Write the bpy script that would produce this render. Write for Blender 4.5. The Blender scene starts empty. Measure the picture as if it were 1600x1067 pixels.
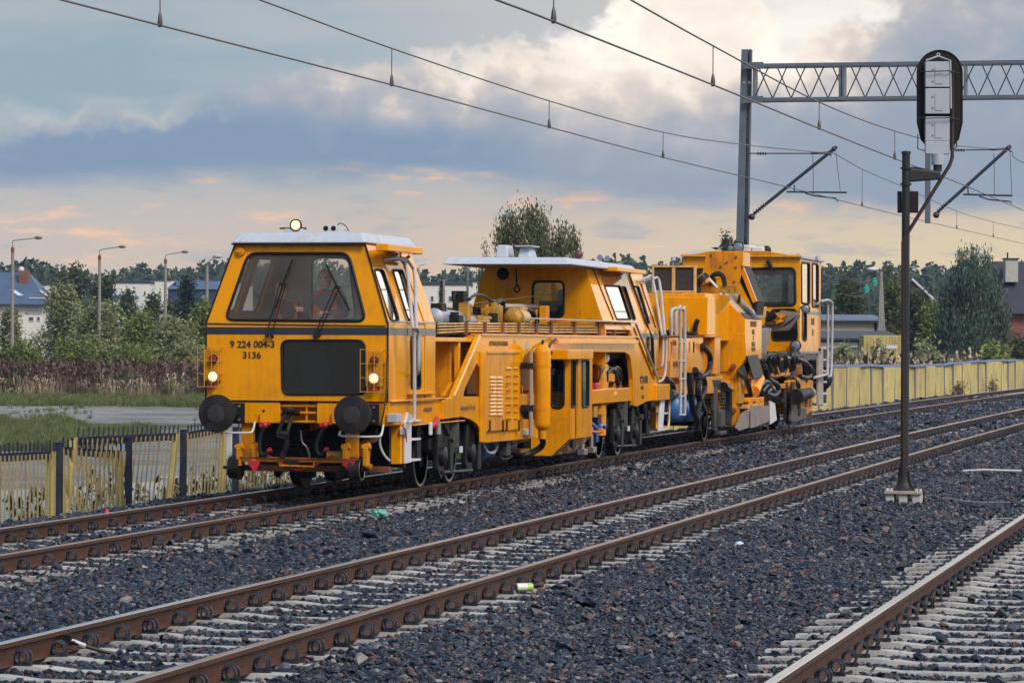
import bpy, bmesh, math, random
import numpy as np
from mathutils import Vector, Matrix
from mathutils.geometry import tessellate_polygon
random.seed(7); RNG = np.random.default_rng(11)
SC = bpy.context.scene
COL = SC.collection

# ------------------------------------------------------------------ camera
CAM_H = 1.83; FPX = 5198.0; W, H = 1600.0, 1067.0
YAW = math.radians(13); ROLL = math.radians(0.3); PIT = math.atan((535.7-533.5)/FPX)
_F0 = Vector((-math.sin(YAW), math.cos(YAW), 0)); _R0 = Vector((math.cos(YAW), math.sin(YAW), 0)); _U0 = Vector((0, 0, 1))
FW = _F0*math.cos(PIT)+_U0*math.sin(PIT); _U1 = _U0*math.cos(PIT)-_F0*math.sin(PIT)
RT = _R0*math.cos(ROLL)+_U1*math.sin(ROLL); UP = _U1*math.cos(ROLL)-_R0*math.sin(ROLL)
EYE = Vector((0, 0, CAM_H))
cd = bpy.data.cameras.new('camera'); cam = bpy.data.objects.new('camera', cd); COL.objects.link(cam)
m = Matrix((RT, UP, -FW)).transposed().to_4x4(); m.translation = EYE; cam.matrix_world = m
cd.sensor_width = 36; cd.lens = 36*FPX/W; cd.clip_start = 0.1; cd.clip_end = 9000
cd.dof.use_dof = False
SC.camera = cam
SC.render.resolution_x = 1024; SC.render.resolution_y = 682

# ------------------------------------------------------------------ exposure / render
SC.view_settings.view_transform = 'Standard'; SC.view_settings.look = 'None'
SC.view_settings.exposure = 1.0; SC.view_settings.gamma = 1.0
SC.render.engine = 'CYCLES'
SC.cycles.use_denoising = True
try: SC.cycles.denoiser = 'OPENIMAGEDENOISE'
except Exception: pass
SC.cycles.max_bounces = 6; SC.cycles.diffuse_bounces = 3; SC.cycles.glossy_bounces = 3
SC.cycles.transparent_max_bounces = 16; SC.cycles.volume_bounces = 0
SC.cycles.caustics_reflective = False; SC.cycles.caustics_refractive = False
SC.cycles.sample_clamp_indirect = 4.0

# ------------------------------------------------------------------ sun and sky
SUN_DIR = Vector((0.55, -0.48, 0.70)).normalized()      # towards the sun
SUN_EL = math.asin(SUN_DIR.z); SUN_AZ = math.atan2(SUN_DIR.x, SUN_DIR.y)
ld = bpy.data.lights.new('sun', 'SUN'); ld.energy = 1.5; ld.angle = math.radians(22); ld.color = (1.0, 0.89, 0.76)
sun = bpy.data.objects.new('sun', ld); COL.objects.link(sun)
sun.rotation_euler = SUN_DIR.to_track_quat('Z', 'Y').to_euler()

wd = bpy.data.worlds.new('World'); SC.world = wd; wd.use_nodes = True
nt = wd.node_tree; nt.nodes.clear()
def _mk(nt):
    def N(t, **k):
        n = nt.nodes.new(t)
        for a, b in k.items(): setattr(n, a, b)
        return n
    def put(sock, v):
        if hasattr(v, 'links') or isinstance(v, bpy.types.NodeSocket): nt.links.new(v, sock)
        else: sock.default_value = v
    def M(op, a, b=None, c=None, clamp=False):
        n = N('ShaderNodeMath', operation=op); n.use_clamp = clamp
        put(n.inputs[0], a)
        if b is not None: put(n.inputs[1], b)
        if c is not None: put(n.inputs[2], c)
        return n.outputs[0]
    def SS(x, lo, hi, a=0.0, b=1.0):
        n = N('ShaderNodeMapRange', interpolation_type='SMOOTHSTEP')
        put(n.inputs[0], x); n.inputs[1].default_value = lo; n.inputs[2].default_value = hi
        n.inputs[3].default_value = a; n.inputs[4].default_value = b
        return n.outputs[0]
    def NOISE(vec, scale, detail=8, rough=0.55, dist=0.0, col=False):
        n = N('ShaderNodeTexNoise'); put(n.inputs['Vector'], vec)
        n.inputs['Scale'].default_value = scale; n.inputs['Detail'].default_value = detail
        n.inputs['Roughness'].default_value = rough; n.inputs['Distortion'].default_value = dist
        return n.outputs['Color' if col else 'Fac']
    def XYZ(x, y, z):
        n = N('ShaderNodeCombineXYZ'); put(n.inputs[0], x); put(n.inputs[1], y); put(n.inputs[2], z); return n.outputs[0]
    def MIX(f, a, b, mode='MIX'):
        n = N('ShaderNodeMix', data_type='RGBA', blend_type=mode); put(n.inputs[0], f)
        put(n.inputs[6], a if not isinstance(a, tuple) else (*a[:3], 1)); put(n.inputs[7], b if not isinstance(b, tuple) else (*b[:3], 1))
        return n.outputs[2]
    def RAMP(x, stops, interp='LINEAR'):
        n = N('ShaderNodeValToRGB'); put(n.inputs[0], x); r = n.color_ramp; r.interpolation = interp
        while len(r.elements) > 1: r.elements.remove(r.elements[-1])
        r.elements[0].position = stops[0][0]; r.elements[0].color = (*stops[0][1], 1)
        for p, c in stops[1:]:
            e = r.elements.new(p); e.color = (*c, 1)
        return n.outputs[0]
    return N, put, M, SS, NOISE, XYZ, MIX, RAMP
def build_sky():
    N, put, M, SS, NOISE, XYZ, MIX, RAMP = _mk(nt)
    tc = N('ShaderNodeTexCoord'); sp = N('ShaderNodeSeparateXYZ'); nt.links.new(tc.outputs['Generated'], sp.inputs[0])
    x, y, z = sp.outputs
    az = M('MULTIPLY', M('ARCTAN2', x, y), 57.2958)
    el = M('MULTIPLY', M('ARCSINE', z), 57.2958)
    # the cloud layers live in (azimuth, elevation): low clouds are seen edge-on, so they stretch sideways
    flat = XYZ(M('MULTIPLY', az, 0.28), M('MULTIPLY', el, 1.25), 3.0)
    puff = XYZ(M('MULTIPLY', az, 0.80), M('MULTIPLY', el, 1.0), 9.0)
    nf = NOISE(flat, 0.85, 7, 0.55, 0.3)
    nf2 = NOISE(flat, 2.1, 6, 0.55, 0.25)
    n1 = NOISE(puff, 0.75, 9, 0.52, 0.15)
    n2 = NOISE(puff, 2.2, 7, 0.55, 0.1)
    n3 = NOISE(puff, 0.33, 4, 0.5)
    bil = M('ADD', M('MULTIPLY', M('ABSOLUTE', M('SUBTRACT', n1, 0.5)), -2.2), M('MULTIPLY', M('ABSOLUTE', M('SUBTRACT', n2, 0.5)), -0.9))
    ta = M('DIVIDE', M('ADD', az, 23.0), 20.0, clamp=True)
    g = lambda v: (v/8, v/8, v/8)
    top = M('MULTIPLY', RAMP(ta, [(0.0, g(3.7)), (0.2, g(4.0)), (0.27, g(4.6)), (0.33, g(4.95)), (0.5, g(5.35)), (0.56, g(5.5)), (0.60, g(6.4)), (0.70, g(6.9)), (0.735, g(5.3)), (0.80, g(5.9)), (0.87, g(6.7)), (1.0, g(7.2))]), 8.0)
    bot = M('MULTIPLY', RAMP(ta, [(0.0, g(2.95)), (0.45, g(2.85)), (0.58, g(2.55)), (0.75, g(2.35)), (1.0, g(2.3))]), 8.0)
    top = M('ADD', top, M('MULTIPLY', bil, 1.15))
    bot = M('ADD', bot, M('ADD', M('MULTIPLY', M('SUBTRACT', nf, 0.5), 1.3), M('MULTIPLY', M('SUBTRACT', n1, 0.5), 0.5)))
    # behind and above the bank: thin high veil, brighter to the right
    veil = MIX(SS(az, -19, -10.5), (0.32, 0.43, 0.50), (0.58, 0.58, 0.58))
    veil = MIX(SS(az, -10.2, -8.2), veil, (1.0, 0.96, 0.88))
    veil = MIX(M('MULTIPLY', SS(nf, 0.4, 0.68), 0.35), veil, (0.62, 0.58, 0.56))
    # bank body: dark blue-grey flat base, bright billowed crown
    fr = M('DIVIDE', M('SUBTRACT', el, bot), M('MAXIMUM', M('SUBTRACT', top, bot), 0.6))
    fr = M('ADD', fr, M('ADD', M('MULTIPLY', M('SUBTRACT', n1, 0.5), 1.15), M('MULTIPLY', M('SUBTRACT', n2, 0.5), 0.55)))
    fr = M('SUBTRACT', fr, M('MULTIPLY', SS(az, -9.0, -7.4), 0.20))
    fr = M('ADD', fr, M('MULTIPLY', M('MULTIPLY', SS(az, -13.0, -11.0), SS(az, -8.0, -9.3)), 0.26))
    fr = M('SUBTRACT', fr, M('MULTIPLY', M('MULTIPLY', SS(az, -17.0, -15.0), SS(az, -12.2, -13.2)), 0.10))
    fr = M('SUBTRACT', fr, M('MULTIPLY', SS(az, -14.5, -18.5), 0.42))
    fr = M('ADD', fr, M('MULTIPLY', M('SUBTRACT', n3, 0.5), 1.3))
    body = RAMP(M('MULTIPLY', fr, 0.8, clamp=True), [(0.0, (0.235, 0.335, 0.46)), (0.16, (0.285, 0.37, 0.48)), (0.32, (0.39, 0.43, 0.50)), (0.48, (0.50, 0.50, 0.53)), (0.64, (0.72, 0.65, 0.60)), (0.80, (0.97, 0.87, 0.76)), (1.0, (1.10, 1.03, 0.93))])
    body = MIX(M('MULTIPLY', M('MULTIPLY', SS(az, -14.5, -11.5), SS(M('MULTIPLY', fr, 0.8), 0.5, 0.15)), 0.6), body, (0.36, 0.40, 0.47))
    # under the bank: sunset-lit band down to the horizon
    low = RAMP(M('DIVIDE', el, 4.0, clamp=True), [(0.0, (0.74, 0.56, 0.38)), (0.25, (0.74, 0.57, 0.42)), (0.45, (0.68, 0.56, 0.46)), (0.62, (0.55, 0.52, 0.49)), (0.8, (0.40, 0.45, 0.49))])
    warm = M('MULTIPLY', SS(az, -17, -5), SS(el, 2.9, 1.4))
    low = MIX(M('MULTIPLY', warm, 0.85), low, (0.82, 0.66, 0.40))
    low = MIX(M('MULTIPLY', SS(az, -14, -23), 0.35), low, (0.50, 0.52, 0.54))
    shred = M('MULTIPLY', SS(nf2, 0.56, 0.70), SS(el, 0.5, 1.4))
    low = MIX(M('MULTIPLY', shred, 0.85), low, (0.98, 0.62, 0.40))
    dk = M('MULTIPLY', SS(nf2, 0.46, 0.34), SS(el, 0.7, 1.5))
    low = MIX(M('MULTIPLY', dk, 0.5), low, (0.38, 0.43, 0.50))
    mt_ = SS(M('SUBTRACT', top, el), -0.10, 0.34); mt_ = M('MAXIMUM', mt_, M('MULTIPLY', SS(M('SUBTRACT', top, el), -0.5, 0.3), M('MULTIPLY', SS(az, -16, -20), 0.7)))
    mb_ = SS(M('SUBTRACT', el, bot), -0.35, 0.22)
    sky = MIX(mt_, veil, body); sky = MIX(mb_, low, sky)
    # the evening light lies to the right of the view
    gain = M('ADD', 1.0, M('MULTIPLY', M('MULTIPLY', SS(az, -6, 20), SS(az, 120, 50)), 0.9))
    gs = N('ShaderNodeVectorMath', operation='SCALE'); put(gs.inputs[0], sky); put(gs.inputs['Scale'], gain); sky = gs.outputs[0]
    # higher up the broken overcast opens onto clear sky
    ns = N('ShaderNodeTexSky'); ns.sky_type = 'NISHITA'; ns.sun_disc = False
    ns.sun_elevation = SUN_EL; ns.sun_rotation = SUN_AZ
    hi = M('MULTIPLY', SS(el, 8, 30), SS(NOISE(tc.outputs['Generated'], 3.0, 6), 0.72, 0.46))
    k = N('ShaderNodeVectorMath', operation='SCALE'); put(k.inputs[0], sky); k.inputs['Scale'].default_value = 5.0
    out = MIX(M('MULTIPLY', hi, 0.85), k.outputs[0], ns.outputs[0])
    bg = N('ShaderNodeBackground'); put(bg.inputs[0], out); bg.inputs[1].default_value = 0.1
    o = N('ShaderNodeOutputWorld'); nt.links.new(bg.outputs[0], o.inputs[0])
build_sky()

# ------------------------------------------------------------------ picture -> place helpers
def ray(px, py): return FW + RT*((px-W/2)/FPX) - UP*((py-H/2)/FPX)
def at(px, py, depth): return EYE + ray(px, py)*depth
def on_ground(px, py, z):
    d = ray(px, py); return EYE + d*((z-CAM_H)/d.z)
def on_plane(px, py, p, n, org=Vector((0, 0, 0))):
    d = ray(px, py); p = Vector(p)+org; n = Vector(n)
    return EYE + d*((p-EYE).dot(n)/d.dot(n)) - org

# ------------------------------------------------------------------ materials
MATS = {}
def mat(name, color, rough=0.6, metal=0.0, spec=0.5, var=0.0, vscale=4.0, dirt=None, dirt_amt=0.0, dscale=3.0, bump=0.0, bscale=60.0, emit=None, estr=0.0, coat=0.0, objrand=0.0, coords='Object'):
    if name in MATS: return MATS[name]
    mt = bpy.data.materials.new(name); mt.use_nodes = True; t = mt.node_tree; t.nodes.clear()
    N, put, M, SS, NOISE, XYZ, MIX, RAMP = _mk(t)
    o = N('ShaderNodeOutputMaterial'); b = N('ShaderNodeBsdfPrincipled'); t.links.new(b.outputs[0], o.inputs[0])
    b.inputs['Roughness'].default_value = rough; b.inputs['Metallic'].default_value = metal
    b.inputs['Specular IOR Level'].default_value = spec; b.inputs['Coat Weight'].default_value = coat; b.inputs['Coat Roughness'].default_value = 0.08; b.inputs['Coat IOR'].default_value = 1.28
    tc = N('ShaderNodeTexCoord'); v = tc.outputs[coords]
    c = color
    if var > 0:
        n = NOISE(v, vscale, 5, 0.6)
        dk = tuple(max(0, q*(1-var)) for q in color); lt = tuple(min(1, q*(1+var)) for q in color)
        c = RAMP(n, [(0.3, dk), (0.7, lt)])
    if objrand > 0:
        oi = N('ShaderNodeObjectInfo'); h = N('ShaderNodeHueSaturation')
        h.inputs['Hue'].default_value = 0.5
        put(h.inputs['Value'], M('ADD', M('MULTIPLY', oi.outputs['Random'], 2*objrand), 1-objrand))
        put(h.inputs['Color'], c if not isinstance(c, tuple) else (*c, 1)); c = h.outputs[0]
    if dirt is not None:
        gm = N('ShaderNodeNewGeometry'); n2 = NOISE(v, dscale, 8, 0.68, 0.4)
        st = N('ShaderNodeVectorMath', operation='MULTIPLY'); put(st.inputs[0], v); st.inputs[1].default_value = (9, 9, 0.7)
        n3 = NOISE(st.outputs[0], dscale*0.8, 5, 0.6)
        f = M('MULTIPLY', SS(M('ADD', M('MULTIPLY', n2, 0.6), M('MULTIPLY', n3, 0.4)), 0.44, 0.68), dirt_amt)
        c = MIX(f, c, dirt)
        put(b.inputs['Roughness'], M('ADD', M('MULTIPLY', f, 0.4), rough, clamp=True))
    put(b.inputs['Base Color'], c if not isinstance(c, tuple) else (*c, 1))
    if bump > 0:
        bm = N('ShaderNodeBump'); bm.inputs['Strength'].default_value = bump; bm.inputs['Distance'].default_value = 0.02
        put(bm.inputs['Height'], NOISE(v, bscale, 6, 0.6)); t.links.new(bm.outputs[0], b.inputs['Normal'])
    if emit is not None:
        b.inputs['Emission Color'].default_value = (*emit, 1); b.inputs['Emission Strength'].default_value = estr
    MATS[name] = mt; return mt
def glass_mat(name, tint=(0.9, 0.95, 1.0), haze=0.05, hazecol=(0.6, 0.6, 0.6), refl=1.0, rough=0.02):
    if name in MATS: return MATS[name]
    mt = bpy.data.materials.new(name); mt.use_nodes = True; t = mt.node_tree; t.nodes.clear()
    N, put, M, SS, NOISE, XYZ, MIX, RAMP = _mk(t)
    o = N('ShaderNodeOutputMaterial'); tr = N('ShaderNodeBsdfTransparent'); tr.inputs[0].default_value = (*tint, 1)
    gl = N('ShaderNodeBsdfGlossy'); gl.inputs['Roughness'].default_value = rough
    df = N('ShaderNodeBsdfDiffuse'); df.inputs[0].default_value = (*hazecol, 1)
    fr = N('ShaderNodeFresnel'); fr.inputs[0].default_value = 1.5
    tc = N('ShaderNodeTexCoord')
    m1 = N('ShaderNodeMixShader'); put(m1.inputs[0], M('MULTIPLY', NOISE(tc.outputs['Object'], 3.0, 5), haze*2)); t.links.new(tr.outputs[0], m1.inputs[1]); t.links.new(df.outputs[0], m1.inputs[2])
    m2 = N('ShaderNodeMixShader'); put(m2.inputs[0], M('MULTIPLY', fr.outputs[0], refl, clamp=True)); t.links.new(m1.outputs[0], m2.inputs[1]); t.links.new(gl.outputs[0], m2.inputs[2])
    t.links.new(m2.outputs[0], o.inputs[0]); MATS[name] = mt; return mt

YEL = mat("yellow_paint", (0.76, 0.302, 0.0005), 0.36, spec=0.0, var=0.05, vscale=1.5, dirt=(0.20, 0.085, 0.03), dirt_amt=0.42, dscale=1.7, coat=1.0)
YELD = mat('weathered_yellow_paint', (0.63, 0.24, 0.004), 0.48, spec=0.15, var=0.10, vscale=2.5, dirt=(0.13, 0.06, 0.028), dirt_amt=0.75, dscale=2.4, bump=0.05)
YELO = mat('orange_yellow_paint', (0.74, 0.28, 0.006), 0.42, spec=0.15, coat=0.7, var=0.09, vscale=1.6, dirt=(0.15, 0.065, 0.03), dirt_amt=0.5, dscale=1.5)
OLIVE = mat('oily_yellow_metal', (0.45, 0.22, 0.012), 0.45, var=0.25, vscale=8, dirt=(0.03, 0.022, 0.012), dirt_amt=0.9, dscale=6)
ROOFW = mat('blue_white_paint', (0.42, 0.48, 0.57), 0.55, var=0.07, vscale=3, dirt=(0.30, 0.27, 0.24), dirt_amt=0.5, dscale=3)
WHITE = mat('white_paint', (0.56, 0.57, 0.61), 0.45, dirt=(0.35, 0.3, 0.25), dirt_amt=0.3, dscale=5)
GREYR = mat('grey_rail_paint', (0.40, 0.41, 0.44), 0.45, dirt=(0.25, 0.2, 0.16), dirt_amt=0.5, dscale=6)
NAVY = mat('navy_stripe_paint', (0.018, 0.024, 0.045), 0.35, coat=0.3)
BLACK = mat('black_rubber', (0.012, 0.012, 0.014), 0.55, spec=0.22, var=0.2, vscale=5)
DKMET = mat('dark_greasy_metal', (0.014, 0.015, 0.018), 0.5, spec=0.22, metal=0.2, var=0.4, vscale=6, dirt=(0.05, 0.035, 0.025), dirt_amt=0.4, dscale=5)
BOGIE = mat('bogie_dark_paint', (0.008, 0.009, 0.012), 0.38, spec=0.22, var=0.3, vscale=5, dirt=(0.022, 0.018, 0.016), dirt_amt=0.4, dscale=5)
BOGIG = mat('bogie_grey_paint', (0.045, 0.046, 0.05), 0.5, spec=0.22, var=0.3, vscale=6, dirt=(0.07, 0.055, 0.045), dirt_amt=0.8, dscale=5)
STEEL = mat('worn_steel', (0.35, 0.34, 0.33), 0.4, metal=0.8, var=0.2, vscale=8)
RIMS = mat('dull_tread_steel', (0.16, 0.15, 0.15), 0.45, metal=0.6, var=0.3, vscale=6)
PLOW = mat('scoured_plough_steel', (0.24, 0.21, 0.20), 0.5, metal=0.35, var=0.2, vscale=3, dirt=(0.16, 0.09, 0.06), dirt_amt=0.6, dscale=2)
RED = mat('red_paint', (0.42, 0.018, 0.03), 0.4, var=0.15, vscale=12)
BLUE = mat('blue_tank_paint', (0.035, 0.14, 0.42), 0.35, var=0.12, vscale=3, dirt=(0.05, 0.05, 0.06), dirt_amt=0.4, dscale=3)
HOSE = mat('black_hose', (0.011, 0.011, 0.013), 0.42, spec=0.3)
INTER = mat('cab_lining', (0.74, 0.66, 0.58), 0.7, var=0.1, vscale=2)
DARKIN = mat('dark_interior', (0.012, 0.012, 0.013), 0.8, spec=0.1)
PIPEY = mat('dusty_yellow_pipe', (0.62, 0.38, 0.14), 0.4, var=0.15, vscale=6, dirt=(0.16, 0.07, 0.03), dirt_amt=0.6, dscale=5)
LAMPW = mat('lit_lamp_glass', (1, 0.9, 0.7), 0.2, emit=(1.0, 0.42, 0.07), estr=0.8)
LAMPY = mat('lit_spot_glass', (1, 0.85, 0.5), 0.2, emit=(1.0, 0.42, 0.05), estr=0.7)
BULB = mat('glowing_bulb', (1, .95, .8), .2, emit=(1.0, 0.70, 0.30), estr=7.0)
REDL = mat('red_lamp_glass', (0.22, 0.01, 0.012), 0.15, coat=0.5)
REFL = mat('red_reflector', (0.45, 0.02, 0.03), 0.3, coat=0.5)
CLEARL = mat('unlit_lamp_glass', (0.16, 0.2, 0.25), 0.3, metal=0.2)
GLASS = glass_mat('windscreen_glass', (0.97, 0.96, 0.95), 0.045, (0.62, 0.56, 0.5), 0.55)
GLASSD = glass_mat('tinted_glass', (0.40, 0.52, 0.57), 0.035, (0.06, 0.15, 0.22), 0.9)
GLASSS = glass_mat('side_glass', (0.55, 0.62, 0.68), 0.06, (0.5, 0.55, 0.6), 3.2)
TEXTM = mat('black_lettering', (0.02, 0.017, 0.012), 0.6)
TEXTB = mat('faded_brown_lettering', (0.17, 0.08, 0.03), 0.6)
RUST = mat('rusty_steel', (0.17, 0.062, 0.026), 0.75, var=0.3, vscale=5, dirt=(0.06, 0.028, 0.018), dirt_amt=0.6, dscale=3)
RUBD = mat('grey_rubber_flap', (0.05, 0.05, 0.05), 0.6, var=0.2, vscale=6, dirt=(0.2, 0.16, 0.12), dirt_amt=0.5, dscale=4)

# ------------------------------------------------------------------ mesh builder
def rounded(pts, r, seg=4):
    pts = [Vector(p) for p in pts]; out = []; n = len(pts)
    for i in range(n):
        a, b, c = pts[i-1], pts[i], pts[(i+1) % n]
        ra = min(r, (a-b).length*0.45, (c-b).length*0.45)
        p0 = b+(a-b).normalized()*ra; p1 = b+(c-b).normalized()*ra
        for k in range(seg+1):
            t = k/seg; out.append(p0*(1-t)**2 + b*2*t*(1-t) + p1*t*t)
    return out
def smooth_path(pts, sub=5, closed=False):
    P = [Vector(p) for p in pts]; n = len(P); out = []
    rng = range(n if closed else n-1)
    for i in rng:
        p1, p2 = P[i], P[(i+1) % n]
        p0 = P[i-1] if (i > 0 or closed) else p1*2-p2
        p3 = P[(i+2) % n] if (i+2 < n or closed) else p2*2-p1
        for k in range(sub):
            t = k/sub
            out.append(0.5*((2*p1)+(-p0+p2)*t+(2*p0-5*p1+4*p2-p3)*t*t+(-p0+3*p1-3*p2+p3)*t**3))
    if not closed: out.append(P[-1])
    return out
class MB:
    def __init__(s): s.v = []; s.f = []
    def add(s, vs, fs):
        o = len(s.v); s.v += [tuple(p) for p in vs]; s.f += [tuple(i+o for i in f) for f in fs]; return s
    def box(s, x0, x1, y0, y1, z0, z1):
        return s.add([(x0, y0, z0), (x1, y0, z0), (x1, y1, z0), (x0, y1, z0), (x0, y0, z1), (x1, y0, z1), (x1, y1, z1), (x0, y1, z1)],
                     [(0, 3, 2, 1), (4, 5, 6, 7), (0, 1, 5, 4), (1, 2, 6, 5), (2, 3, 7, 6), (3, 0, 4, 7)])
    def hull8(s, bot, top):
        n = len(bot)
        fs = [tuple(range(n))[::-1], tuple(range(n, 2*n))] + [(i, (i+1) % n, n+(i+1) % n, n+i) for i in range(n)]
        return s.add(list(bot)+list(top), fs)
    def prism(s, poly, a, b, axis='x'):
        def mp(p, c):
            u, v = p
            return {'x': (c, u, v), 'y': (u, c, v), 'z': (u, v, c)}[axis]
        return s.loops([mp(p, a) for p in poly], [mp(p, b) for p in poly])
    def loops(s, A, B):
        n = len(A); tri = tessellate_polygon([[Vector(p) for p in A]])
        fs = [tuple(t) for t in tri] + [tuple(n+i for i in reversed(t)) for t in tri] + [(i, (i+1) % n, n+(i+1) % n, n+i) for i in range(n)]
        return s.add(list(A)+list(B), fs)
    def plate(s, outer, holes, n, t):
        n = Vector(n).normalized(); loops = [[Vector(p) for p in outer]]+[[Vector(p) for p in h] for h in holes]
        fl = [p for l in loops for p in l]; k = len(fl); tri = tessellate_polygon(loops)
        fs = [tuple(q) for q in tri]+[tuple(k+i for i in reversed(q)) for q in tri]
        o = 0
        for l in loops:
            L = len(l); fs += [(o+i, o+(i+1) % L, k+o+(i+1) % L, k+o+i) for i in range(L)]; o += L
        return s.add(fl+[p-n*t for p in fl], fs)
    def cyl(s, p0, p1, r0, r1=None, n=12, caps=True):
        p0, p1 = Vector(p0), Vector(p1); r1 = r0 if r1 is None else r1
        d = (p1-p0).normalized(); a = d.orthogonal().normalized(); b = d.cross(a)
        vs = []
        for p, r in ((p0, r0), (p1, r1)):
            for i in range(n):
                t = 2*math.pi*i/n; vs.append(p+(a*math.cos(t)+b*math.sin(t))*r)
        fs = [(i, (i+1) % n, n+(i+1) % n, n+i) for i in range(n)]
        if caps: fs += [tuple(range(n))[::-1], tuple(range(n, 2*n))]
        return s.add(vs, fs)
    def lathe(s, p0, axis, prof, n=16):
        p0 = Vector(p0); d = Vector(axis).normalized(); a = d.orthogonal().normalized(); b = d.cross(a); vs = []; fs = []
        for (h, r) in prof:
            for i in range(n):
                t = 2*math.pi*i/n; vs.append(p0+d*h+(a*math.cos(t)+b*math.sin(t))*r)
        for j in range(len(prof)-1):
            fs += [(j*n+i, j*n+(i+1) % n, (j+1)*n+(i+1) % n, (j+1)*n+i) for i in range(n)]
        fs += [tuple(range(n))[::-1], tuple((len(prof)-1)*n+i for i in range(n))]
        return s.add(vs, fs)
    def tube(s, pts, r, n=6, sub=0, closed=False, r1=None):
        P = smooth_path(pts, sub, closed) if sub else [Vector(p) for p in pts]
        vs = []; fs = []; m = len(P); prev = None
        for i, p in enumerate(P):
            if closed: d = P[(i+1) % m]-P[i-1]
            else: d = P[min(i+1, m-1)]-P[max(i-1, 0)]
            d = d.normalized() if d.length > 1e-9 else Vector((0, 0, 1))
            a = (prev-d*prev.dot(d)) if prev is not None else d.orthogonal()
            if a.length < 1e-6: a = d.orthogonal()
            a.normalize(); prev = a; b = d.cross(a)
            rr = r if r1 is None else r+(r1-r)*i/(m-1)
            for k in range(n):
                t = 2*math.pi*k/n; vs.append(p+(a*math.cos(t)+b*math.sin(t))*rr)
        for i in range(m if closed else m-1):
            j = (i+1) % m
            fs += [(i*n+k, i*n+(k+1) % n, j*n+(k+1) % n, j*n+k) for k in range(n)]
        if not closed: fs += [tuple(range(n))[::-1], tuple((m-1)*n+k for k in range(n))]
        return s.add(vs, fs)
    def sphere(s, c, r, nu=12, nv=8, sc=(1, 1, 1)):
        c = Vector(c); vs = []; fs = []
        for j in range(nv+1):
            ph = math.pi*j/nv
            for i in range(nu):
                t = 2*math.pi*i/nu
                vs.append(c+Vector((math.sin(ph)*math.cos(t)*sc[0], math.sin(ph)*math.sin(t)*sc[1], math.cos(ph)*sc[2]))*r)
        for j in range(nv):
            fs += [(j*nu+i, j*nu+(i+1) % nu, (j+1)*nu+(i+1) % nu, (j+1)*nu+i) for i in range(nu)]
        return s.add(vs, fs)
    def mesh(s, name):
        me = bpy.data.meshes.new(name); me.from_pydata(s.v, [], s.f); me.validate()
        bm = bmesh.new(); bm.from_mesh(me); bmesh.ops.remove_doubles(bm, verts=bm.verts, dist=1e-5)
        bmesh.ops.recalc_face_normals(bm, faces=bm.faces); bm.to_mesh(me); bm.free(); return me
    def build(s, name, material, parent=None, bevel=0.0, smooth=False, raw=False):
        if raw:
            me = bpy.data.meshes.new(name); me.from_pydata(s.v, [], s.f)
        else: me = s.mesh(name)
        return link(name, me, material, parent, bevel, smooth)
def link(name, me, material, parent=None, bevel=0.0, smooth=False):
    o = bpy.data.objects.new(name, me); COL.objects.link(o)
    if material is not None and not me.materials: me.materials.append(material)
    if smooth:
        me.polygons.foreach_set('use_smooth', [True]*len(me.polygons))
        md = o.modifiers.new('edges', 'EDGE_SPLIT'); md.split_angle = math.radians(40)
    if bevel > 0:
        md = o.modifiers.new('bevel', 'BEVEL'); md.width = bevel; md.segments = 2; md.limit_method = 'ANGLE'; md.angle_limit = math.radians(35)
        md.use_clamp_overlap = True
    o.parent = parent; return o
def empty(name, loc=(0, 0, 0), rz=0.0, label=None, cat=None, group=None):
    o = bpy.data.objects.new(name, None); COL.objects.link(o); o.location = loc; o.rotation_euler = (0, 0, rz)
    return tag(o, label, cat, group)
def tag(o, label=None, cat=None, group=None, kind=None):
    if label: o['label'] = label
    if cat: o['category'] = cat
    if group: o['group'] = group
    if kind: o['kind'] = kind
    return o
def copy_of(o, parent=None):
    c = o.copy(); COL.objects.link(c); c.parent = parent; return c
def copy_tree(o, parent=None):
    c = copy_of(o, parent)
    for ch in list(o.children): copy_tree(ch, c)
    return c
def text_part(name, body, size, loc, rot, material, parent, align='CENTER', shear=0.0):
    cu = bpy.data.curves.new(name, 'FONT'); cu.body = body; cu.size = size; cu.align_x = align; cu.align_y = 'CENTER'; cu.extrude = 0.002; cu.offset = size*0.022; cu.resolution_u = 3
    o = bpy.data.objects.new(name, cu); COL.objects.link(o); cu.materials.append(material); o.location = loc; o.rotation_euler = rot; o.parent = parent; return o
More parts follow.
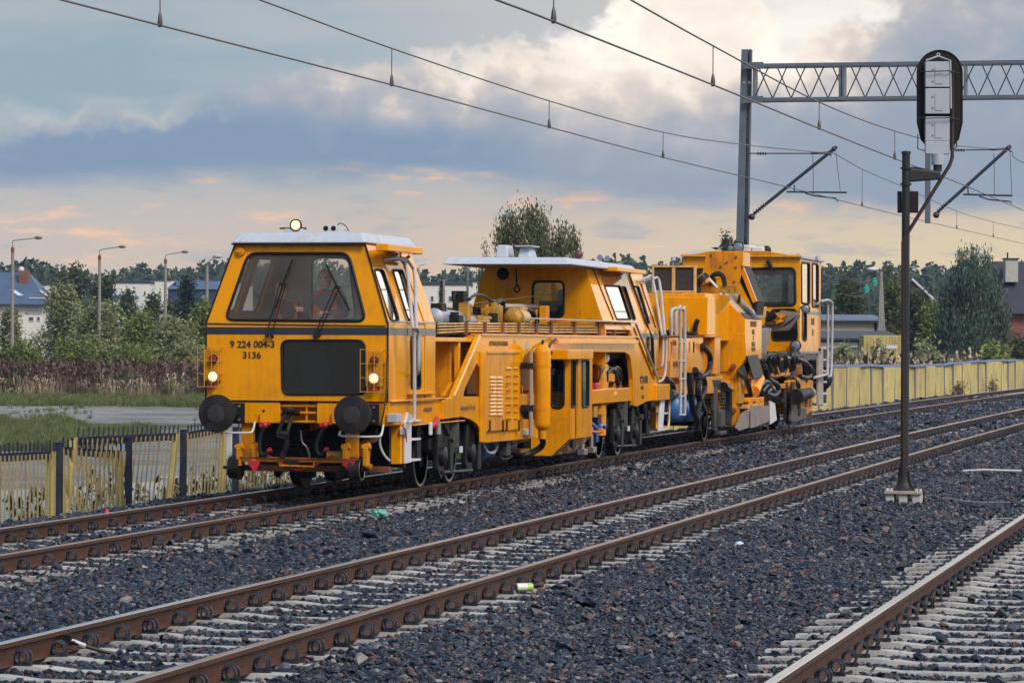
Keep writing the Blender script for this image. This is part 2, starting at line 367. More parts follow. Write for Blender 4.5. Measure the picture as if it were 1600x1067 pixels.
# ================================================================== ground, ballast and tracks
def bend(y): return 0.0 if y < 55 else (y-55)**2/6000.0
FIELD_Z = -0.9
def make_ground():
    mt = bpy.data.materials.new('field_soil'); mt.use_nodes = True; t = mt.node_tree; t.nodes.clear()
    N, put, M, SS, NOISE, XYZ, MIX, RAMP = _mk(t)
    o = N('ShaderNodeOutputMaterial'); b = N('ShaderNodeBsdfPrincipled'); t.links.new(b.outputs[0], o.inputs[0]); b.inputs['Roughness'].default_value = 0.95
    b.inputs['Specular IOR Level'].default_value = 0.2
    tc = N('ShaderNodeTexCoord'); v = tc.outputs['Object']
    a = NOISE(v, 0.09, 6, 0.6); f = NOISE(v, 2.5, 8, 0.7)
    c = RAMP(f, [(0.3, (0.045, 0.06, 0.022)), (0.7, (0.10, 0.115, 0.04))])
    c = MIX(SS(a, 0.5, 0.62), c, RAMP(f, [(0.3, (0.13, 0.10, 0.065)), (0.7, (0.22, 0.17, 0.11))]))
    put(b.inputs['Base Color'], c); mt_ = mt
    vs = []; fs = []
    xs = [-1100, -900, -400, -200, -120, -80, -60, -45, -35, -28, -22, -18, -15.2, -13.9, -8, 0, 8, 30, 100, 900, 1100]
    ys = [-60, 0, 15, 30, 40, 50, 60, 80, 100, 130, 170, 250, 400, 700, 1100]
    def zz(x, y):
        if x <= -15.2: return FIELD_Z
        if x <= -13.9: return -0.55
        return -0.42
    for y in ys:
        for x in xs: vs.append((x+(bend(y) if -16 < x < 9 and y < 260 else 0), y, zz(x, y)))
    n = len(xs)
    for j in range(len(ys)-1):
        for i in range(n-1): fs.append((j*n+i, j*n+i+1, (j+1)*n+i+1, (j+1)*n+i))
    g = MB().add(vs, fs).build('ground', mt_, raw=True); tag(g, kind='structure')
make_ground()

TR = [(-11.375, 22.0, 210.0, 'T1'), (-6.7775, 10.0, 170.0, 'T2'), (-1.93, 9.0, 90.0, 'T3')]
PITCH = 0.585
def ballast_mat():
    mt = bpy.data.materials.new('ballast_fines'); mt.use_nodes = True; t = mt.node_tree; t.nodes.clear()
    N, put, M, SS, NOISE, XYZ, MIX, RAMP = _mk(t)
    o = N('ShaderNodeOutputMaterial'); b = N('ShaderNodeBsdfPrincipled'); t.links.new(b.outputs[0], o.inputs[0]); b.inputs['Roughness'].default_value = 0.85
    tc = N('ShaderNodeTexCoord'); v = tc.outputs['Object']
    vo = N('ShaderNodeTexVoronoi'); put(vo.inputs['Vector'], v); vo.inputs['Scale'].default_value = 17.0
    hs = N('ShaderNodeSeparateColor'); t.links.new(vo.outputs['Color'], hs.inputs[0])
    c = RAMP(hs.outputs[0], [(0.0, (0.008, 0.011, 0.016)), (0.6, (0.018, 0.024, 0.035)), (0.78, (0.04, 0.047, 0.06)), (0.9, (0.06, 0.035, 0.03)), (1.0, (0.1, 0.095, 0.09))])
    c = MIX(SS(vo.outputs['Distance'], 0.35, 0.7), c, (0.006, 0.006, 0.008))
    put(b.inputs['Base Color'], c)
    bm = N('ShaderNodeBump'); bm.inputs['Strength'].default_value = 1.0; bm.inputs['Distance'].default_value = 0.05
    put(bm.inputs['Height'], M('SUBTRACT', hs.outputs[1], M('MULTIPLY', vo.outputs['Distance'], 1.2))); t.links.new(bm.outputs[0], b.inputs['Normal'])
    return mt
BALL = ballast_mat()
def bed_z(x, y):
    if x < -13.55: return -0.205 - min(1.0, (-13.55-x)/1.5)*0.68
    for cx, y0, y1, nm in TR:
        if abs(x-cx) < 1.05: return {'T1': -0.167, 'T2': -0.174, 'T3': -0.182}[nm]
    # gentle windrows between the tracks
    return -0.172 + 0.028*math.sin(x*2.1+0.15*math.sin(y*0.35)) + 0.015*math.sin(y*0.9+x*3)
def make_bed():
    xs = list(np.arange(-15.2, 7.01, 0.3)); ys = list(np.arange(6, 60, 0.6))+list(np.arange(60, 232, 3.0))
    vs = [(x+bend(y), y, bed_z(x, y)+random.uniform(-.012, .012)) for y in ys for x in xs]; n = len(xs)
    fs = [(j*n+i, j*n+i+1, (j+1)*n+i+1, (j+1)*n+i) for j in range(len(ys)-1) for i in range(n-1)]
    tag(MB().add(vs, fs).build('ballast_bed', BALL, raw=True), kind='structure')
make_bed()

CONC = mat('sleeper_concrete', (0.36, 0.36, 0.35), 0.85, var=0.16, vscale=3.0, dirt=(0.13, 0.11, 0.095), dirt_amt=0.7, dscale=4, bump=0.15, bscale=40, objrand=0.14)
RAILM = mat('rusted_rail', (0.066, 0.023, 0.010), 0.62, metal=0.15, var=0.22, vscale=1.6, dirt=(0.05, 0.026, 0.02), dirt_amt=0.8, dscale=1.2, bump=0.05, bscale=30)
RAILTOP = mat('polished_rail_head', (0.72, 0.69, 0.66), 0.24, metal=1.0, var=0.1, vscale=2.0, dirt=(0.35, 0.26, 0.2), dirt_amt=0.3, dscale=1.0)
RAILTOPB = mat('dulled_rail_head', (0.50, 0.38, 0.29), 0.33, metal=0.9, var=0.2, vscale=1.5, dirt=(0.24, 0.13, 0.08), dirt_amt=0.6, dscale=1.0)
CLIPM = mat('spring_clip_steel', (0.045, 0.052, 0.068), 0.38, metal=0.55, objrand=0.25)
PADM = mat('clip_shoulder_iron', (0.10, 0.07, 0.05), 0.7, objrand=0.2)
def sleeper_mesh():
    st = [(-1.30, -.186, .066), (-1.02, -.176, .075), (-.52, -.172, .078), (-.30, -.192, .066), (.30, -.192, .066), (.52, -.172, .078), (1.02, -.176, .075), (1.30, -.186, .066)]
    vs = []; fs = []
    for x, z, w in st: vs += [(x, -w, z+.034), (x, w, z+.034), (x, .115, -.33), (x, -.115, -.33)]
    for i in range(len(st)-1):
        a = i*4; fs += [(a+k, a+(k+1) % 4, a+4+(k+1) % 4, a+4+k) for k in range(4)]
    fs += [(0, 1, 2, 3), (31, 30, 29, 28)]
    return MB().add(vs, fs).mesh('sleeper')
SLM = sleeper_mesh(); SLM.materials.append(CONC)
def clip_mesh(side):
    # two spring loops standing beside the rail foot plus the cast shoulder between them
    b = MB(); cx = side*0.128
    for dy in (-0.032, 0.032):
        pts = []
        for k in range(9):
            a = math.radians(-40+k*33); pts.append((cx+side*(-0.004)+side*0.041*math.cos(a), dy+0.012*(k/8-.5), -0.085+0.043*math.sin(a)))
        b.tube(pts, 0.0098, 4)
    b.box(min(cx-.05*side, cx+.05*side), max(cx-.05*side, cx+.05*side), -0.018, 0.018, -0.145, -0.112)
    b.cyl((cx-side*.05, 0, -.135), (cx-side*.05, 0, -.095), .016, n=6)
    return b.mesh('rail_clip')
CLM = {s: clip_mesh(s) for s in (1, -1)}
for s in CLM: CLM[s].materials.append(CLIPM)
def rail_part(cx, off, y0, y1, parent, top):
    RS_ = .80
    prof = [(-.036, -.004), (-.030, 0), (.030, 0), (.036, -.004), (.035, -.036), (.009, -.050), (.008, -.140), (.072, -.160), (.075, -.172), (-.075, -.172), (-.072, -.160), (-.008, -.140), (-.009, -.050), (-.035, -.036)]; prof = [(a, b*RS_) for a, b in prof]
    ys = [y0, 55] + list(np.arange(61, y1, 6)) + [y1]; vs = []; fs = []; n = len(prof)
    for y in ys: vs += [(cx+off+bend(y)+p[0], y, p[1]) for p in prof]
    for j in range(len(ys)-1): fs += [(j*n+k, j*n+(k+1) % n, (j+1)*n+(k+1) % n, (j+1)*n+k) for k in range(n)]
    fs += [tuple(range(n)), tuple(range((len(ys)-1)*n, len(ys)*n))[::-1]]
    r = MB().add(vs, fs).build('rail', RAILM, parent)
    vs = []; fs = []
    for y in ys:
        x = cx+off+bend(y); vs += [(x-.029, y, .0015), (x+.029, y, .0015), (x+.034, y, -.003)]
    for j in range(len(ys)-1): fs += [(j*3, j*3+1, j*3+4, j*3+3), (j*3+1, j*3+2, j*3+5, j*3+4)]
    MB().add(vs, fs).build('running_surface', top, r, raw=True)
    # welded joints every few metres
    return r
SLEEPERS = {}
LBL = {'T1': 'rusty railway track on concrete sleepers carrying the yellow machines', 'T2': 'empty rusty railway track on concrete sleepers between the machines and the signal',
       'T3': 'railway track cut off by the lower corner, its polished rail running diagonally'}
for (cx, y0, y1, nm) in TR:
    e = empty('railway_track', (0, 0, 0), 0, LBL[nm], 'track', 'railway tracks')
    rail_part(cx, -.7525, y0, y1, e, RAILTOP); rail_part(cx, .7525, y0, y1, e, RAILTOPB if nm != 'T3' else RAILTOP)
    ys = list(np.arange(y0+.2, y1-.2, PITCH)); SLEEPERS[nm] = ys
    lim_s = {'T1': 112.0, 'T2': 96.0, 'T3': 40.0}[nm]; lim_c = {'T1': 92.0, 'T2': 80.0, 'T3': 40.0}[nm]
    far = MB(); farc = MB()
    for i, y in enumerate(ys):
        dx = bend(y); jx = random.uniform(-.02, .02)
        if y < lim_s:
            o = bpy.data.objects.new('sleeper', SLM); COL.objects.link(o); o.location = (cx+dx+jx, y, 0); o.parent = e; o.rotation_euler = (0, 0, random.uniform(-.008, .008))
        else: far.add([(p.co.x+cx+dx, p.co.y+y, p.co.z) for p in SLM.vertices], [tuple(p.vertices) for p in SLM.polygons])
        for k in (-1, 1):
            if y < lim_c:
                o = bpy.data.objects.new('rail_clip', CLM[1]); COL.objects.link(o); o.location = (cx+k*.7525+dx, y, 0); o.parent = e; o.rotation_euler = (0, 0, random.uniform(-.2, .2))
            else: farc.add([(p.co.x+cx+k*.7525+dx, p.co.y+y, p.co.z) for p in CLM[1].vertices], [tuple(p.vertices) for p in CLM[1].polygons])
            farc.add([(p.co.x+cx+k*.7525+dx, p.co.y+y, p.co.z) for p in CLM[-1].vertices], [tuple(p.vertices) for p in CLM[-1].polygons])
    if far.v: tag(far.build('far_sleepers', CONC, e, raw=True), kind='stuff')
    tag(farc.build('far_clips', CLIPM, e, raw=True), kind='stuff')

# ---- loose stones: one mass, instanced on scattered points
def scatter(name, pts, rots, scls, idx, protos, kind='stuff', label=None, cat=None):
    me = bpy.data.meshes.new(name); n = len(pts); me.vertices.add(n)
    me.vertices.foreach_set('co', np.asarray(pts, dtype=np.float32).ravel())
    a = me.attributes.new('rot', 'FLOAT_VECTOR', 'POINT'); a.data.foreach_set('vector', np.asarray(rots, dtype=np.float32).ravel())
    a = me.attributes.new('scl', 'FLOAT_VECTOR', 'POINT'); a.data.foreach_set('vector', np.asarray(scls, dtype=np.float32).ravel())
    a = me.attributes.new('idx', 'INT', 'POINT'); a.data.foreach_set('value', np.asarray(idx, dtype=np.int32))
    o = bpy.data.objects.new(name, me); COL.objects.link(o)
    pc = bpy.data.collections.new(name+'_pieces')
    for p in protos:
        q = bpy.data.objects.new(p.name, p); pc.objects.link(q)
    ng = bpy.data.node_groups.new(name, 'GeometryNodeTree')
    ng.interface.new_socket('Geometry', in_out='INPUT', socket_type='NodeSocketGeometry'); ng.interface.new_socket('Geometry', in_out='OUTPUT', socket_type='NodeSocketGeometry')
    gi = ng.nodes.new('NodeGroupInput'); go = ng.nodes.new('NodeGroupOutput')
    ci = ng.nodes.new('GeometryNodeCollectionInfo'); ci.inputs['Collection'].default_value = pc; ci.inputs['Separate Children'].default_value = True; ci.inputs['Reset Children'].default_value = True
    ip = ng.nodes.new('GeometryNodeInstanceOnPoints'); ip.inputs['Pick Instance'].default_value = True
    def attr(nm, ty):
        q = ng.nodes.new('GeometryNodeInputNamedAttribute'); q.data_type = ty; q.inputs['Name'].default_value = nm; return q.outputs['Attribute']
    L = ng.links.new
    L(gi.outputs[0], ip.inputs['Points']); L(ci.outputs[0], ip.inputs['Instance']); L(attr('idx', 'INT'), ip.inputs['Instance Index'])
    L(attr('rot', 'FLOAT_VECTOR'), ip.inputs['Rotation']); L(attr('scl', 'FLOAT_VECTOR'), ip.inputs['Scale']); L(ip.outputs[0], go.inputs[0])
    md = o.modifiers.new('scatter', 'NODES'); md.node_group = ng
    tag(o, label, cat, kind=kind); return o
def stone_mat():
    mt = bpy.data.materials.new('ballast_stone'); mt.use_nodes = True; t = mt.node_tree; t.nodes.clear()
    N, put, M, SS, NOISE, XYZ, MIX, RAMP = _mk(t)
    o = N('ShaderNodeOutputMaterial'); b = N('ShaderNodeBsdfPrincipled'); t.links.new(b.outputs[0], o.inputs[0]); b.inputs['Roughness'].default_value = 0.45
    b.inputs['Specular IOR Level'].default_value = 0.4
    oi = N('ShaderNodeObjectInfo'); tc = N('ShaderNodeTexCoord')
    c = RAMP(oi.outputs['Random'], [(0.0, (0.005, 0.009, 0.017)), (0.45, (0.006, 0.011, 0.023)), (0.70, (0.012, 0.021, 0.041)), (0.82, (0.036, 0.050, 0.078)), (0.86, (0.09, 0.105, 0.135)), (0.875, (0.06, 0.032, 0.025)), (0.955, (0.12, 0.06, 0.045)), (0.97, (0.15, 0.125, 0.115)), (1.0, (0.24, 0.22, 0.21))])
    gm = N('ShaderNodeNewGeometry'); px = N('ShaderNodeVectorMath', operation='SCALE'); put(px.inputs[0], gm.outputs['Position']); px.inputs['Scale'].default_value = 0.22
    lightp = SS(NOISE(gm.outputs['Position'], 0.5, 3), 0.48, 0.7)
    c = MIX(M('MULTIPLY', lightp, 0.14), c, (0.11, 0.11, 0.13))
    sx = N('ShaderNodeSeparateXYZ'); put(sx.inputs[0], gm.outputs['Position']); stain = None
    for rx in (-12.13, -10.62, -7.53, -6.03, -2.68, -1.18):
        q = SS(M('ABSOLUTE', M('SUBTRACT', sx.outputs[0], rx)), 0.42, 0.12); stain = q if stain is None else M('MAXIMUM', stain, q)
    stain = M('MULTIPLY', stain, SS(NOISE(gm.outputs['Position'], 1.3, 4), 0.38, 0.62))
    c = MIX(M('MULTIPLY', stain, 0.45), c, (0.07, 0.042, 0.028))
    n = NOISE(tc.outputs['Object'], 40.0, 4); c = MIX(M('MULTIPLY', n, 0.2), c, (0.02, 0.03, 0.048))
    put(b.inputs['Base Color'], c); return mt
def make_stones():
    sm = stone_mat(); protos = []
    for k in range(8):
        bm = bmesh.new(); r = np.random.default_rng(k+40)
        for i in range(13):
            v = r.normal(size=3); v /= np.linalg.norm(v); v *= np.array([1.0, .78, .62])*r.uniform(.78, 1.1)*0.5; bm.verts.new(v)
        bmesh.ops.convex_hull(bm, input=bm.verts); bmesh.ops.delete(bm, geom=[v for v in bm.verts if not v.link_faces], context='VERTS')
        me = bpy.data.meshes.new('stone'); bm.to_mesh(me); bm.free(); me.materials.append(sm); protos.append(me)
    P = []; R = []; S = []; I = []
    F = np.array(FW); Rr = np.array(RT); rng = RNG
    def band(z0, z1, dens, size):
        # candidate points in depth band, inside the widened frustum
        n = int(dens*0.5*(z1**2-z0**2)*0.42*1.0); z = np.sqrt(rng.uniform(z0*z0, z1*z1, n)); u = rng.uniform(-.21, .21, n)*z
        X = F[0]*z+Rr[0]*u; Y = F[1]*z+Rr[1]*u
        ok = (X > -15.0) & (X < 1.5) & (Y > 8); X, Y = X[ok], Y[ok]
        Xl = X-np.where(Y > 55, (Y-55)**2/6000.0, 0); Z = np.full(len(X), -9.0); keep = np.ones(len(X), bool)
        base = np.array([bed_z(a, b) for a, b in zip(Xl, Y)]); sz = size*rng.lognormal(0, .33, len(X)); Z = base+sz*rng.uniform(.02, .30, len(X))
        for cx, y0, y1, nm in TR:
            dx = Xl-cx; inr = np.abs(dx) < 1.32
            ph = np.mod(Y-(y0+.2)+PITCH/2, PITCH)-PITCH/2
            ons = inr & (np.abs(ph) < .092)
            pk = {'T1': .22, 'T2': .035, 'T3': .03}[nm]
            edge = np.clip((np.abs(dx)-1.0)/.3, 0, 1)
            pk = pk+edge*(.22 if nm == 'T1' else .10 if nm == 'T2' else .02)
            mid = {'T1': .9, 'T2': 1.0, 'T3': 1.0}[nm]
            keep &= ~(ons & (rng.uniform(size=len(X)) > pk)); Z = np.where(ons, np.maximum(Z, -.152+sz*.25), Z)
            sz = np.where(ons, sz*.8, sz)
            for k in (-.7525, .7525):
                keep &= ~(np.abs(dx-k) < .10)
                keep &= ~((np.abs(dx-k-.13) < .09) & (np.abs(ph) < .12))
        X, Y, Z, sz = X[keep], Y[keep], Z[keep], sz[keep]; n = len(X)
        P.append(np.stack([X, Y, Z], 1)); R.append(np.stack([rng.uniform(-.6, .6, n), rng.uniform(-.6, .6, n), rng.uniform(0, 6.28, n)], 1))
        S.append(np.repeat(sz[:, None], 3, 1)*rng.uniform(.8, 1.2, (n, 3))); I.append(rng.integers(0, 8, n))
    band(15.5, 32, 1000, .042); band(32, 50, 680, .049); band(50, 75, 300, .068); band(75, 130, 100, .10)
    P_, R_, S_, I_ = map(np.concatenate, (P, R, S, I)); print('stones', len(P_))
    scatter('ballast_stones', P_, R_, S_, I_, protos)
make_stones()
# ================================================================== the tamping machine (front vehicle)
XC = -11.375; Y0 = 37.4
ORG = Vector((XC, Y0, 0))
def SP(px, py, lx): return on_plane(px, py, (lx, 0, 0), (1, 0, 0), ORG)      # point on a side plane of the vehicle
def FP(px, py, s): return on_plane(px, py, (0, s, 0), (0, 1, 0), ORG)        # point on a cross plane of the vehicle
def SPS(pts, lx): return [SP(x, y, lx) for x, y in pts]
def box(p, name, mt, x0, x1, y0, y1, z0, z1, bev=0.008):
    return MB().box(min(x0, x1), max(x0, x1), min(y0, y1), max(y0, y1), min(z0, z1), max(z0, z1)).build(name, mt, p, bev)
def sbox(p, name, mt, a, b, lx0, lx1, bev=0.008):
    """box from two picture corners on the outer side plane lx1, reaching in to lx0"""
    A, B = SP(*a, lx1), SP(*b, lx1); return box(p, name, mt, lx0, lx1, A.y, B.y, A.z, B.z, bev)
def tube(p, name, mt, pts, r, n=8, sub=4, closed=False): return MB().tube(pts, r, n, sub, closed).build(name, mt, p, smooth=True)
def cyl(p, name, mt, a, b, r, r1=None, n=14, bev=0): return MB().cyl(a, b, r, r1, n).build(name, mt, p, bevel=bev, smooth=True)
def plate(p, name, mt, outer, holes, n, t=0.05, bev=0.004): return MB().plate(outer, holes, n, t).build(name, mt, p, bev)
def window(p, loop, n, gl, gasket=0.014, inset=0.012, mt=None, name='window'):
    n = Vector(n).normalized()
    g = MB().plate([q-n*inset for q in loop], [], n, 0.006).build(name, gl, p)
    if gasket: MB().tube([q+n*0.002 for q in loop], gasket, 5, 0, True).build('gasket', mt or BLACK, g, smooth=True)
    return g
def lamp(p, name, c, r, glass, body=BLACK, d=(0, -1, 0), depth=0.12):
    c = Vector(c); d = Vector(d).normalized()
    h = MB().lathe(c-d*depth, d, [(0, r*.45), (depth*.3, r*.85), (depth*.8, r*1.08), (depth*1.05, r*1.1), (depth*1.05, r*.98)], 18).build(name, body, p, smooth=True)
    ln = MB().lathe(c, d, [(0, r*.97), (r*.12, r*.8), (r*.2, r*.35)], 18).build('lens', glass, h, smooth=True)
    if glass in (LAMPW, LAMPY): MB().lathe(c+d*r*.19, d, [(0, r*.36), (r*.06, r*.28), (r*.08, r*.12)], 16).build('bulb', BULB, ln, smooth=True)
    return h
def wheel(p, x, s, r, side, mt=DKMET, tread=RIMS, zc=None):
    d = (side, 0, 0); c = Vector((x-side*.07, s, r if zc is None else zc))
    w = MB().lathe(c, d, [(0, r*1.07), (.03, r*1.06), (.045, r), (.13, r*.985), (.135, r*.86), (.10, r*.82), (.095, r*.35), (.14, r*.3), (.15, r*.12)], 28).build('wheel', mt, p, smooth=True)
    MB().lathe(c+Vector(d)*.134, d, [(0, r*.985), (.004, r*.975), (.004, r*.90), (0, r*.88)], 28).build('rim', tread, w, smooth=True)
    return w
TAMP = empty('tamping_machine', ORG, 0, 'long yellow track tamping machine with lit headlights and a driver in its front cab', 'track machine')
T = TAMP
# ---- front cab ----------------------------------------------------
HW = 1.12; ZW = 2.05; ZB = 1.13; ZR = 3.0; HT = 0.80; S0 = 0.5; SR = 0.62; SE = 2.78
NF = Vector((0, -(ZR-ZW), (SR-S0))).normalized()      # slanted front
NS = Vector((ZR-ZW, 0, HW-HT)).normalized()           # leaning side
def UF(px, py): return on_plane(px, py, (0, S0, ZW), NF, ORG)
def US(px, py): return on_plane(px, py, (HW, 0, ZW), NS, ORG)
scr = rounded([UF(388, 396), UF(545, 396), UF(572, 502), UF(352, 500)], 0.11, 5)
plate(T, 'front_panel', YEL, [(-HW, S0, ZW), (HW, S0, ZW), (HT, SR, ZR), (-HT, SR, ZR)], [scr], NF, 0.05, 0)
window(T, scr, NF, GLASS, 0.018, name='windscreen')
lw = rounded([FP(440, 532, S0), FP(570, 532, S0), FP(572, 616, S0), FP(442, 616, S0)], 0.09, 5)
plate(T, 'nose_panel', YEL, [(-HW, S0, ZB), (HW, S0, ZB), (HW, S0, ZW), (-HW, S0, ZW)], [lw], (0, -1, 0), 0.05, 0)
window(T, lw, (0, -1, 0), GLASSD, 0.016, name='lower_window')
box(T, 'nose_recess', DARKIN, -.6, 1.05, S0+1.5, S0+1.55, 1.2, 1.95, 0)
box(T, 'seat_pedestal', mat('teal_grey', (0.10, 0.19, 0.2), .6), .05, .32, S0+.07, S0+.3, 1.2, 1.72)
box(T, 'foot_rest', mat('teal_grey', (0.10, 0.19, 0.2), .6), -.15, .35, S0+.12, S0+.3, 1.2, 1.27)
for q in ((517, 545), (545, 549)): A = FP(q[0], q[1], S0+.5); box(T, 'console_panel', GREYR, A.x-.07, A.x+.07, S0+.5, S0+.52, A.z-.03, A.z+.04)
box(T, 'stripe', NAVY, -HW-.003, HW+.003, S0-.004, S0+.02, 1.915, 2.0, 0)
MB().hull8([UF(*q)+NF*.003 for q in ((324, 507), (324, 504.5), (602, 508.5), (602, 511))], [UF(*q)-NF*.01 for q in ((324, 507), (324, 504.5), (602, 508.5), (602, 511))]).build('thin_stripe', NAVY, T)
# sides of the cab
def s_on(px, py): return US(px, py)
gap1 = (SP(636, 560, HW).y, US(592, 385).y, US(633, 505).y); gap2 = (SP(664.5, 560, HW).y, US(626, 398).y, US(662, 505).y)
w1 = rounded([US(583.6, 420.6), US(598.8, 421.6), US(624, 500.8), US(609.4, 501.6)], 0.09, 4)
w2 = rounded([US(613, 421.6), US(629, 421.6), US(650.7, 499.6), US(637.3, 500)], 0.09, 4)
def upq(s0b, s0t, s1b, s1t, off=0.0): return [Vector((HW, s0b, ZW))+NS*off, Vector((HW, s1b, ZW))+NS*off, Vector((HT, s1t, ZR))+NS*off, Vector((HT, s0t, ZR))+NS*off]
g1 = gap1[0]; g2 = gap2[0]
plate(T, 'side_panel', YEL, upq(S0, SR, g1-.02, gap1[1]-.02), [w1], NS, .04, 0)
plate(T, 'cab_door', YEL, upq(g1+.02, gap1[1]+.02, g2-.01, gap2[1]-.01, -.012), [[q-NS*.012 for q in w2]], NS, .04, 0)
plate(T, 'side_panel', YEL, upq(g2+.01, gap2[1]+.01, SE, SE-.1), [], NS, .04, 0)
window(T, w1, NS, GLASSS); window(T, w2, NS, GLASSS, inset=.02)
w3 = rounded(SPS([(641, 527), (656, 527), (657, 606), (642, 607)], HW-.012), .06, 4)
box(T, 'side_panel', YEL, HW-.04, HW, S0+.05, g1-.02, ZB, ZW, 0.004)
plate(T, 'cab_door', YEL, [(HW-.012, g1+.02, ZB+.02), (HW-.012, g2-.01, ZB+.02), (HW-.012, g2-.01, ZW), (HW-.012, g1+.02, ZW)], [w3], (1, 0, 0), .04, 0)
window(T, w3, (1, 0, 0), GLASSD)
box(T, 'side_panel', YEL, HW-.04, HW, g2+.01, SE, ZB, ZW, 0.004)
box(T, 'door_frame', BLACK, HW-.06, HW-.045, S0+.1, SE-.02, ZB, ZW, 0)
MB().plate([q-NS*.05 for q in upq(gap1[0]-.03, gap1[1]-.03, gap1[0]+.03, gap1[1]+.03)], [], NS, .01).build('door_seal', BLACK, T)
STRG = mat('reflected_grey_stripe', (0.12, 0.125, 0.14), 0.4, coat=0.3)  # navy stripe turned grey: sky reflection on the sides painted into its colour
for a, b in ((S0, g1-.02), (g1+.02, g2-.01), (g2+.01, SE)):
    box(T, 'side_stripe', STRG, HW-.02, HW+.003, a, b, 1.915, 2.0, 0)
    MB().plate([Vector((HW, a, ZW+.012))+NS*.003, Vector((HW, b, ZW+.012))+NS*.003, Vector((HW-.01, b, ZW+.035))+NS*.003, Vector((HW-.01, a, ZW+.035))+NS*.003], [], NS, .02).build('side_thin_stripe', STRG, T)
box(T, 'door_sill', YELD, HW-.02, HW+.05, g1, g2+.25, ZB-.02, ZB+.02)
box(T, 'door_step', YELD, HW-.02, HW+.06, g1+.05, g2+.3, ZB+.06, ZB+.09)
# off side and back
NL = Vector((-NS.x, 0, NS.z))
def lq(s, z): return Vector((-(HW-(z-ZW)*(HW-HT)/(ZR-ZW)), s, z))
wl = [rounded([lq(a, 2.2), lq(b, 2.2), lq(b, 2.85), lq(a, 2.85)], .07, 3) for a, b in ((.9, 1.4), (1.6, 2.3))]
plate(T, 'off_side_panel', YEL, [(-HW, S0, ZW), (-HW, SE, ZW), (-HT, SE-.1, ZR), (-HT, SR, ZR)], wl, NL, .04, 0)
for l in wl: window(T, l, NL, GLASS)
box(T, 'off_side_panel', YEL, -HW, -HW+.04, S0+.05, SE, ZB, ZW, 0.004)
rw = rounded([FP(488, 403, SE-.1), FP(545, 403, SE-.1), FP(556, 500, SE-.1), FP(488, 500, SE-.1)], .1, 4)
rb = SE-.1
plate(T, 'rear_panel', INTER, [(-HW+.05, rb, 1.2), (HW-.05, rb, 1.2), (HW-.05, rb, ZW), (HT-.04, rb, ZR), (-HT+.04, rb, ZR), (-HW+.05, rb, ZW)], [rw], (0, -1, 0), .04, 0)
window(T, rw, (0, -1, 0), GLASS)
box(T, 'cab_floor', DARKIN, -1.06, 1.06, S0+.06, rb, 1.12, 1.2, 0)
box(T, 'dashboard', mat('dash_grey', (0.09, 0.09, 0.095), .6, var=.2), -1.0, 1.0, S0+.12, S0+.5, 1.75, 2.08, .03)
box(T, 'control_panel', mat('panel_beige', (0.3, 0.28, 0.26), .6), .12, .33, S0+.42, S0+.55, 2.05, 2.16)
box(T, 'headlining', INTER, -.77, .77, SR+.05, SE-.12, 2.95, 2.985, 0)
tube(T, 'corner_trim', BLACK, [(HW+.004, S0-.004, ZB), (HW+.004, S0-.004, ZW), (HT+.004, SR-.004, ZR)], .012, 6, 0)
tube(T, 'corner_trim', BLACK, [(-HW-.004, S0-.004, ZB), (-HW-.004, S0-.004, ZW), (-HT-.004, SR-.004, ZR)], .012, 6, 0)
MB().hull8([(-.84, SR-.08, ZR+.002), (.84, SR-.08, ZR+.002), (.88, SE+.02, ZR+.002), (-.88, SE+.02, ZR+.002)], [(-.77, SR+.03, 3.13), (.77, SR+.03, 3.13), (.79, SE-.05, 3.13), (-.79, SE-.05, 3.13)]).build('roof', ROOFW, T, 0.03)
box(T, 'roof_drip_edge', BLACK, -.83, .83, SR-.075, SR-.05, ZR-.02, ZR+.001, 0)
a, b = SP(607, 381, 1.12), SP(661, 398, 1.12)
MB().hull8([(.97, a.y-.02, b.z), (1.12, a.y, b.z), (1.12, b.y, b.z), (.78, b.y, b.z)], [(.97, a.y-.02, a.z), (1.12, a.y, a.z), (1.12, b.y, a.z), (.78, b.y, a.z)]).build('door_visor', YEL, T, .01)
for px in (617, 640): 
    q = SP(px, 400, .98); cyl(T, 'visor_bracket', YELD, q, q+Vector((-.1, 0, -.08)), .02, n=8)
# roof equipment
lamp(T, 'roof_spotlight', FP(462, 352, 1.05), .068, LAMPY, BLACK)
box(T, 'spotlight_mount', ROOFW, *(FP(446, 362, 1.1).x, FP(473, 362, 1.1).x), 1.05, 1.25, 3.12, 3.19)
box(T, 'spotlight_bar', DKMET, FP(437, 357, 1.2).x, FP(478, 357, 1.2).x, 1.2, 1.23, 3.19, 3.21, 0)
for i, px in enumerate((509, 521, 533)):
    c = FP(px, 357, 1.15); MB().lathe(c, (0, 1, 0), [(0, .045), (.05, .028), (.16, .016), (.24, .012)], 14).build('horn', WHITE, T, smooth=True)
    if i < 2: MB().lathe(c-Vector((0, .002, 0)), (0, 1, 0), [(0, .033), (.003, .02)], 12).build('horn_mouth', BLACK, T)
tube(T, 'roof_cable', BLACK, [FP(527, 352, 1.3), FP(532, 349, 1.3), FP(540, 353, 1.3), FP(545, 362, 1.3)], .006, 5)
MB().lathe(UF(376, 393)+NF*.0, NF, [(0, .062), (.03, .058), (.035, .03), (.05, .028)], 16).build('marker_lamp', YELD, T, smooth=True)
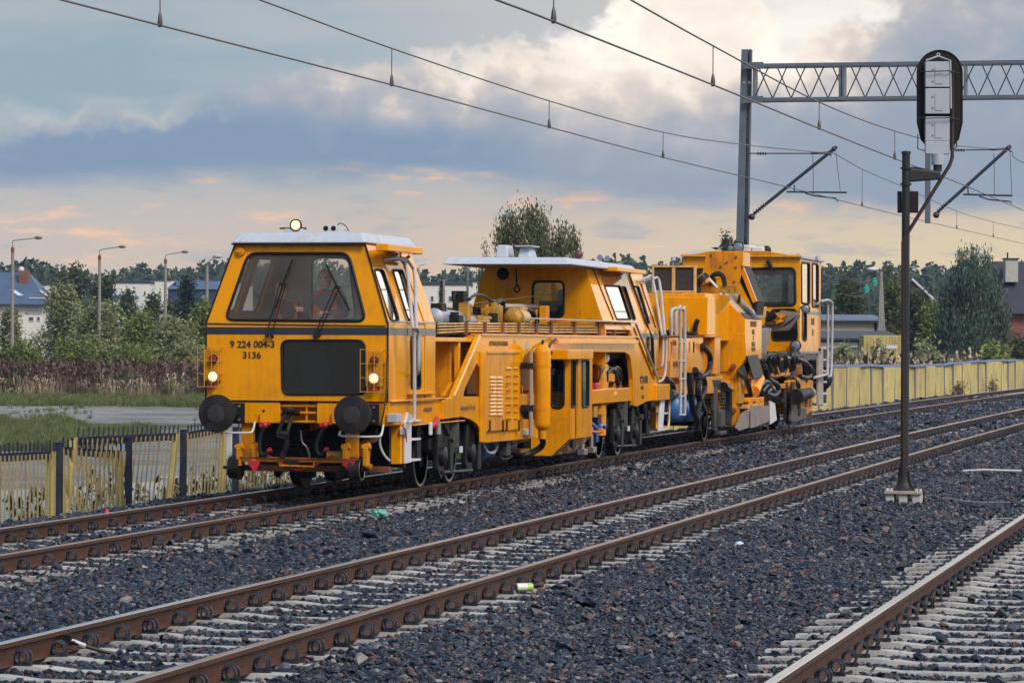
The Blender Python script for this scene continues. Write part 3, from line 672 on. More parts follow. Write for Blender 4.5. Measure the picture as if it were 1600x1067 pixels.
# wipers
for P1, P2, T1, T2, B0, B1 in (((418, 525), (425.5, 526), (439, 444), (448, 446), (458, 407), (431.7, 483)), ((492.5, 526), (499, 523.7), (525, 449), (531.7, 451.5), (511, 414), (547, 485.7))):
    w = empty('wiper'); w.parent = T
    o1 = NF*.03; o2 = NF*.05
    for A, B in ((P1, T1), (P2, T2)):
        A_, B_ = UF(*A)+o1, UF(*B)+o2; MB().tube([A_, B_], .007, 5).build('wiper_arm', BLACK, w)
        MB().cyl(A_-NF*.04, A_+NF*.02, .02, n=8).build('wiper_pivot', BLACK, w)
    m_ = (UF(*T1)+UF(*T2))/2+o2
    MB().box(-.035, .035, -.012, .012, -.02, .02).build('wiper_hub', BLACK, w).location = m_
    MB().tube([UF(*B0)+NF*.03, m_-NF*.012, UF(*B1)+NF*.03], .012, 5).build('wiper_blade', BLACK, w)
# lettering
text_part('fleet_number', '9 224 004-3', .115, FP(394.5, 538.5, S0)-Vector((0, .004, 0)), (math.pi/2, 0, 0), TEXTM, T)
text_part('fleet_number', '3136', .115, FP(393.5, 555.5, S0)-Vector((0, .004, 0)), (math.pi/2, 0, 0), TEXTM, T)
# headlight clusters in wire cages
CAGE = mat('cage_wire_paint', (0.55, 0.3, 0.05), .5)
for xl, xr, yt, yb, cx, yr, yh, yf in ((317, 349, 543, 604, 333, 561, 588, 604), (570, 602, 546, 612, 584.5, 563.5, 591, 608)):
    cl = empty('headlight_cluster'); cl.parent = T
    a, b = FP(xl, yt, S0), FP(xr, yb, S0)
    box(cl, 'back_box', YELD, a.x+.02, b.x-.02, S0-.05, S0-.002, b.z+.06, a.z-.02)
    lamp(cl, 'marker_light', FP(cx, yr, S0-.1), .048, REDL, DKMET, depth=.08)
    lamp(cl, 'headlight', FP(cx-.5, yh, S0-.13), .066, LAMPW, STEEL, depth=.1)
    q = FP(cx-2, yf, S0-.06); box(cl, 'reflector', REFL, q.x-.045, q.x+.045, S0-.07, S0-.05, q.z-.035, q.z+.035)
    m_ = MB(); f = S0-.2
    zs = np.linspace(b.z, a.z, 4)
    for z in zs: m_.tube([(a.x, S0, z), (a.x, f, z), (b.x, f, z), (b.x, S0, z)], .004, 4)
    for x in np.linspace(a.x, b.x, 4): m_.tube([(x, S0, b.z), (x, f, b.z), (x, f, a.z), (x, S0, a.z)], .004, 4)
    m_.build('cage', CAGE, cl)
# ---- buffer beam, buffers, coupling
BEAM_S = .52
for cxp, cyp in ((338, 646), (550, 648)):
    c = FP(cxp, cyp, 0); bu = empty('buffer'); bu.parent = T
    GRS = mat('greased_buffer_face', (0.014, 0.013, 0.015), .45, spec=.3, metal=.1, var=.3, vscale=4, dirt=(0.07, .05, .04), dirt_amt=.5, dscale=4)
    MB().lathe(c, (0, 1, 0), [(-.012, .05), (-.008, .10), (0, .17), (.012, .224), (.03, .226), (.04, .20), (.06, .10), (.10, .085)], 36).build('buffer_head', GRS, bu, smooth=True)
    MB().lathe(c+Vector((0, -.0125, 0)), (0, -1, 0), [(0, .105), (.003, .09)], 28).build('worn_patch', mat('worn_buffer_grease', (0.035, .033, .035), .5, spec=.3, metal=.1, var=.3, vscale=9), bu, smooth=True)
    MB().lathe(c+Vector((0, .1, 0)), (0, 1, 0), [(0, .085), (.2, .085), (.2, .115), (.42, .125)], 20).build('buffer_shank', BLACK, bu, smooth=True)
    x0 = c.x-.17; x1 = c.x+.19
    box(bu, 'buffer_plate', BLACK, x0, x1, BEAM_S-.03, BEAM_S+.0, c.z-.13, c.z+.12)
    for bx in (x0+.05, x1-.06):
        for bz in (-.08, .08): cyl(bu, 'bolt', STEEL, (bx, BEAM_S-.055, c.z+bz), (bx, BEAM_S-.03, c.z+bz), .018, n=6)
a = FP(363, 628, BEAM_S); b = FP(437, 661, BEAM_S); c_ = FP(495, 628, BEAM_S); d_ = FP(600, 661, BEAM_S)
box(T, 'buffer_beam', YEL, a.x-.25, b.x, BEAM_S, BEAM_S+.14, b.z, a.z)
box(T, 'buffer_beam', YEL, c_.x, d_.x+.0, BEAM_S, BEAM_S+.14, b.z, a.z)
box(T, 'beam_recess', YELD, b.x, c_.x, BEAM_S+.25, BEAM_S+.3, b.z, a.z)
for z in (a.z-.04, a.z-.12, b.z+.02): box(T, 'beam_bar', YELD, b.x, c_.x, BEAM_S+.02, BEAM_S+.08, z-.014, z+.014)
box(T, 'beam_bar', YELD, FP(479, 640, .6).x, FP(482, 640, .6).x, BEAM_S+.03, BEAM_S+.06, b.z, a.z)
for q in ((412, 642), (400, 649)): 
    p = FP(*q, BEAM_S); cyl(T, 'beam_hole', BLACK, p-Vector((0, .004, 0)), p+Vector((0, .02, 0)), .017 if q[0] == 412 else .006, n=10)
# screw coupling
hk = empty('screw_coupling'); hk.parent = T
MB().tube([FP(452, 642, .45), FP(444, 652, .32), FP(436, 672, .3), FP(435, 680, .3), FP(446, 682, .3), FP(452, 664, .34), FP(457, 646, .45)], .026, 8, 4).build('link', DKMET, hk, smooth=True)
MB().tube([FP(458, 645, .55), FP(456, 641, .38), FP(448, 641, .34), FP(444, 648, .36)], .04, 8, 4).build('hook', DKMET, hk, smooth=True)
MB().cyl(FP(438, 677, .3), FP(451, 679, .3), .035, n=10).build('pin', DKMET, hk, smooth=True)
MB().tube([FP(447, 682, .32), FP(448, 694, .34), FP(444, 706, .36), FP(440, 716, .36)], .032, 8, 3).build('screw', DKMET, hk, smooth=True)
cyl(T, 'coupling_shaft', DKMET, FP(458, 646, .5), FP(468, 646, .5), .03)
# brake hoses
for q0, pts in (((414, 664), ((413, 668), (409, 676), (406, 692), (407, 706), (413, 710), (419, 704))), ((508, 664), ((505, 669), (500, 680), (495, 694), (496, 706), (503, 710), (508, 703)))):
    bh = empty('brake_hose'); bh.parent = T
    c = FP(*q0, .38); m_ = MB(); m_.sphere(c, .04, 10, 6); m_.cyl(c+Vector((-.06, 0, -.015)), c+Vector((.06, 0, .02)), .025); m_.cyl(c, c+Vector((0, .16, .01)), .02); m_.build('cock', RED, bh, smooth=True)
    MB().tube([FP(*q, .36) for q in pts], .024, 8, 4).build('hose', HOSE, bh, smooth=True)
    MB().cyl(FP(*pts[-1], .36), FP(pts[-1][0]+5, pts[-1][1]-2, .36), .028).build('hose_head', RED, bh, smooth=True)
for px in (406, 518): tube(T, 'cock_lever', RED, [FP(px, 664, .5), FP(px-.5, 647, .5)], .008, 5, 0)
# shunter handrails
tube(T, 'shunter_handrail', WHITE, [FP(350, 673, .3), FP(352, 675.5, .2), FP(388, 676, .2), FP(395, 672, .25), FP(398, 660, .5)], .013, 7, 3)
tube(T, 'shunter_handrail', WHITE, [FP(532, 674, .3), FP(534, 681, .2), FP(588, 682, .2), FP(596, 678, .25), FP(599, 664, .5)], .013, 7, 3)
# legs below the beam and measuring trolley frame
for xl, xr in ((379, 396), (541, 560)):
    a, b = FP(xl, 661, .62), FP(xr, 716, .62); box(T, 'trolley_leg', YELD, a.x, b.x, .58, .66, b.z, a.z)
box(T, 'step_plate', WHITE, FP(355, 677, .6).x, FP(364, 677, .6).x, .55, .58, FP(355, 718, .6).z, FP(355, 677, .6).z)
tr = empty('measuring_trolley'); tr.parent = T
a, b = FP(372, 716, .45), FP(558, 720, .45)
box(tr, 'crossbar', YELD, a.x, b.x, .42, .5, a.z-.035, a.z+.005)
tube(tr, 'crossbar_rod', RUST, [FP(375, 714, .4), FP(560, 718, .4)], .012, 6, 0)
tube(tr, 'lower_rod', YELD, [FP(436, 720, .4), FP(437, 727, .4), FP(490, 729, .4), FP(491, 720, .4)], .012, 6, 0)
for xs in ((374, 398), (540, 572)):
    for k, px in enumerate(xs):
        q = FP(px, 712, .45); m_ = MB(); m_.box(q.x-.03, q.x+.03, .40, .52, q.z-.12, q.z+.1); m_.cyl((q.x-.05, .46, q.z+.09), (q.x+.05, .46, q.z+.12), .045, n=10); m_.build('bracket', YELD, tr, .01)
for px in (396, 544):
    q = FP(px, 727, .38); MB().hull8([q+Vector((-.09, 0, .06)), q+Vector((.09, 0, .06)), q+Vector((.03, 0, -.07)), q+Vector((-.0, 0, -.07))], [q+Vector((-.09, .03, .06)), q+Vector((.09, .03, .06)), q+Vector((.03, .03, -.07)), q+Vector((0, .03, -.07))]).build('warning_flap', REFL, tr)
for sd in (-1, 1):
    w = wheel(tr, sd*.75, .5, .135, sd, zc=.33); MB().cyl((sd*.55, .5, .33), (sd*.9, .5, .33), .02).build('stub_axle', DKMET, tr)
q = FP(455, 725, .42); m_ = MB().box(q.x-.09, q.x+.09, .4, .5, q.z-.05, q.z+.05); m_.build('pickup_box', DKMET, tr, .01)
cyl(T, 'cross_shaft', mat('oily_brass', (.3, .2, .02), .4), FP(512, 712, .8), FP(532, 712, .8), .06)
# dark gear between the legs under the cab
random.seed(3)
ug = empty('under_gear'); ug.parent = T
for i in range(16):
    x = random.uniform(-.62, .7); z = random.uniform(.25, .85); s = random.uniform(.75, 1.5)
    m_ = MB(); k = random.random()
    if k < .5: m_.box(x-random.uniform(.05, .16), x+random.uniform(.05, .16), s, s+.2, z-.08, z+random.uniform(.04, .2))
    elif k < .8: m_.cyl((x-.15, s, z), (x+.15, s, z+random.uniform(-.1, .1)), random.uniform(.03, .07))
    else: m_.tube([(x, s, z), (x+.1, s-.1, z-.15), (x+.25, s, z-.1), (x+.3, s, z+.1)], .018, 6, 3)
    m_.build('gear_piece', random.choice([DKMET, BLACK, DKMET, YELD, DKMET, BOGIE]), ug, .006)
box(ug, 'under_cab_shade_sheet', BLACK, -.95, .95, 1.9, 2.0, .3, 1.08, 0)  # black sheet added to stand for the deep shade under the cab
tube(ug, 'air_pipe', STEEL, [FP(470, 672, .7), FP(472, 690, .7), FP(480, 700, .72), FP(484, 715, .75)], .012, 6)
tube(ug, 'red_linkage', RED, [FP(398, 690, .6), FP(402, 706, .6), FP(420, 712, .6), (0, .6, .3), FP(520, 712, .6)], .014, 6, 2)
# cable and junction box at the corner
box(T, 'junction_box', GREYR, FP(605, 654, .55).x, FP(622, 654, .55).x, .52, .72, FP(605, 660, .55).z, FP(605, 646, .55).z, .012)
tube(T, 'corner_cable', mat('brown_cable', (.09, .05, .03), .5), [FP(604, 560, .45), FP(604.5, 600, .44), FP(600, 640, .45), FP(595, 664, .5)], .012, 6)
tube(T, 'grey_hose', GREYR, [FP(594, 676, .7), FP(594, 695, .7), FP(600, 710, .72), FP(609, 720, .75)], .016, 6)
tube(T, 'stay_bar', YELD, [SP(620, 680, .8), SP(600, 708, .8)], .025, 6, 0)
box(T, 'cross_sill', RUST, -.95, 1.0, 1.05, 1.2, .27, .34)
lamp(T, 'unlit_low_lamp', FP(583, 686, .8), .04, CLEARL, OLIVE)
# ---- deck and side beams
for sd in (1, -1):
    lx0, lx1 = sorted((sd*1.0, sd*1.13))
    MB().box(lx0, lx1, S0+.06, 3.0, .84, 1.12).build('deck_beam', YEL, T, .01)
    MB().box(lx0, lx1+(.02 if sd > 0 else 0), 3.0, 18.6, .90, 1.12).build('deck_beam', YEL, T, .01)
box(T, 'deck_flange', YEL, .98, 1.17, S0+.06, 4.2, 1.122, 1.14)
box(T, 'beam_flange', YEL, .98, 1.16, 1.6, 4.2, .82, .838)
box(T, 'deck_plate', YELD, -1.0, 1.0, S0+.2, 18.6, 1.0, 1.10, 0)
text_part('beam_lettering', '•AWARIE HP', .075, SP(668, 640, 1.133)+Vector((.004, 0, 0)), (math.pi/2, 0, math.pi/2), TEXTB, T)
text_part('beam_lettering', 'Pneumatyka  -Ch-  -Op-', .075, SP(731, 636, 1.19)+Vector((.012, 0, 0)), (math.pi/2, 0, math.pi/2), TEXTB, T)
# ---- front steps
lad = empty('access_ladder'); lad.parent = T
plate(lad, 'stringer', WHITE, SPS([(634, 660), (638, 644), (643, 648), (643, 722), (634, 724)], 1.16), [], (1, 0, 0), .03)
plate(lad, 'stringer', BLACK, SPS([(652, 656), (654, 642), (658, 646), (658, 720), (652, 721)], 1.0), [], (1, 0, 0), .03)
for y in (658, 687, 719.5):
    A, B = SP(643, y, 1.16), SP(658, y-1, 1.16); box(lad, 'rung', WHITE, .92, 1.16, A.y, B.y, A.z-.012, A.z+.012, .004)
box(lad, 'back_plate', BLACK, .85, .88, SP(643, 690, 1.16).y, SP(658, 690, 1.16).y, .35, .88, 0)
sbox(lad, 'yellow_stringer', YEL, (626, 662), (634, 724), 1.0, 1.12)
sbox(lad, 'white_tag', WHITE, (627, 668), (632, 679), 1.12, 1.14)
tube(lad, 'red_lever', RED, [SP(630, 668, 1.16), SP(634, 674, 1.17), SP(635, 690, 1.16)], .01, 6)
# hand rails at the cab door
def HR(px, py, lx=1.24): return SP(px, py, lx)
tube(T, 'door_handrail', GREYR, [US(598, 408), US(602, 408)+NS*.1, US(614, 411)+NS*.12, US(622, 428)+NS*.12, HR(644, 505), HR(647, 525), HR(647.5, 640), HR(645, 656), HR(637, 661)], .022, 9, 4)
tube(T, 'door_handrail', GREYR, [US(609, 408), US(616, 409)+NS*.12, US(626, 420)+NS*.14, US(632, 440)+NS*.14, HR(650, 505, 1.27), HR(654, 522, 1.27), HR(654, 575, 1.27), HR(651, 584, 1.2), SP(646, 587, 1.13)], .022, 9, 4)
# ---- main side girder
LXG = 1.18
outer = [(750, 524), (872, 524.5), (996, 526.5), (1023, 600), (1043.5, 599.5), (1043.8, 620), (1010, 627.5), (995, 635), (990, 633), (989, 592), (986, 562), (983, 554), (976, 550), (862, 550), (826, 551), (819, 556), (814.5, 572), (813, 600), (813.5, 645), (818, 655), (842, 655), (842, 684), (753.5, 692), (751, 672), (745, 662), (735, 655), (722, 651), (692, 655), (692, 626), (708.5, 620)]
hole = rounded(SPS([(745.3, 567), (751, 578), (752.5, 590), (752.5, 619.5), (724, 619.5), (726, 608)], LXG), .03, 2)
plate(T, 'side_girder', YEL, SPS(outer, LXG), [hole], (1, 0, 0), .07, .006)
plate(T, 'off_side_girder', YEL, [Vector((-1.11, p.y, p.z)) for p in SPS(outer, LXG)], [], (1, 0, 0), .06, 0)
tube(T, 'girder_edge', mat('pale_edge_paint', (.72, .46, .2), .45), SPS([(709, 619), (750, 524.5)], LXG+.0), .016, 5, 0)  # paler line along the slanted girder edge
box(T, 'girder_cap', YEL, 1.05, 1.21, SP(750, 524, LXG).y, SP(996, 526, LXG).y, 1.925, 1.95, .004)
box(T, 'top_beam', YEL, .98, 1.10, SE-.1, SP(747, 530, 1.1).y, SP(690, 534, 1.1).z, SP(690, 527, 1.1).z)
box(T, 'post', YELD, .72, .98, SP(704, 560, .98).y, SP(716, 560, .98).y, 1.12, SP(704, 534, 1.1).z)
box(T, 'post', YEL, 1.02, 1.08, SP(716.5, 560, 1.08).y, SP(719.5, 560, 1.08).y, 1.12, SP(704, 534, 1.1).z)
plate(T, 'brace_plate', YELD, SPS([(693, 619), (706, 598), (715, 596), (717, 606), (708, 620)], 1.06), [], (1, 0, 0), .05)
tube(T, 'brace_pipe', YELD, [SP(722, 545, .8), SP(735, 530, .5)], .09, 10, 0)
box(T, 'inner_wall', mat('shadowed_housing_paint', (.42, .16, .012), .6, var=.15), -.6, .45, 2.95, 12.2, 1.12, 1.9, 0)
box(T, 'inner_gear', DKMET, .45, .62, 3.2, 6.5, 1.12, 1.45)
plate(T, 'wheel_arch', BLACK, SPS([(694, 652), (722, 651), (740, 660), (749, 690), (748, 700), (694, 700)], 1.0), [], (1, 0, 0), .02)
sbox(T, 'girder_rib', YEL, (753.5, 549), (760, 690), LXG, LXG+.04)
text_part('girder_lettering', 'IDZ TRI AQ 180T KOLUMNA', .085, SP(779, 537, LXG)+Vector((.004, 0, 0)), (math.pi/2, 0, math.pi/2), TEXTB, T)
sbox(T, 'type_plate', GREYR, (822, 535), (826, 546), LXG, LXG+.006, 0)
# louvred doors
for k, (x0, x1, yb, rows, y0l, y1l, cols) in enumerate(((761, 786.5, 672, 11, 588, 645, ((765, 774), (776, 784))), (787.5, 811.5, 671, 8, 574, 652, ((790, 798), (802, 809))))):
    d = sbox(T, 'louvred_door', YELO if k == 0 else YEL, (x0, 549), (x1, yb), LXG, LXG+.035, .012)
    for y in np.linspace(y0l, y1l, rows):
        for cx0, cx1 in cols:
            A = SP(cx0, y, LXG+.035); B = SP(cx1, y+1.6+(1-k)*1.2, LXG+.035)
            MB().hull8([(A.x, A.y, B.z), (A.x, B.y, B.z), (A.x+.022, B.y, B.z), (A.x+.022, A.y, B.z)], [(A.x, A.y, A.z), (A.x, B.y, A.z), (A.x+.002, B.y, A.z), (A.x+.002, A.y, A.z)]).build('louvre', mat('louvre_highlight_paint', (.72, .40, .13), .35) if k == 0 else YEL, d)  # first door's louvres take a paler colour as painted-in warm highlights
    for hx in ((x0+3.5, x1-1) if k == 0 else (x0+3, x1+.5)):
        A = SP(hx, 603, LXG+.035); B = SP(hx, 616, LXG+.035)
        MB().tube([A, A+Vector((.04, 0, 0)), B+Vector((.04, 0, 0)), B], .006, 5).build('door_handle', YELD, d)
    for hx in (x0+3, x1-2):
        A = SP(hx, 657, LXG+.035); B = SP(hx, 673, LXG+.035); MB().tube([A+Vector((.01, .06, 0)), A+Vector((.015, 0, 0)), B+Vector((.015, 0, 0)), B+Vector((.01, -.05, .01))], .011, 5).build('latch', BLACK, d)
    MB().box(LXG, LXG+.055, SP(x0, 549, LXG+.035).y-.01, SP(x1, 549, LXG+.035).y+.01, SP(x0, 550, LXG+.035).z-.02, SP(x0, 547.5, LXG+.035).z).build('door_lintel', YEL, d, .006)
# gas bottle
bt = empty('gas_bottle'); bt.parent = T
zt = SP(847.5, 538, 1.38).z; zb = SP(847.5, 672, 1.38).z; sb = SP(847.5, 600, 1.38).y
MB().lathe((1.38, sb, zb), (0, 0, 1), [(0, .04), (.02, .08), (.06, .108), (.1, .115), (zt-zb-.13, .115), (zt-zb-.07, .105), (zt-zb-.02, .07), (zt-zb, .03)], 24).build('bottle', YEL, bt, smooth=True)
for y in (571, 637): 
    z = SP(847.5, y, 1.38).z; MB().lathe((1.38, sb, z), (0, 0, 1), [(-.02, .121), (.02, .121)], 24).build('clamp_band', YEL, bt, smooth=True)
cyl(bt, 'valve', DKMET, (1.38, sb, zt-.01), (1.38, sb, zt+.06), .018, n=8); cyl(bt, 'neck', YELD, (1.38, sb, zb-.12), (1.38, sb, zb+.02), .05, .06, n=10)
text_part('bottle_lettering', 'TLEN 40\nPROBA', .05, (1.38+.117, sb-.0, SP(847, 581, 1.38).z), (math.pi/2, 0, math.pi/2-.5), TEXTM, bt)
tube(T, 'vent_pipe', mat('grey_brown_pipe', (.30, .24, .2), .5), [SP(829.5, 549, 1.34), SP(829.5, 682, 1.34)], .03, 10, 0)
for y in (571, 637): 
    q = SP(830, y, 1.34); box(T, 'pipe_clamp', DKMET, 1.2, 1.38, q.y-.05, q.y+.05, q.z-.05, q.z+.04)
tube(T, 'bottle_hose', HOSE, [(1.38, sb, zb-.1), SP(848, 694, 1.34), SP(838, 703, 1.25), SP(818, 712, 1.1), SP(800, 712, .9), SP(785, 705, .8)], .045, 9, 4)
# work cabin slung under the girder
wc = empty('work_cabin'); wc.parent = T
LC = 1.45; f = SP(889.5, 600, LC).y; r_ = SP(925, 600, LC).y; zt = SP(889, 552, LC).z; zc = SP(889, 686, LC).z; zb = SP(868, 711, LC-.25).z
fw = FP(830, 640, f).x
frt = [(fw, f, zt), (LC, f, zt), (LC, f, zc), (LC-.26, f, zb), (fw, f, zb)]
ov = rounded([FP(861.5, 563, f), FP(881, 563, f), FP(881, 637, f), FP(861.5, 637, f)], .09, 6)
plate(wc, 'front_wall', YEL, frt, [ov], (0, -1, 0), .04, 0); window(wc, ov, (0, -1, 0), GLASSD, .02)
MB().hull8([(fw, f+.06, zb), (LC-.27, f+.06, zb), (LC-.27, r_, zb), (fw, r_, zb)], [(fw, f+.06, zc), (LC-.01, f+.06, zc), (LC-.01, r_, zc), (fw, r_, zc)]).build('cabin_floor', YEL, wc, .005)
box(wc, 'back_wall', DARKIN, fw, fw+.04, f+.04, r_, zc, zt, 0); box(wc, 'rear_wall', YEL, fw, LC-.03, r_-.05, r_, zc, zt); box(wc, 'ceiling', YELD, fw, LC, f+.04, r_, zt-.03, zt+.01)
box(wc, 'operator_seat', GREYR, fw+.1, fw+.3, f+.35, f+.55, zc, zc+.75)
tube(wc, 'seat_lever', STEEL, [FP(868, 620, f+.3), FP(872, 598, f+.3), FP(876, 580, f+.35)], .02, 6)
for (x0, x1, wx0, wx1, nm) in ((890, 899, 892, 898.3, 'wall_panel'), (903.5, 925.5, 909, 919.5, 'cabin_door')):
    s0, s1 = SP(x0, 600, LC).y, SP(x1, 600, LC).y; q0, q1 = SP(wx0, 600, LC).y, SP(wx1, 600, LC).y; za, zb2 = SP(wx0, 564, LC).z, SP(wx0, 636, LC).z
    h = rounded([Vector((LC, q0, zb2)), Vector((LC, q1, zb2)), Vector((LC, q1, za)), Vector((LC, q0, za))], .05, 3)
    plate(wc, nm, YEL, [(LC, s0, zc), (LC, s1, zc), (LC, s1, zt), (LC, s0, zt)], [h], (1, 0, 0), .04, 0)
    window(wc, h, (1, 0, 0), GLASSS, .016)
s0, s1 = SP(899, 600, LC).y, SP(903.5, 600, LC).y; box(wc, 'door_gap', BLACK, LC-.08, LC-.03, s0, s1, zb+.1, zt, 0)
sbox(wc, 'canopy', YEL, (888, 546.5), (927, 561), LC-.35, LC+.06, .01)
tube(wc, 'flue_cable', HOSE, [SP(862, 552, 1.3), SP(857, 545, 1.3), SP(862, 535, 1.25), SP(868, 530, 1.22)], .02, 6)
sbox(T, 'cover_strip', YEL, (873, 530), (998, 537.5), LXG, LXG+.08, .006)
# hydraulic lifting and lining gear behind the cabin
hy = empty('lifting_unit'); hy.parent = T
box(hy, 'housing_back', YELD, .1, .3, 12.0, 17.0, 1.12, 1.86, 0)
plate(hy, 'belt_guard', BLACK, SPS([(966, 552), (971, 552), (984, 604), (964, 606)], .7), [], (1, 0, 0), .05)
q0, q1 = SP(939, 566, .95), SP(939, 680, .95)
cyl(hy, 'ram', YELO, q0, Vector((q0.x, q0.y, q1.z)), .10, .085)
box(hy, 'ram_guide', YELO, .98, 1.08, SP(941, 600, 1.05).y, SP(948, 600, 1.05).y, SP(941, 628, 1.05).z, SP(941, 570, 1.05).z)
MB().lathe(SP(942, 566, 1.0), (0, 0, 1), [(0, .08), (.05, .11), (.11, .1), (.15, .05), (.2, .03), (.22, .012)], 14).build('accumulator', mat('grey_white_casting', (.5, .48, .46), .5), hy, smooth=True)
box(hy, 'valve_block', YEL, .92, 1.08, SP(945, 592, 1.05).y, SP(958, 592, 1.05).y, SP(945, 597, 1.05).z, SP(945, 584, 1.05).z)
for i in range(4):
    q = SP(947+i*2.4, 583, 1.05); cyl(hy, 'fitting', [STEEL, BLACK, STEEL, OLIVE][i], q, q+Vector((0, 0, .1)), .028, n=8)
box(hy, 'red_valve', RED, .98, 1.12, SP(931, 600, 1.1).y, SP(937, 600, 1.1).y, SP(931, 624, 1.1).z, SP(931, 598, 1.1).z, .02)
cyl(hy, 'red_motor', RED, SP(926, 620, 1.05), SP(934, 622, 1.05), .07)
for pts in (((948, 583), (958, 576), (966, 584), (969, 596), (966, 604)), ((952, 597), (955, 607), (963, 610), (966, 600), (960, 580)), ((958, 580), (962, 574), (968, 578), (971, 590)), ((932, 570), (938, 576), (936, 592), (933, 604))):
    MB().tube([SP(*q, 1.08) for q in pts], .032 if pts[0][0] != 932 else .014, 8, 4).build('hydraulic_hose', HOSE, hy, smooth=True)
tube(hy, 'steel_pipe', STEEL, SPS([(939, 590), (944, 578), (947, 572)], 1.1), .014, 6)
cyl(hy, 'roller', mat('dark_blue_roller', (.03, .04, .07), .3, metal=.5), SP(949, 617, 1.0), SP(978, 617, 1.0), .11)
for px in (947, 980): q = SP(px, 617, 1.0); cyl(hy, 'roller_end', YEL, q-Vector((0, .1, 0)), q+Vector((0, .12, 0)), .16)
sbox(hy, 'roller_beam', YEL, (948, 603), (986, 610), .6, .98); sbox(hy, 'roller_beam', YEL, (948, 624), (986, 629), .6, 1.02)
MB().prism([(p.y, p.z) for p in SPS([(930, 632), (943, 630), (948, 648), (936, 660), (931, 676), (928, 660)], 1.0)], .85, 1.0).build('clamp_arm', YELO, hy, .01)
cyl(hy, 'clamp_pin', YELO, SP(938, 640, .8), SP(938, 640, 1.08), .09)
cyl(hy, 'ram_rod', STEEL, SP(945, 630, .98), SP(945, 646, .98), .022)
for cxy, mt in ((((922, 660), (930, 668), (933, 684)), BLUE), (((936, 666), (942, 664), (945, 668)), BLUE), (((921, 674), (932, 675), (940, 673)), RED), (((931, 676), (932, 690)), BLUE)):
    MB().tube([SP(*q, 1.12) for q in cxy], .03, 7, 3).build('marker_hose', mt, hy, smooth=True)
for q in ((924, 700), (910, 703)): 
    A = SP(*q, 1.1); cyl(hy, 'tamping_tine', STEEL, A+Vector((0, 0, .35)), A, .03); box(hy, 'tine_shoe', STEEL, A.x-.06, A.x+.06, A.y-.1, A.y+.12, A.z-.07, A.z+.02)
for q in ((926, 642), (932, 655)): A = SP(*q, 1.05); MB().box(A.x-.1, A.x+.05, A.y-.12, A.y+.15, A.z-.1, A.z+.08).build('hydraulic_block', random.choice([OLIVE, DKMET]), hy, .01)
# ---- bogies
def bogie(p, s, wb, lx=1.02, mt=BOGIE, r=.365, tag_=None):
    b = empty('bogie'); b.parent = p
    for k in (-.5, .5):
        for sd in (-1, 1): wheel(b, sd*.7525, s+k*wb, r, sd)
        MB().cyl((-.75, s+k*wb, r), (.75, s+k*wb, r), .08).build('axle', DKMET, b, smooth=True)
    for sd in (-1, 1):
        x0, x1 = sorted((sd*(lx-.12), sd*lx)); sc = s-.55*sd if False else s
        pr = [(s-wb*.75, .62), (s-wb*.3, .70), (s-.2, .50), (s+.2, .50), (s+wb*.3, .70), (s+wb*.75, .62), (s+wb*.75, .50), (s+wb*.35, .40), (s-wb*.35, .40), (s-wb*.75, .50)]
        MB().prism(pr, x0, x1).build('side_frame', mt, b, .015)
        for k in (-.5, .5):
            c = s+k*wb; xo = sd*lx
            m_ = MB(); m_.prism([(c-.16, .78), (c+.06, .80), (c+.2, .55), (c+.15, .18), (c-.02, .10), (c-.2, .25)], xo, xo+sd*.07); m_.build('axle_guard', mt, b, .015)
            MB().lathe((xo+sd*.07, c, .4), (sd, 0, 0), [(0, .13), (.05, .12), (.07, .06)], 14).build('axle_box', mt, b, smooth=True)
            MB().cyl((xo+sd*.04, c+.22, .42), (xo+sd*.04, c+.28, .88), .055, n=10).build('spring', DKMET, b, smooth=True)
            MB().tube([(xo+sd*.1, c-.12, .98), (xo+sd*.1, c-.04, .84), (xo+sd*.1, c+.26, .66), (xo+sd*.1, c+.32, .62)], .022, 6).build('brake_hanger', BOGIG, b, smooth=True)
            MB().cyl((xo, c+.3, .62), (xo+sd*.16, c+.3, .62), .05, n=10).build('hanger_pin', BOGIG, b, smooth=True)
            MB().box(min(xo+sd*.02, xo+sd*.12), max(xo+sd*.02, xo+sd*.12), c+.26, c+.44, .16, .6).build('brake_shoe', mt, b, .02)
        MB().cyl((sd*(lx-.05), s-.05, .5), (sd*(lx-.05), s-.05, .92), .17, n=18).build('bolster_drum', BOGIG, b, .01, True)
        MB().box(min(sd*.8, sd*(lx+.08)), max(sd*.8, sd*(lx+.08)), s-.33, s+.23, .80, .84).build('bolster_plate', mt, b, .01)
        MB().tube([(sd*(lx+.1), s-wb*.5, .2), (sd*(lx+.1), s+wb*.5, .17)], .02, 6).build('brake_rod', BOGIG, b)
        MB().box(min(sd*(lx+.1), sd*(lx+.12)), max(sd*(lx+.1), sd*(lx+.12)), s+.05, s+.16, .42, .5).build('data_plate', WHITE, b)
    MB().box(-.85, .85, s-.3, s+.3, .45, .8).build('bolster', DKMET, b, .02)
    return b
BS1 = (SP(655, 757, .8).y+SP(700, 751, .8).y)/2; BS2 = (SP(934, 713, .8).y+SP(963, 708, .8).y)/2
bogie(T, BS1, 1.5); bogie(T, BS2, 1.55)
fc = empty('brake_cock'); fc.parent = T
q = SP(678, 664, 1.16); m_ = MB(); m_.sphere(q, .05, 8, 6); m_.cyl(q, q+Vector((.02, .1, .1)), .025, n=8); m_.cyl(q+Vector((0, -.1, -.02)), q+Vector((0, .06, .02)), .022, n=8); m_.build('cock', RED, fc, smooth=True)
box(fc, 'cock_tag', WHITE, q.x-.02, q.x+.01, q.y-.2, q.y-.1, q.z-.12, q.z+.04)
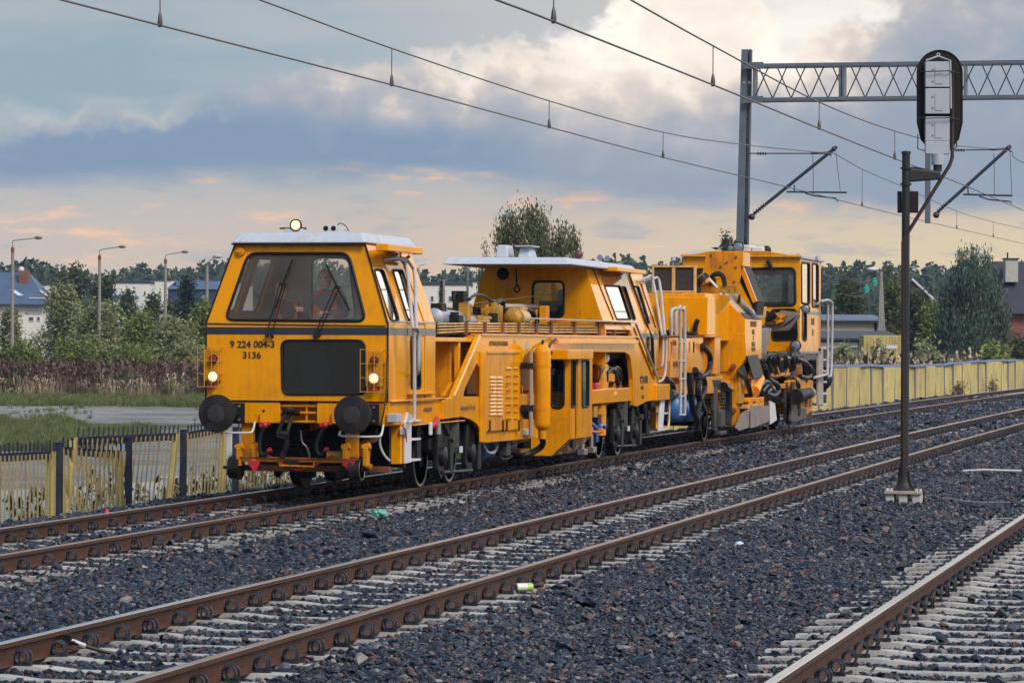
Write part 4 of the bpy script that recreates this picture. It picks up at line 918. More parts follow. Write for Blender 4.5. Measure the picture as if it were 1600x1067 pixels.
cyl(fc, 'filter_bowl', STEEL, q+Vector((0, .2, -.12)), q+Vector((0, .2, .04)), .04)
# air tanks and pipework between the bogies
tk = empty('air_tank'); tk.parent = T
A, B = SP(745, 710, .7), SP(792, 700, .7)
MB().lathe((.7, A.y-.2, .42), (0, 1, 0), [(0, .05), (.06, .16), (.14, .2), (B.y-A.y, .2), (B.y-A.y+.1, .14), (B.y-A.y+.15, .04)], 20).build('tank', BLUE, tk, smooth=True)
for k in (.3, .7): MB().lathe((.7, A.y+(B.y-A.y)*k, .42), (0, 1, 0), [(-.03, .208), (.03, .208)], 20).build('strap', BLACK, tk, smooth=True)
tube(T, 'grey_hose', GREYR, [SP(755, 694, 1.0), SP(762, 706, 1.05), SP(772, 706, 1.05), SP(777, 694, 1.0)], .02, 7)
for pts in (((774, 700), (780, 714), (790, 717), (800, 712)), ((782, 690), (785, 706), (782, 716)), ((795, 700), (812, 690), (825, 687))): tube(T, 'brake_pipe', HOSE, [SP(*q, .98) for q in pts], .016, 6)
box(T, 'drain_valve', BOGIG, 1.0, 1.12, SP(790, 700, 1.1).y, SP(796, 700, 1.1).y, SP(790, 712, 1.1).z, SP(790, 690, 1.1).z)
box(T, 'yellow_valve', OLIVE, .85, 1.0, SP(808, 708, .95).y, SP(822, 708, .95).y, SP(808, 710, .95).z, SP(808, 702, .95).z)
sbox(T, 'cable_box', GREYR, (823, 671), (831, 679), LXG, LXG+.06)
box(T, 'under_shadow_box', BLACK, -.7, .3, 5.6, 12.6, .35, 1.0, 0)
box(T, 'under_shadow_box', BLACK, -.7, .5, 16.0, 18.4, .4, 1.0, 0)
# ---- pipe bundle on the girder
pb = empty('pipe_bundle'); pb.parent = T
for y0, y1, y2 in ((506, 505.5, 507), (510.5, 509.5, 511.5), (515.5, 513.5, 515.5), (520, 517.5, 519.5)):
    MB().tube([SP(684, y0, 1.06), SP(731, y1, 1.06), SP(863, y2-.5, 1.06), SP(985, y2, 1.06)], .0115, 8).build('pipe', PIPEY, pb, smooth=True)
for px in (731, 760, 788, 813, 840, 863, 900, 938, 962, 985):
    A, B = SP(px-1.2, 503, 1.1), SP(px+1.2, 523, 1.1); box(pb, 'pipe_clamp', RUST, 1.03, 1.095, A.y, B.y, B.z, A.z, 0)
box(pb, 'pipe_gap_shade', BLACK, .98, 1.0, 2.9, SP(985, 520, 1.06).y, 1.96, 2.08, 0)  # black strip added to darken the gaps between pipes as shade would
box(pb, 'pipe_tray', DKMET, .75, 1.02, 2.9, SP(985, 520, 1.06).y, 1.93, 1.96, 0)
sbox(T, 'white_bar', ROOFW, (832, 496.5), (993, 504.5), 1.06, 1.16, .008)
# ---- engine deck clutter
en = empty('engine_deck'); en.parent = T
cyl(en, 'exhaust_pipe', GREYR, Vector((.55, 3.35, 1.9)), Vector((.55, 3.35, SP(668, 410, .55).z)), .05)
q = Vector((.55, 3.35, SP(668, 408, .55).z)); tube(en, 'exhaust_elbow', DKMET, [q, q+Vector((0, 0, .05)), q+Vector((.02, .1, .1)), q+Vector((.03, .2, .09))], .05, 8, 3)
MB().lathe(SP(676, 497, .55), (0, 1, -.02), [(0, .05), (.05, .135), (1.6, .135), (1.7, .11), (3.2, .04)], 18).build('muffler', mat('grey_blue_steel', (.30, .32, .38), .45, metal=.3, var=.15), en, smooth=True)
random.seed(21)
for i in range(84):
    px = random.uniform(682, 862); py = random.uniform(474, 503); lx = random.uniform(-.5, .75); q = SP(px, py, lx); q.z = max(1.95, min(q.z, 2.32))
    m_ = MB(); k = random.random()
    if k < .34: m_.box(q.x-random.uniform(.04, .12), q.x+random.uniform(.04, .12), q.y-random.uniform(.05, .2), q.y+random.uniform(.05, .2), q.z-.2, q.z+random.uniform(.0, .07))
    elif k < .7: m_.cyl(q+Vector((0, -random.uniform(.1, .4), -.03)), q+Vector((0, random.uniform(.1, .4), 0)), random.uniform(.025, .06), n=10)
    else: m_.cyl(q+Vector((0, 0, -.3)), q+Vector((0, 0, random.uniform(0, .08))), random.uniform(.04, .08), n=10)
    m_.build('engine_piece', random.choice([OLIVE, OLIVE, OLIVE, YELD, DKMET, DKMET, BLACK]), en, .008)
for pts in (((733, 468), (742, 461), (755, 462), (766, 470), (770, 478)), ((768, 474), (773, 472), (776, 482), (774, 502)), ((775, 474), (783, 470), (786, 478), (784, 490)), ((690, 500), (715, 492), (740, 496)), ((822, 484), (832, 488), (836, 500))):
    MB().tube([SP(*q, .4) for q in pts], .04 if pts[0][0] != 733 else .022, 8, 4).build('engine_hose', HOSE, en, smooth=True)
MB().sphere(SP(803, 497, .8), .15, 14, 10).build('oil_filter', OLIVE, en, smooth=True)
cyl(en, 'oil_filter_cap', mat('pale_filter_can', (.5, .33, .16), .5), SP(808, 497, .8), SP(818, 497, .8), .115)
cyl(en, 'long_cylinder', mat('pale_metal_tube', (.38, .33, .3), .5), SP(768, 478, .2), SP(838, 479, .2), .035)
q = SP(718, 458, .1); box(en, 'signal_box', BLACK, q.x-.09, q.x+.09, q.y-.12, q.y+.12, q.z-.12, q.z+.03); box(en, 'signal_post', OLIVE, q.x-.08, q.x+.06, q.y-.08, q.y+.08, 1.95, q.z-.12); tube(en, 'signal_arm', BLACK, [q+Vector((0, -.1, -.02)), q+Vector((0, -.3, -.02)), q+Vector((0, -.33, -.15))], .02, 6)
q = SP(896, 460, .3); box(en, 'work_lamp_box', BLACK, q.x-.07, q.x+.07, q.y-.1, q.y+.1, q.z-.1, q.z+.05); box(en, 'lamp_stand', OLIVE, q.x-.1, q.x+.05, q.y-.3, q.y+.1, 1.95, q.z-.1)
sbox(en, 'cross_rail', OLIVE, (800, 482), (895, 487), .2, .3); box(en, 'engine_block', DKMET, -.75, .5, 3.4, 12.6, 1.9, 2.02)
tube(en, 'lashing_wire', STEEL, [SP(738, 474, .1), SP(900, 455, .3)], .004, 4, 0)
# ---- rear cab
LB = 1.12; SW = SP(946, 499, LB).y
def RS(px, py): return on_plane(px, py, (LB, 0, 2.05), NS, ORG)
front_top = RS(908, 414).y; re_ = RS(1030, 519).y; rt_ = RS(1001, 420).y; ztop = RS(908, 414).z
HT2 = HW-(ztop-2.05)*(HW-HT)/(ZR-ZW)
w = rounded([FP(833, 440, SW), FP(881, 440, SW), FP(881, 495, SW), FP(832, 495, SW)], .09, 4)
plate(T, 'rear_cab_front', YEL, [(-LB, SW, 1.5), (LB, SW, 1.5), (LB, SW, 2.05), (HT2, SW-.05, ztop), (-HT2, SW-.05, ztop), (-LB, SW, 2.05)], [w], (0, -1, 0), .05, 0)
window(T, w, (0, -1, 0), GLASSD, .02)
wa = rounded([RS(944, 446), RS(969, 447), RS(986, 499), RS(963, 499)], .07, 4); wb_ = rounded([RS(972, 448), RS(977, 448.4), RS(993, 499), RS(988, 499)], .05, 3); wd_ = rounded([RS(989.5, 447), RS(998, 448), RS(1015, 505), RS(1007.4, 506)], .06, 4)
zR2 = 2.05
plate(T, 'rear_cab_side', YEL, [(LB, SW, zR2), (LB, re_, zR2), (HT2, rt_, ztop), (HT2, SW-.05, ztop)], [wa, wb_, wd_], NS, .05, 0)
for l in (wa, wb_, wd_): window(T, l, NS, GLASSS, .016)
box(T, 'rear_cab_side', YEL, LB-.04, LB, SP(985, 560, LB).y, re_, 1.14, 2.05)
box(T, 'side_stripe', STRG, LB-.02, LB+.003, SP(1000, 560, LB).y, re_, 1.9, 2.0, 0)
plate(T, 'rear_cab_off_side', YEL, [(-LB, SW, zR2), (-LB, re_, zR2), (-HT2, rt_, ztop), (-HT2, SW-.05, ztop)], [rounded([Vector((-1.06, SW+1.0, 2.3)), Vector((-1.06, re_-.8, 2.3)), Vector((-.96, re_-.8, 2.8)), Vector((-.96, SW+1.0, 2.8))], .08, 3)], NL, .05, 0)
box(T, 'rear_cab_off_side', YEL, -LB, -LB+.04, SW, re_, 1.14, 2.05)
plate(T, 'rear_cab_back', YEL, [(-LB, re_-.04, 1.14), (LB, re_-.04, 1.14), (LB, re_-.04, 2.05), (HT2, rt_-.04, ztop), (-HT2, rt_-.04, ztop), (-LB, re_-.04, 2.05)], [rounded([Vector((-.7, re_-.04, 2.1)), Vector((.7, re_-.04, 2.1)), Vector((.62, re_-.04, 2.75)), Vector((-.62, re_-.04, 2.75))], .1, 3)], (0, 1, 0), .04, 0)
box(T, 'rear_cab_floor', DARKIN, -1.05, 1.05, SW+.1, re_-.1, 1.6, 1.66, 0); box(T, 'rear_seat', mat('pale_seat', (.45, .5, .55), .6), -.1, .3, SW+.7, SW+.9, 1.9, 2.5)
q = SP(1018, 560, LB); wl2 = rounded(SPS([(1010, 527), (1019, 528), (1021, 570), (1012, 571)], LB+.002), .06, 3); window(T, wl2, (1, 0, 0), GLASSD, .016, inset=-.002)
for a, b in (((925, 418), (958, 500)), ((1001, 444), (1024, 512))):
    MB().tube([RS(*a)+NS*.002, RS(*b)+NS*.002], .014, 5).build('panel_seam', BLACK, T)
MB().tube([RS(980, 424)+NS*.003, RS(1008, 505)+NS*.003, SP(1019, 530, LB+.004), SP(1021, 588, LB+.004)], .03, 5).build('door_seal', BLACK, T)
rf = SP(889, 413, 1.0).y; rr = SP(997, 417, 1.0).y; zr = SP(889, 413, 1.0).z
MB().hull8([(-.98, rf, zr), (1.0, rf, zr), (1.0, rr, zr+.0), (-.98, rr, zr)], [(-.92, rf+.12, zr+.11), (.92, rf+.25, zr+.11), (.92, rr-.1, zr+.11), (-.92, rr-.1, zr+.11)]).build('rear_roof', ROOFW, T, .03)
q0, q1 = SP(965, 417, 1.14), SP(1010, 429, 1.14)
MB().box(.9, 1.14, q0.y, q1.y, q1.z, q0.z).build('door_visor', YEL, T, .01)
for (x0, x1, y0_, y1_, mt, nm) in ((776, 796, 383, 400, ROOFW, 'roof_hood'), (811, 831, 388, 400, ROOFW, 'roof_vent')):
    a, b = FP(x0, y0_, rf+.9), FP(x1, y1_, rf+.9)
    MB().hull8([(a.x, rf+.8, b.z-.03), (b.x, rf+.8, b.z-.03), (b.x, rf+1.3, b.z-.03), (a.x, rf+1.3, b.z-.03)], [(a.x+.025, rf+.85, a.z), (b.x-.02, rf+.85, a.z), (b.x-.02, rf+1.2, a.z), (a.x+.025, rf+1.2, a.z)]).build(nm, mt, T, .02)
box(T, 'vent_cap', GREYR, FP(807, 385, rf+.9).x, FP(835, 385, rf+.9).x, rf+.75, rf+1.3, FP(807, 385, rf+.9).z-.01, FP(807, 384, rf+.9).z)
MB().sphere(RS(928, 398)+Vector((-.25, 0, 0)), .075, 12, 8).build('warning_beacon', mat('dark_amber', (.10, .03, .02), .3), T, smooth=True)
q = RS(963, 401)+Vector((-.3, 0, 0))
for k in (0, .16): MB().lathe(q+Vector((0, k*4, -.02)), (.3, -1, 0), [(0, .02), (.15, .025), (.22, .05)], 10).build('horn', CLEARL, T, smooth=True)
# cab interior fittings seen on the open front wall
tube(T, 'wall_hose', HOSE, [FP(806, 420, SW-.05), FP(807, 445, SW-.05), FP(803, 452, SW-.07), FP(807, 457, SW-.07), FP(812, 452, SW-.06), FP(808, 446, SW-.06)], .012, 6)
for px in (786, 925):
    a, b = FP(px, 459, SW), FP(px+3.5, 487, SW); box(T, 'wall_slot', BLACK, a.x, b.x, SW-.006, SW+.01, b.z, a.z, 0)
MB().lathe(FP(786, 428, SW-.02), (0, -1, 0), [(0, .1), (.05, .09), (.06, .05)], 14).build('wall_fan', BLACK, T, smooth=True)
tube(T, 'wall_cable', GREYR, [FP(756, 432, SW-.03), FP(768, 427, SW-.03), FP(780, 418, SW-.03)], .008, 5)
q = SP(905, 470, .6); tube(T, 'wall_wire', OLIVE, [FP(905, 460, SW-.1), FP(907, 480, SW-.1), FP(904, 497, SW-.1)], .008, 5)
# rails round the rear steps
tube(T, 'stair_rail', GREYR, SPS([(993, 505), (1029, 594)], 1.2), .022, 8, 0)
tube(T, 'stair_rail', YELD, SPS([(990, 512), (1022, 592)], 1.19), .02, 8, 0)
tube(T, 'door_handrail', GREYR, [RS(995, 440), RS(999, 438)+NS*.12, RS(1008, 442)+NS*.14, SP(1033, 515, 1.25), SP(1036, 530, 1.25), SP(1035, 565, 1.25), SP(1032, 573, 1.22), SP(1026, 577, 1.14)], .024, 8, 4)
tube(T, 'door_handrail', GREYR, [RS(1004, 440), RS(1010, 439)+NS*.12, RS(1017, 446)+NS*.16, SP(1038, 515, 1.28), SP(1041, 530, 1.28), SP(1040, 575, 1.28), SP(1036, 592, 1.26), SP(1028, 597, 1.2)], .024, 8, 4)
text_part('side_number', '9 224 004', .17, SP(1006, 593.5, LXG)+Vector((.004, 0, 0)), (math.pi/2, 0, math.pi/2), TEXTM, T)
text_part('side_lettering', 'L=10t', .09, SP(1003, 606, LXG)+Vector((.004, 0, 0)), (math.pi/2, 0, math.pi/2), TEXTM, T)
text_part('side_lettering', 'M 15', .09, SP(1004, 620, LXG)+Vector((.004, 0, 0)), (math.pi/2, 0, math.pi/2), TEXTM, T)
box(T, 'end_beam', YEL, 1.0, 1.25, SP(1023, 610, 1.22).y, SP(1044, 610, 1.22).y, SP(1023, 626, 1.22).z, SP(1023, 601, 1.22).z)
# rear ladder
rl = empty('access_ladder'); rl.parent = T
plate(rl, 'stringer', WHITE, SPS([(1033, 613), (1037, 617), (1039, 624), (1036, 673), (1030, 673), (1033, 625)], 1.2), [], (1, 0, 0), .03)
for y in (624, 646, 671): A, B = SP(1037, y, 1.2), SP(1044, y-1, 1.2); box(rl, 'rung', WHITE, .95, 1.2, A.y, B.y, A.z-.012, A.z+.012, .003)
sbox(rl, 'yellow_stringer', YEL, (1025, 636), (1031, 672), .95, 1.05); tube(rl, 'yellow_post', PIPEY, SPS([(1046, 625), (1045, 660), (1043, 672)], 1.15), .02, 7)
cyl(T, 'rear_lamp', BOGIG, SP(1046, 616, 1.2), SP(1051, 616, 1.2), .09)
for i, q in enumerate(((1008, 645), (1015, 655), (1020, 640), (1012, 668))): A = SP(*q, .85); MB().box(A.x-.2, A.x, A.y-.15, A.y+.2, A.z-.1, A.z+.15).build('under_box', DKMET, T, .01)

# ================================================================== people in the cab
def person(name, label, head, lean, shirt, skin, hair, arm_l, arm_r):
    P_ = empty(name, ORG, 0, label, 'person', 'people in the cab'); hd = Vector(head)
    neck = hd+Vector((0, .03, -.13)); ch = hd+Vector((lean, .1, -.33)); pel = hd+Vector((lean*1.4, .16, -.72))
    sl, sr = ch+Vector((-.19, 0, .1)), ch+Vector((.19, 0, .1))
    vs = [pel, (pel+ch)/2, ch, ch+Vector((0, -.01, .13)), neck, sl, Vector(arm_l[0]), Vector(arm_l[1]), sr, Vector(arm_r[0]), Vector(arm_r[1]), pel+Vector((-.1, -.35, -.02)), pel+Vector((.1, -.35, -.02)), pel+Vector((-.1, -.4, -.32)), pel+Vector((.1, -.4, -.32))]
    es = [(0, 1), (1, 2), (2, 3), (3, 4), (3, 5), (5, 6), (6, 7), (3, 8), (8, 9), (9, 10), (0, 11), (0, 12), (11, 13), (12, 14)]
    rad = [.15, .14, .155, .10, .06, .075, .052, .036, .075, .052, .036, .085, .085, .06, .06]
    me = bpy.data.meshes.new('body'); me.from_pydata(vs, es, []); o = bpy.data.objects.new('body', me); COL.objects.link(o); o.parent = P_; me.materials.append(shirt)
    md = o.modifiers.new('skin', 'SKIN'); me.skin_vertices.new() if not me.skin_vertices else None
    for i, r in enumerate(rad): me.skin_vertices[0].data[i].radius = (r, r*.8); me.skin_vertices[0].data[i].use_root = (i == 0)
    sb_ = o.modifiers.new('sub', 'SUBSURF'); sb_.levels = 2; sb_.render_levels = 2
    m_ = MB(); prof = [(-.125, .03), (-.11, .055), (-.08, .068), (-.03, .078), (.02, .083), (.06, .08), (.09, .065), (.11, .04), (.118, .01)]
    n = 16
    for z, r in prof:
        for i in range(n):
            t = 2*math.pi*i/n; fy = -1 if math.sin(t) < 0 else 1
            m_.v.append(tuple(hd+Vector((math.cos(t)*r*.9, math.sin(t)*r*1.12, z))))
    for j in range(len(prof)-1): m_.f += [(j*n+i, j*n+(i+1) % n, (j+1)*n+(i+1) % n, (j+1)*n+i) for i in range(n)]
    m_.f += [tuple(range(n))[::-1], tuple((len(prof)-1)*n+i for i in range(n))]
    m_.hull8([hd+Vector(q) for q in ((-.016, -.088, -.045), (.016, -.088, -.045), (.012, -.115, -.04), (-.012, -.115, -.04))], [hd+Vector(q) for q in ((-.008, -.085, .02), (.008, -.085, .02), (.006, -.095, .02), (-.006, -.095, .02))])
    for sd in (-1, 1): m_.sphere(hd+Vector((sd*.078, .01, -.01)), .022, 8, 6, (.4, .8, 1.2))
    H_ = m_.build('head', skin, P_, smooth=True)
    m_ = MB()
    for sd in (-1, 1): m_.sphere(hd+Vector((sd*.03, -.083, .012)), .011, 8, 6, (1.3, .6, .7))
    m_.build('eyes', mat('eye_dark', (.05, .035, .03), .3), H_, smooth=True)
    m_ = MB()
    for sd in (-1, 1): m_.box(hd.x+sd*.03-.017, hd.x+sd*.03+.017, hd.y-.094, hd.y-.082, hd.z+.03, hd.z+.037)
    m_.build('eyebrows', hair, H_)
    MB().box(hd.x-.022, hd.x+.022, hd.y-.088, hd.y-.075, hd.z-.073, hd.z-.065).build('mouth', mat('lips', (.25, .1, .08), .5), H_)
    m_ = MB(); m_.sphere(hd+Vector((0, .018, .045)), .092, 14, 8, (.95, 1.08, .85)); m_.build('hair', hair, H_, smooth=True)
    VEST = mat('orange_vest_fabric', (.95, .12, .03), .6)
    m_ = MB()
    for sd in (-1, 1):
        a = ch+Vector((sd*.085, -.135, -.0)); m_.hull8([a+Vector((sd*-.04, -.01, -.35)), a+Vector((sd*.07, 0, -.35)), a+Vector((sd*.07, .03, -.35)), a+Vector((sd*-.04, .02, -.35))], [a+Vector((sd*-.025, .05, .17)), a+Vector((sd*.05, .06, .17)), a+Vector((sd*.05, .09, .17)), a+Vector((sd*-.025, .09, .17))])
        m_.hull8([a+Vector((sd*-.025, .05, .17)), a+Vector((sd*.05, .06, .17)), a+Vector((sd*.05, .09, .17)), a+Vector((sd*-.025, .09, .17))], [a+Vector((sd*-.02, .12, .215)), a+Vector((sd*.05, .12, .2)), a+Vector((sd*.05, .2, .19)), a+Vector((sd*-.02, .2, .2))])
        m_.hull8([ch+Vector((sd*.15, -.08, -.3)), ch+Vector((sd*.19, -.02, -.3)), ch+Vector((sd*.19, .1, -.3)), ch+Vector((sd*.15, .1, -.3))], [ch+Vector((sd*.14, -.06, 0)), ch+Vector((sd*.17, -.02, 0)), ch+Vector((sd*.17, .1, 0)), ch+Vector((sd*.14, .1, 0))])
    m_.build('safety_vest', VEST, P_, .01)
    for k, hnd in enumerate((arm_l, arm_r)):
        w_ = Vector(hnd[1]); d = (w_-Vector(hnd[0])).normalized(); sd_ = d.cross(Vector((0, 0, 1))).normalized()*(1 if k else -1); m_ = MB()
        m_.hull8([w_+sd_*.03+Vector((0, 0, .012)), w_-sd_*.03+Vector((0, 0, .012)), w_-sd_*.03-Vector((0, 0, .012)), w_+sd_*.03-Vector((0, 0, .012))], [q+d*.085+sd_*(0.008 if i in (0, 3) else -.008) for i, q in enumerate([w_+sd_*.03+Vector((0, 0, .012)), w_-sd_*.03+Vector((0, 0, .012)), w_-sd_*.03-Vector((0, 0, .012)), w_+sd_*.03-Vector((0, 0, .012))])])
        for i, (o_, L) in enumerate(((-.03, .055), (-.01, .07), (.012, .065), (.032, .05))):
            b0 = w_+d*.08+sd_*o_; m_.tube([b0, b0+d*L*.5, b0+d*L*.8+Vector((0, 0, -.025)), b0+d*L*.75+Vector((0, 0, -.05))], .0088, 6)
        m_.tube([w_+d*.02-sd_*.03, w_+d*.05-sd_*.055, w_+d*.085-sd_*.06], .0105, 6); m_.build('hand', skin, P_, .003)
    return P_
SKIN = mat('skin', (.74, .43, .30), .5); HAIR = mat('dark_hair', (.03, .02, .015), .7)
h1 = FP(508, 437, 1.25)
person('person', 'driver with short dark hair and orange safety vest looking out through the windscreen', h1, 0.0, mat('navy_shirt', (.16, .12, .17), .8), SKIN, HAIR,
       (h1+Vector((-.27, -.02, -.42)), h1+Vector((-.20, -.36, -.36))), (h1+Vector((.27, -.02, -.42)), h1+Vector((.14, -.36, -.40))))
h2 = FP(440, 455, 1.5)
person('person', 'crew member in orange vest sitting bent forward behind the other wiper', h2, .06, mat('brown_shirt', (.12, .08, .07), .8), SKIN, mat('fair_hair', (.2, .13, .08), .7),
       (h2+Vector((-.22, -.05, -.38)), h2+Vector((-.1, -.4, -.38))), (h2+Vector((.34, -.05, -.40)), h2+Vector((.25, -.4, -.38))))
# ================================================================== the ballast regulator (rear vehicle)
REG = empty('ballast_regulator', ORG, 0, 'orange yellow ballast regulator with raised plough blades and tall rear cab', 'track machine')
G = REG
L1 = 1.15
# main frame and low side panels
box(G, 'main_frame', YELD, -1.0, 1.0, 19.3, 37.6, .95, 1.12, 0)
sbox(G, 'frame_beam', YELO, (1084, 590), (1130, 613), .9, 1.1, .01)
slot = rounded(SPS([(1113, 594), (1127, 593), (1127, 608), (1117, 609)], 1.105), .05, 3); MB().plate(slot, [], (1, 0, 0), .01).build('frame_slot', BLACK, G)
for (a, b, mt, lx) in (((1046, 527), (1060, 563), YELO, 1.15), ((1048, 563), (1061, 590), YELO, 1.19), ((1061.5, 528), (1082, 582), YEL, 1.15), ((1082.5, 527), (1098.5, 580), YELO, 1.15), ((1117, 526), (1125.5, 584), YELO, 1.15), ((1036, 532), (1041, 580), BLACK, 1.0)):
    sbox(G, 'side_locker', mt, a, b, .75, lx, .012)
sbox(G, 'locker_top', YELD, (1037, 524.5), (1126, 527), .1, 1.17, .005)
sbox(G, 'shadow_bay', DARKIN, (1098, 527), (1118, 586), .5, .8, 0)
sbox(G, 'bay_post', YELO, (1103, 527), (1106, 586), .85, .95)
for px in (1049, 1077, 1083.5): sbox(G, 'red_mark' if px < 1080 else 'slot_mark', RED if px < 1080 else DARKIN, (px, 534), (px+1.6, 551), 1.14, 1.156, 0)
text_part('locker_lettering', 'HYDR', .12, SP(1054, 536, 1.155)+Vector((.004, 0, 0)), (math.pi/2, 0, math.pi/2), TEXTB, G)
text_part('locker_lettering', 'OLEJ 68', .12, SP(1055, 569, 1.195)+Vector((.004, 0, 0)), (math.pi/2, 0, math.pi/2), TEXTB, G)
# upper tank
sT = SP(1105.5, 500, 1.0).y; sT2 = SP(1117, 500, 1.0).y
a, b = FP(1030, 464, sT), FP(1105, 524, sT)
box(G, 'oil_tank', YEL, a.x, 1.0, sT, sT2, b.z, a.z, .015)
box(G, 'engine_hood', YEL, -1.0, .9, sT+.3, SP(1164, 550, 1.2).y-.03, b.z-.1, FP(1100, 458, sT).z, .015)
MB().tube([FP(1085, 520, sT-.05), FP(1088, 505, sT-.1), FP(1091, 499, sT-.1)], .045, 8, 3).build('filler_pipe', DKMET, G, smooth=True)
for px, h in ((1074, 9), (1070, 7)): q = FP(px, 520, sT-.3); cyl(G, 'fitting', OLIVE, q-Vector((0, 0, .05)), q+Vector((0, 0, h*.012)), .06)
for q in ((1040, 518), (1047, 521), (1080, 521)): A = FP(*q, sT-.3); MB().box(A.x-.12, A.x+.1, sT-.4, sT-.1, A.z-.1, A.z+.03).build('pump', DKMET, G, .02)
# twin cooler screens
sC = sT+.5
for x0, x1 in ((1022, 1050), (1055, 1084)):
    a, b = FP(x0, 418, sC), FP(x1, 454, sC); box(G, 'cooler_screen', mat('cooler_mesh', (.035, .03, .03), .9, var=.3, vscale=14), a.x, b.x, sC, sC+.08, b.z, a.z, 0)
for (x0, x1, y0_, y1_) in ((1019, 1022, 415, 457), (1050, 1055, 415, 462), (1084, 1087, 415, 458), (1019, 1087, 415, 418), (1019, 1087, 454, 457)):
    a, b = FP(x0, y0_, sC), FP(x1, y1_, sC); box(G, 'cooler_frame', PIPEY, a.x, b.x, sC-.03-.004*(x1-x0 > 20), sC+.1, b.z, a.z, .005)
# hopper body with chute
sH = SP(1164, 550, 1.2).y; sH2 = SP(1190, 550, 1.2).y; LH = 1.2
zt = FP(1120, 458, sH).z; zc = SP(1164, 498, LH).z; zm = SP(1166, 553, LH).z
xin = FP(1124, 458, sH).x
prof = [(-1.15, 1.0), (LH, zm-.05), (LH, zc), (xin, zt), (-.6, zt), (-1.15, zc)]
x117 = FP(1117, 600, sH).x
MB().loops([(x, sH, z) for x, z in [(-1.15, .6), (x117, .6), (LH, zm-.1), (LH, zc), (xin, zt), (-.6, zt), (-1.15, zc)]], [(x, sH2, z) for x, z in [(-1.15, .6), (x117, .6), (LH, zm-.1), (LH, zc), (xin, zt), (-.6, zt), (-1.15, zc)]]).build('hopper_body', YEL, G, .012)
nC = Vector((zt-zc, 0, LH-xin)).normalized()
MB().plate([Vector((LH, sH+.02, zc))+nC*.015, Vector((LH, sH2, zc))+nC*.015, Vector((xin, sH2, zt))+nC*.015, Vector((xin, sH+.02, zt))+nC*.015], [], nC, .02).build('hopper_cover', mat('dusty_cover_paint', (.66, .54, .42), .5, coat=.6, var=.1, vscale=2), G)
MB().plate([Vector((LH, sH+.02, zc))+nC*.02, Vector((LH, sH2, zc))+nC*.02, Vector((LH, sH2, zc))+nC*.02+Vector((-.11, 0, .11*(zt-zc)/(LH-xin))), Vector((LH, sH+.02, zc))+nC*.02+Vector((-.11, 0, .11*(zt-zc)/(LH-xin)))], [], nC, .02).build('cover_stripe', STRG, G)
tube(G, 'lifting_eye', YELD, [Vector((xin+.2, sH+1.0, zt-.17)), Vector((xin+.22, sH+1.1, zt-.02)), Vector((xin+.2, sH+1.25, zt-.17))], .02, 6, 3)
for i, (tx, py, sz) in enumerate((('TYSZOWCE', 507, .15), ('I.R.M.', 519, .14), ('8', 529, .15), ('SKIERN.', 538, .12), ('PTK 1994', 546, .12))):
    text_part('hopper_lettering', tx, sz, SP(1177, py, LH)+Vector((.004, 0, 0)), (math.pi/2, 0, math.pi/2), TEXTB, G)
# plough body plate under the hopper
LP = 1.32
sP0 = sH-.012
shp = [FP(x, y, sP0) for x, y in ((1117, 667), (1149, 665), (1152, 577), (1166, 556), (1164, 520), (1117, 520))]
MB().loops(shp, [p+Vector((0, .05, 0)) for p in shp]).build('plough_shield', YEL, G, .006)
LP = FP(1149, 620, sP0).x
sbox(G, 'shield_side', YELO, (1149.5, 580), (1161, 664), LP-.06, LP-.002, .006)
for py in (572, 641): q = FP(1147, py, sP0); cyl(G, 'shield_bolt', RUST, q-Vector((0, .12, 0)), q, .05, n=10)
a, b = FP(1126, 549, sH-.02), FP(1140, 581, sH-.02); box(G, 'inspection_cover', YEL, a.x, b.x, sH-.035, sH-.013, b.z, a.z, .006)
MB().plate(SPS([(1167, 556), (1184, 554), (1194, 588), (1178, 592)], LH+.03), [], (1, 0, 0), .03).build('rubber_flap', RUBD, G, .004)
MB().plate(SPS([(1152, 580), (1168, 563), (1172, 575), (1166, 592)], LH-.05), [], (1, 0, 0), .03).build('rubber_skirt', DKMET, G)
# chute plate tilted on top
sQ = sH+.4
cA = [FP(1104, 393, sQ+.2), FP(1160, 394, sQ+.2), FP(1155, 447, sQ-.5), FP(1098, 426, sQ-.5)]
cA = [FP(1104, 393, sQ), FP(1159, 394, sQ), FP(1156, 432, sQ), FP(1152, 448, sQ), FP(1097, 428, sQ)]
plate(G, 'chute_plate', YELD, cA, [], (0, -1, 0), .08, .008)
box(G, 'chute_side', YELO, FP(1158, 400, sQ).x, FP(1158, 400, sQ).x+.04, sQ, sQ+.9, FP(1158, 416, sQ).z, FP(1158, 394, sQ).z)
for q in ((1111, 399), (1150, 402), (1126, 417), (1150, 418), (1136, 410), (1147, 440)): A = FP(*q, sQ); cyl(G, 'bolt', RUST, A-Vector((0, .02, 0)), A, .025, n=8)
tube(G, 'chute_hose', HOSE, [FP(1112, 446, sQ-.2), FP(1112, 434, sQ-.2), FP(1119, 428, sQ-.2), FP(1129, 431, sQ-.2), FP(1133, 446, sQ-.2)], .05, 8, 4)
cyl(G, 'chute_ram', OLIVE, FP(1095, 430, sQ-.3), FP(1103, 444, sQ-.3), .12); tube(G, 'chute_rod', STEEL, [FP(1106, 434, sQ-.3), FP(1121, 450, sQ-.3)], .035, 7, 0)
cyl(G, 'chute_pad', BLACK, FP(1094, 434, sQ-.35), FP(1100, 440, sQ-.35), .15)
a, b = FP(1096, 446, sQ-.15), FP(1150, 458, sQ-.15); box(G, 'chute_base', OLIVE, a.x, b.x, sQ-.2, sQ+.1, b.z, a.z)
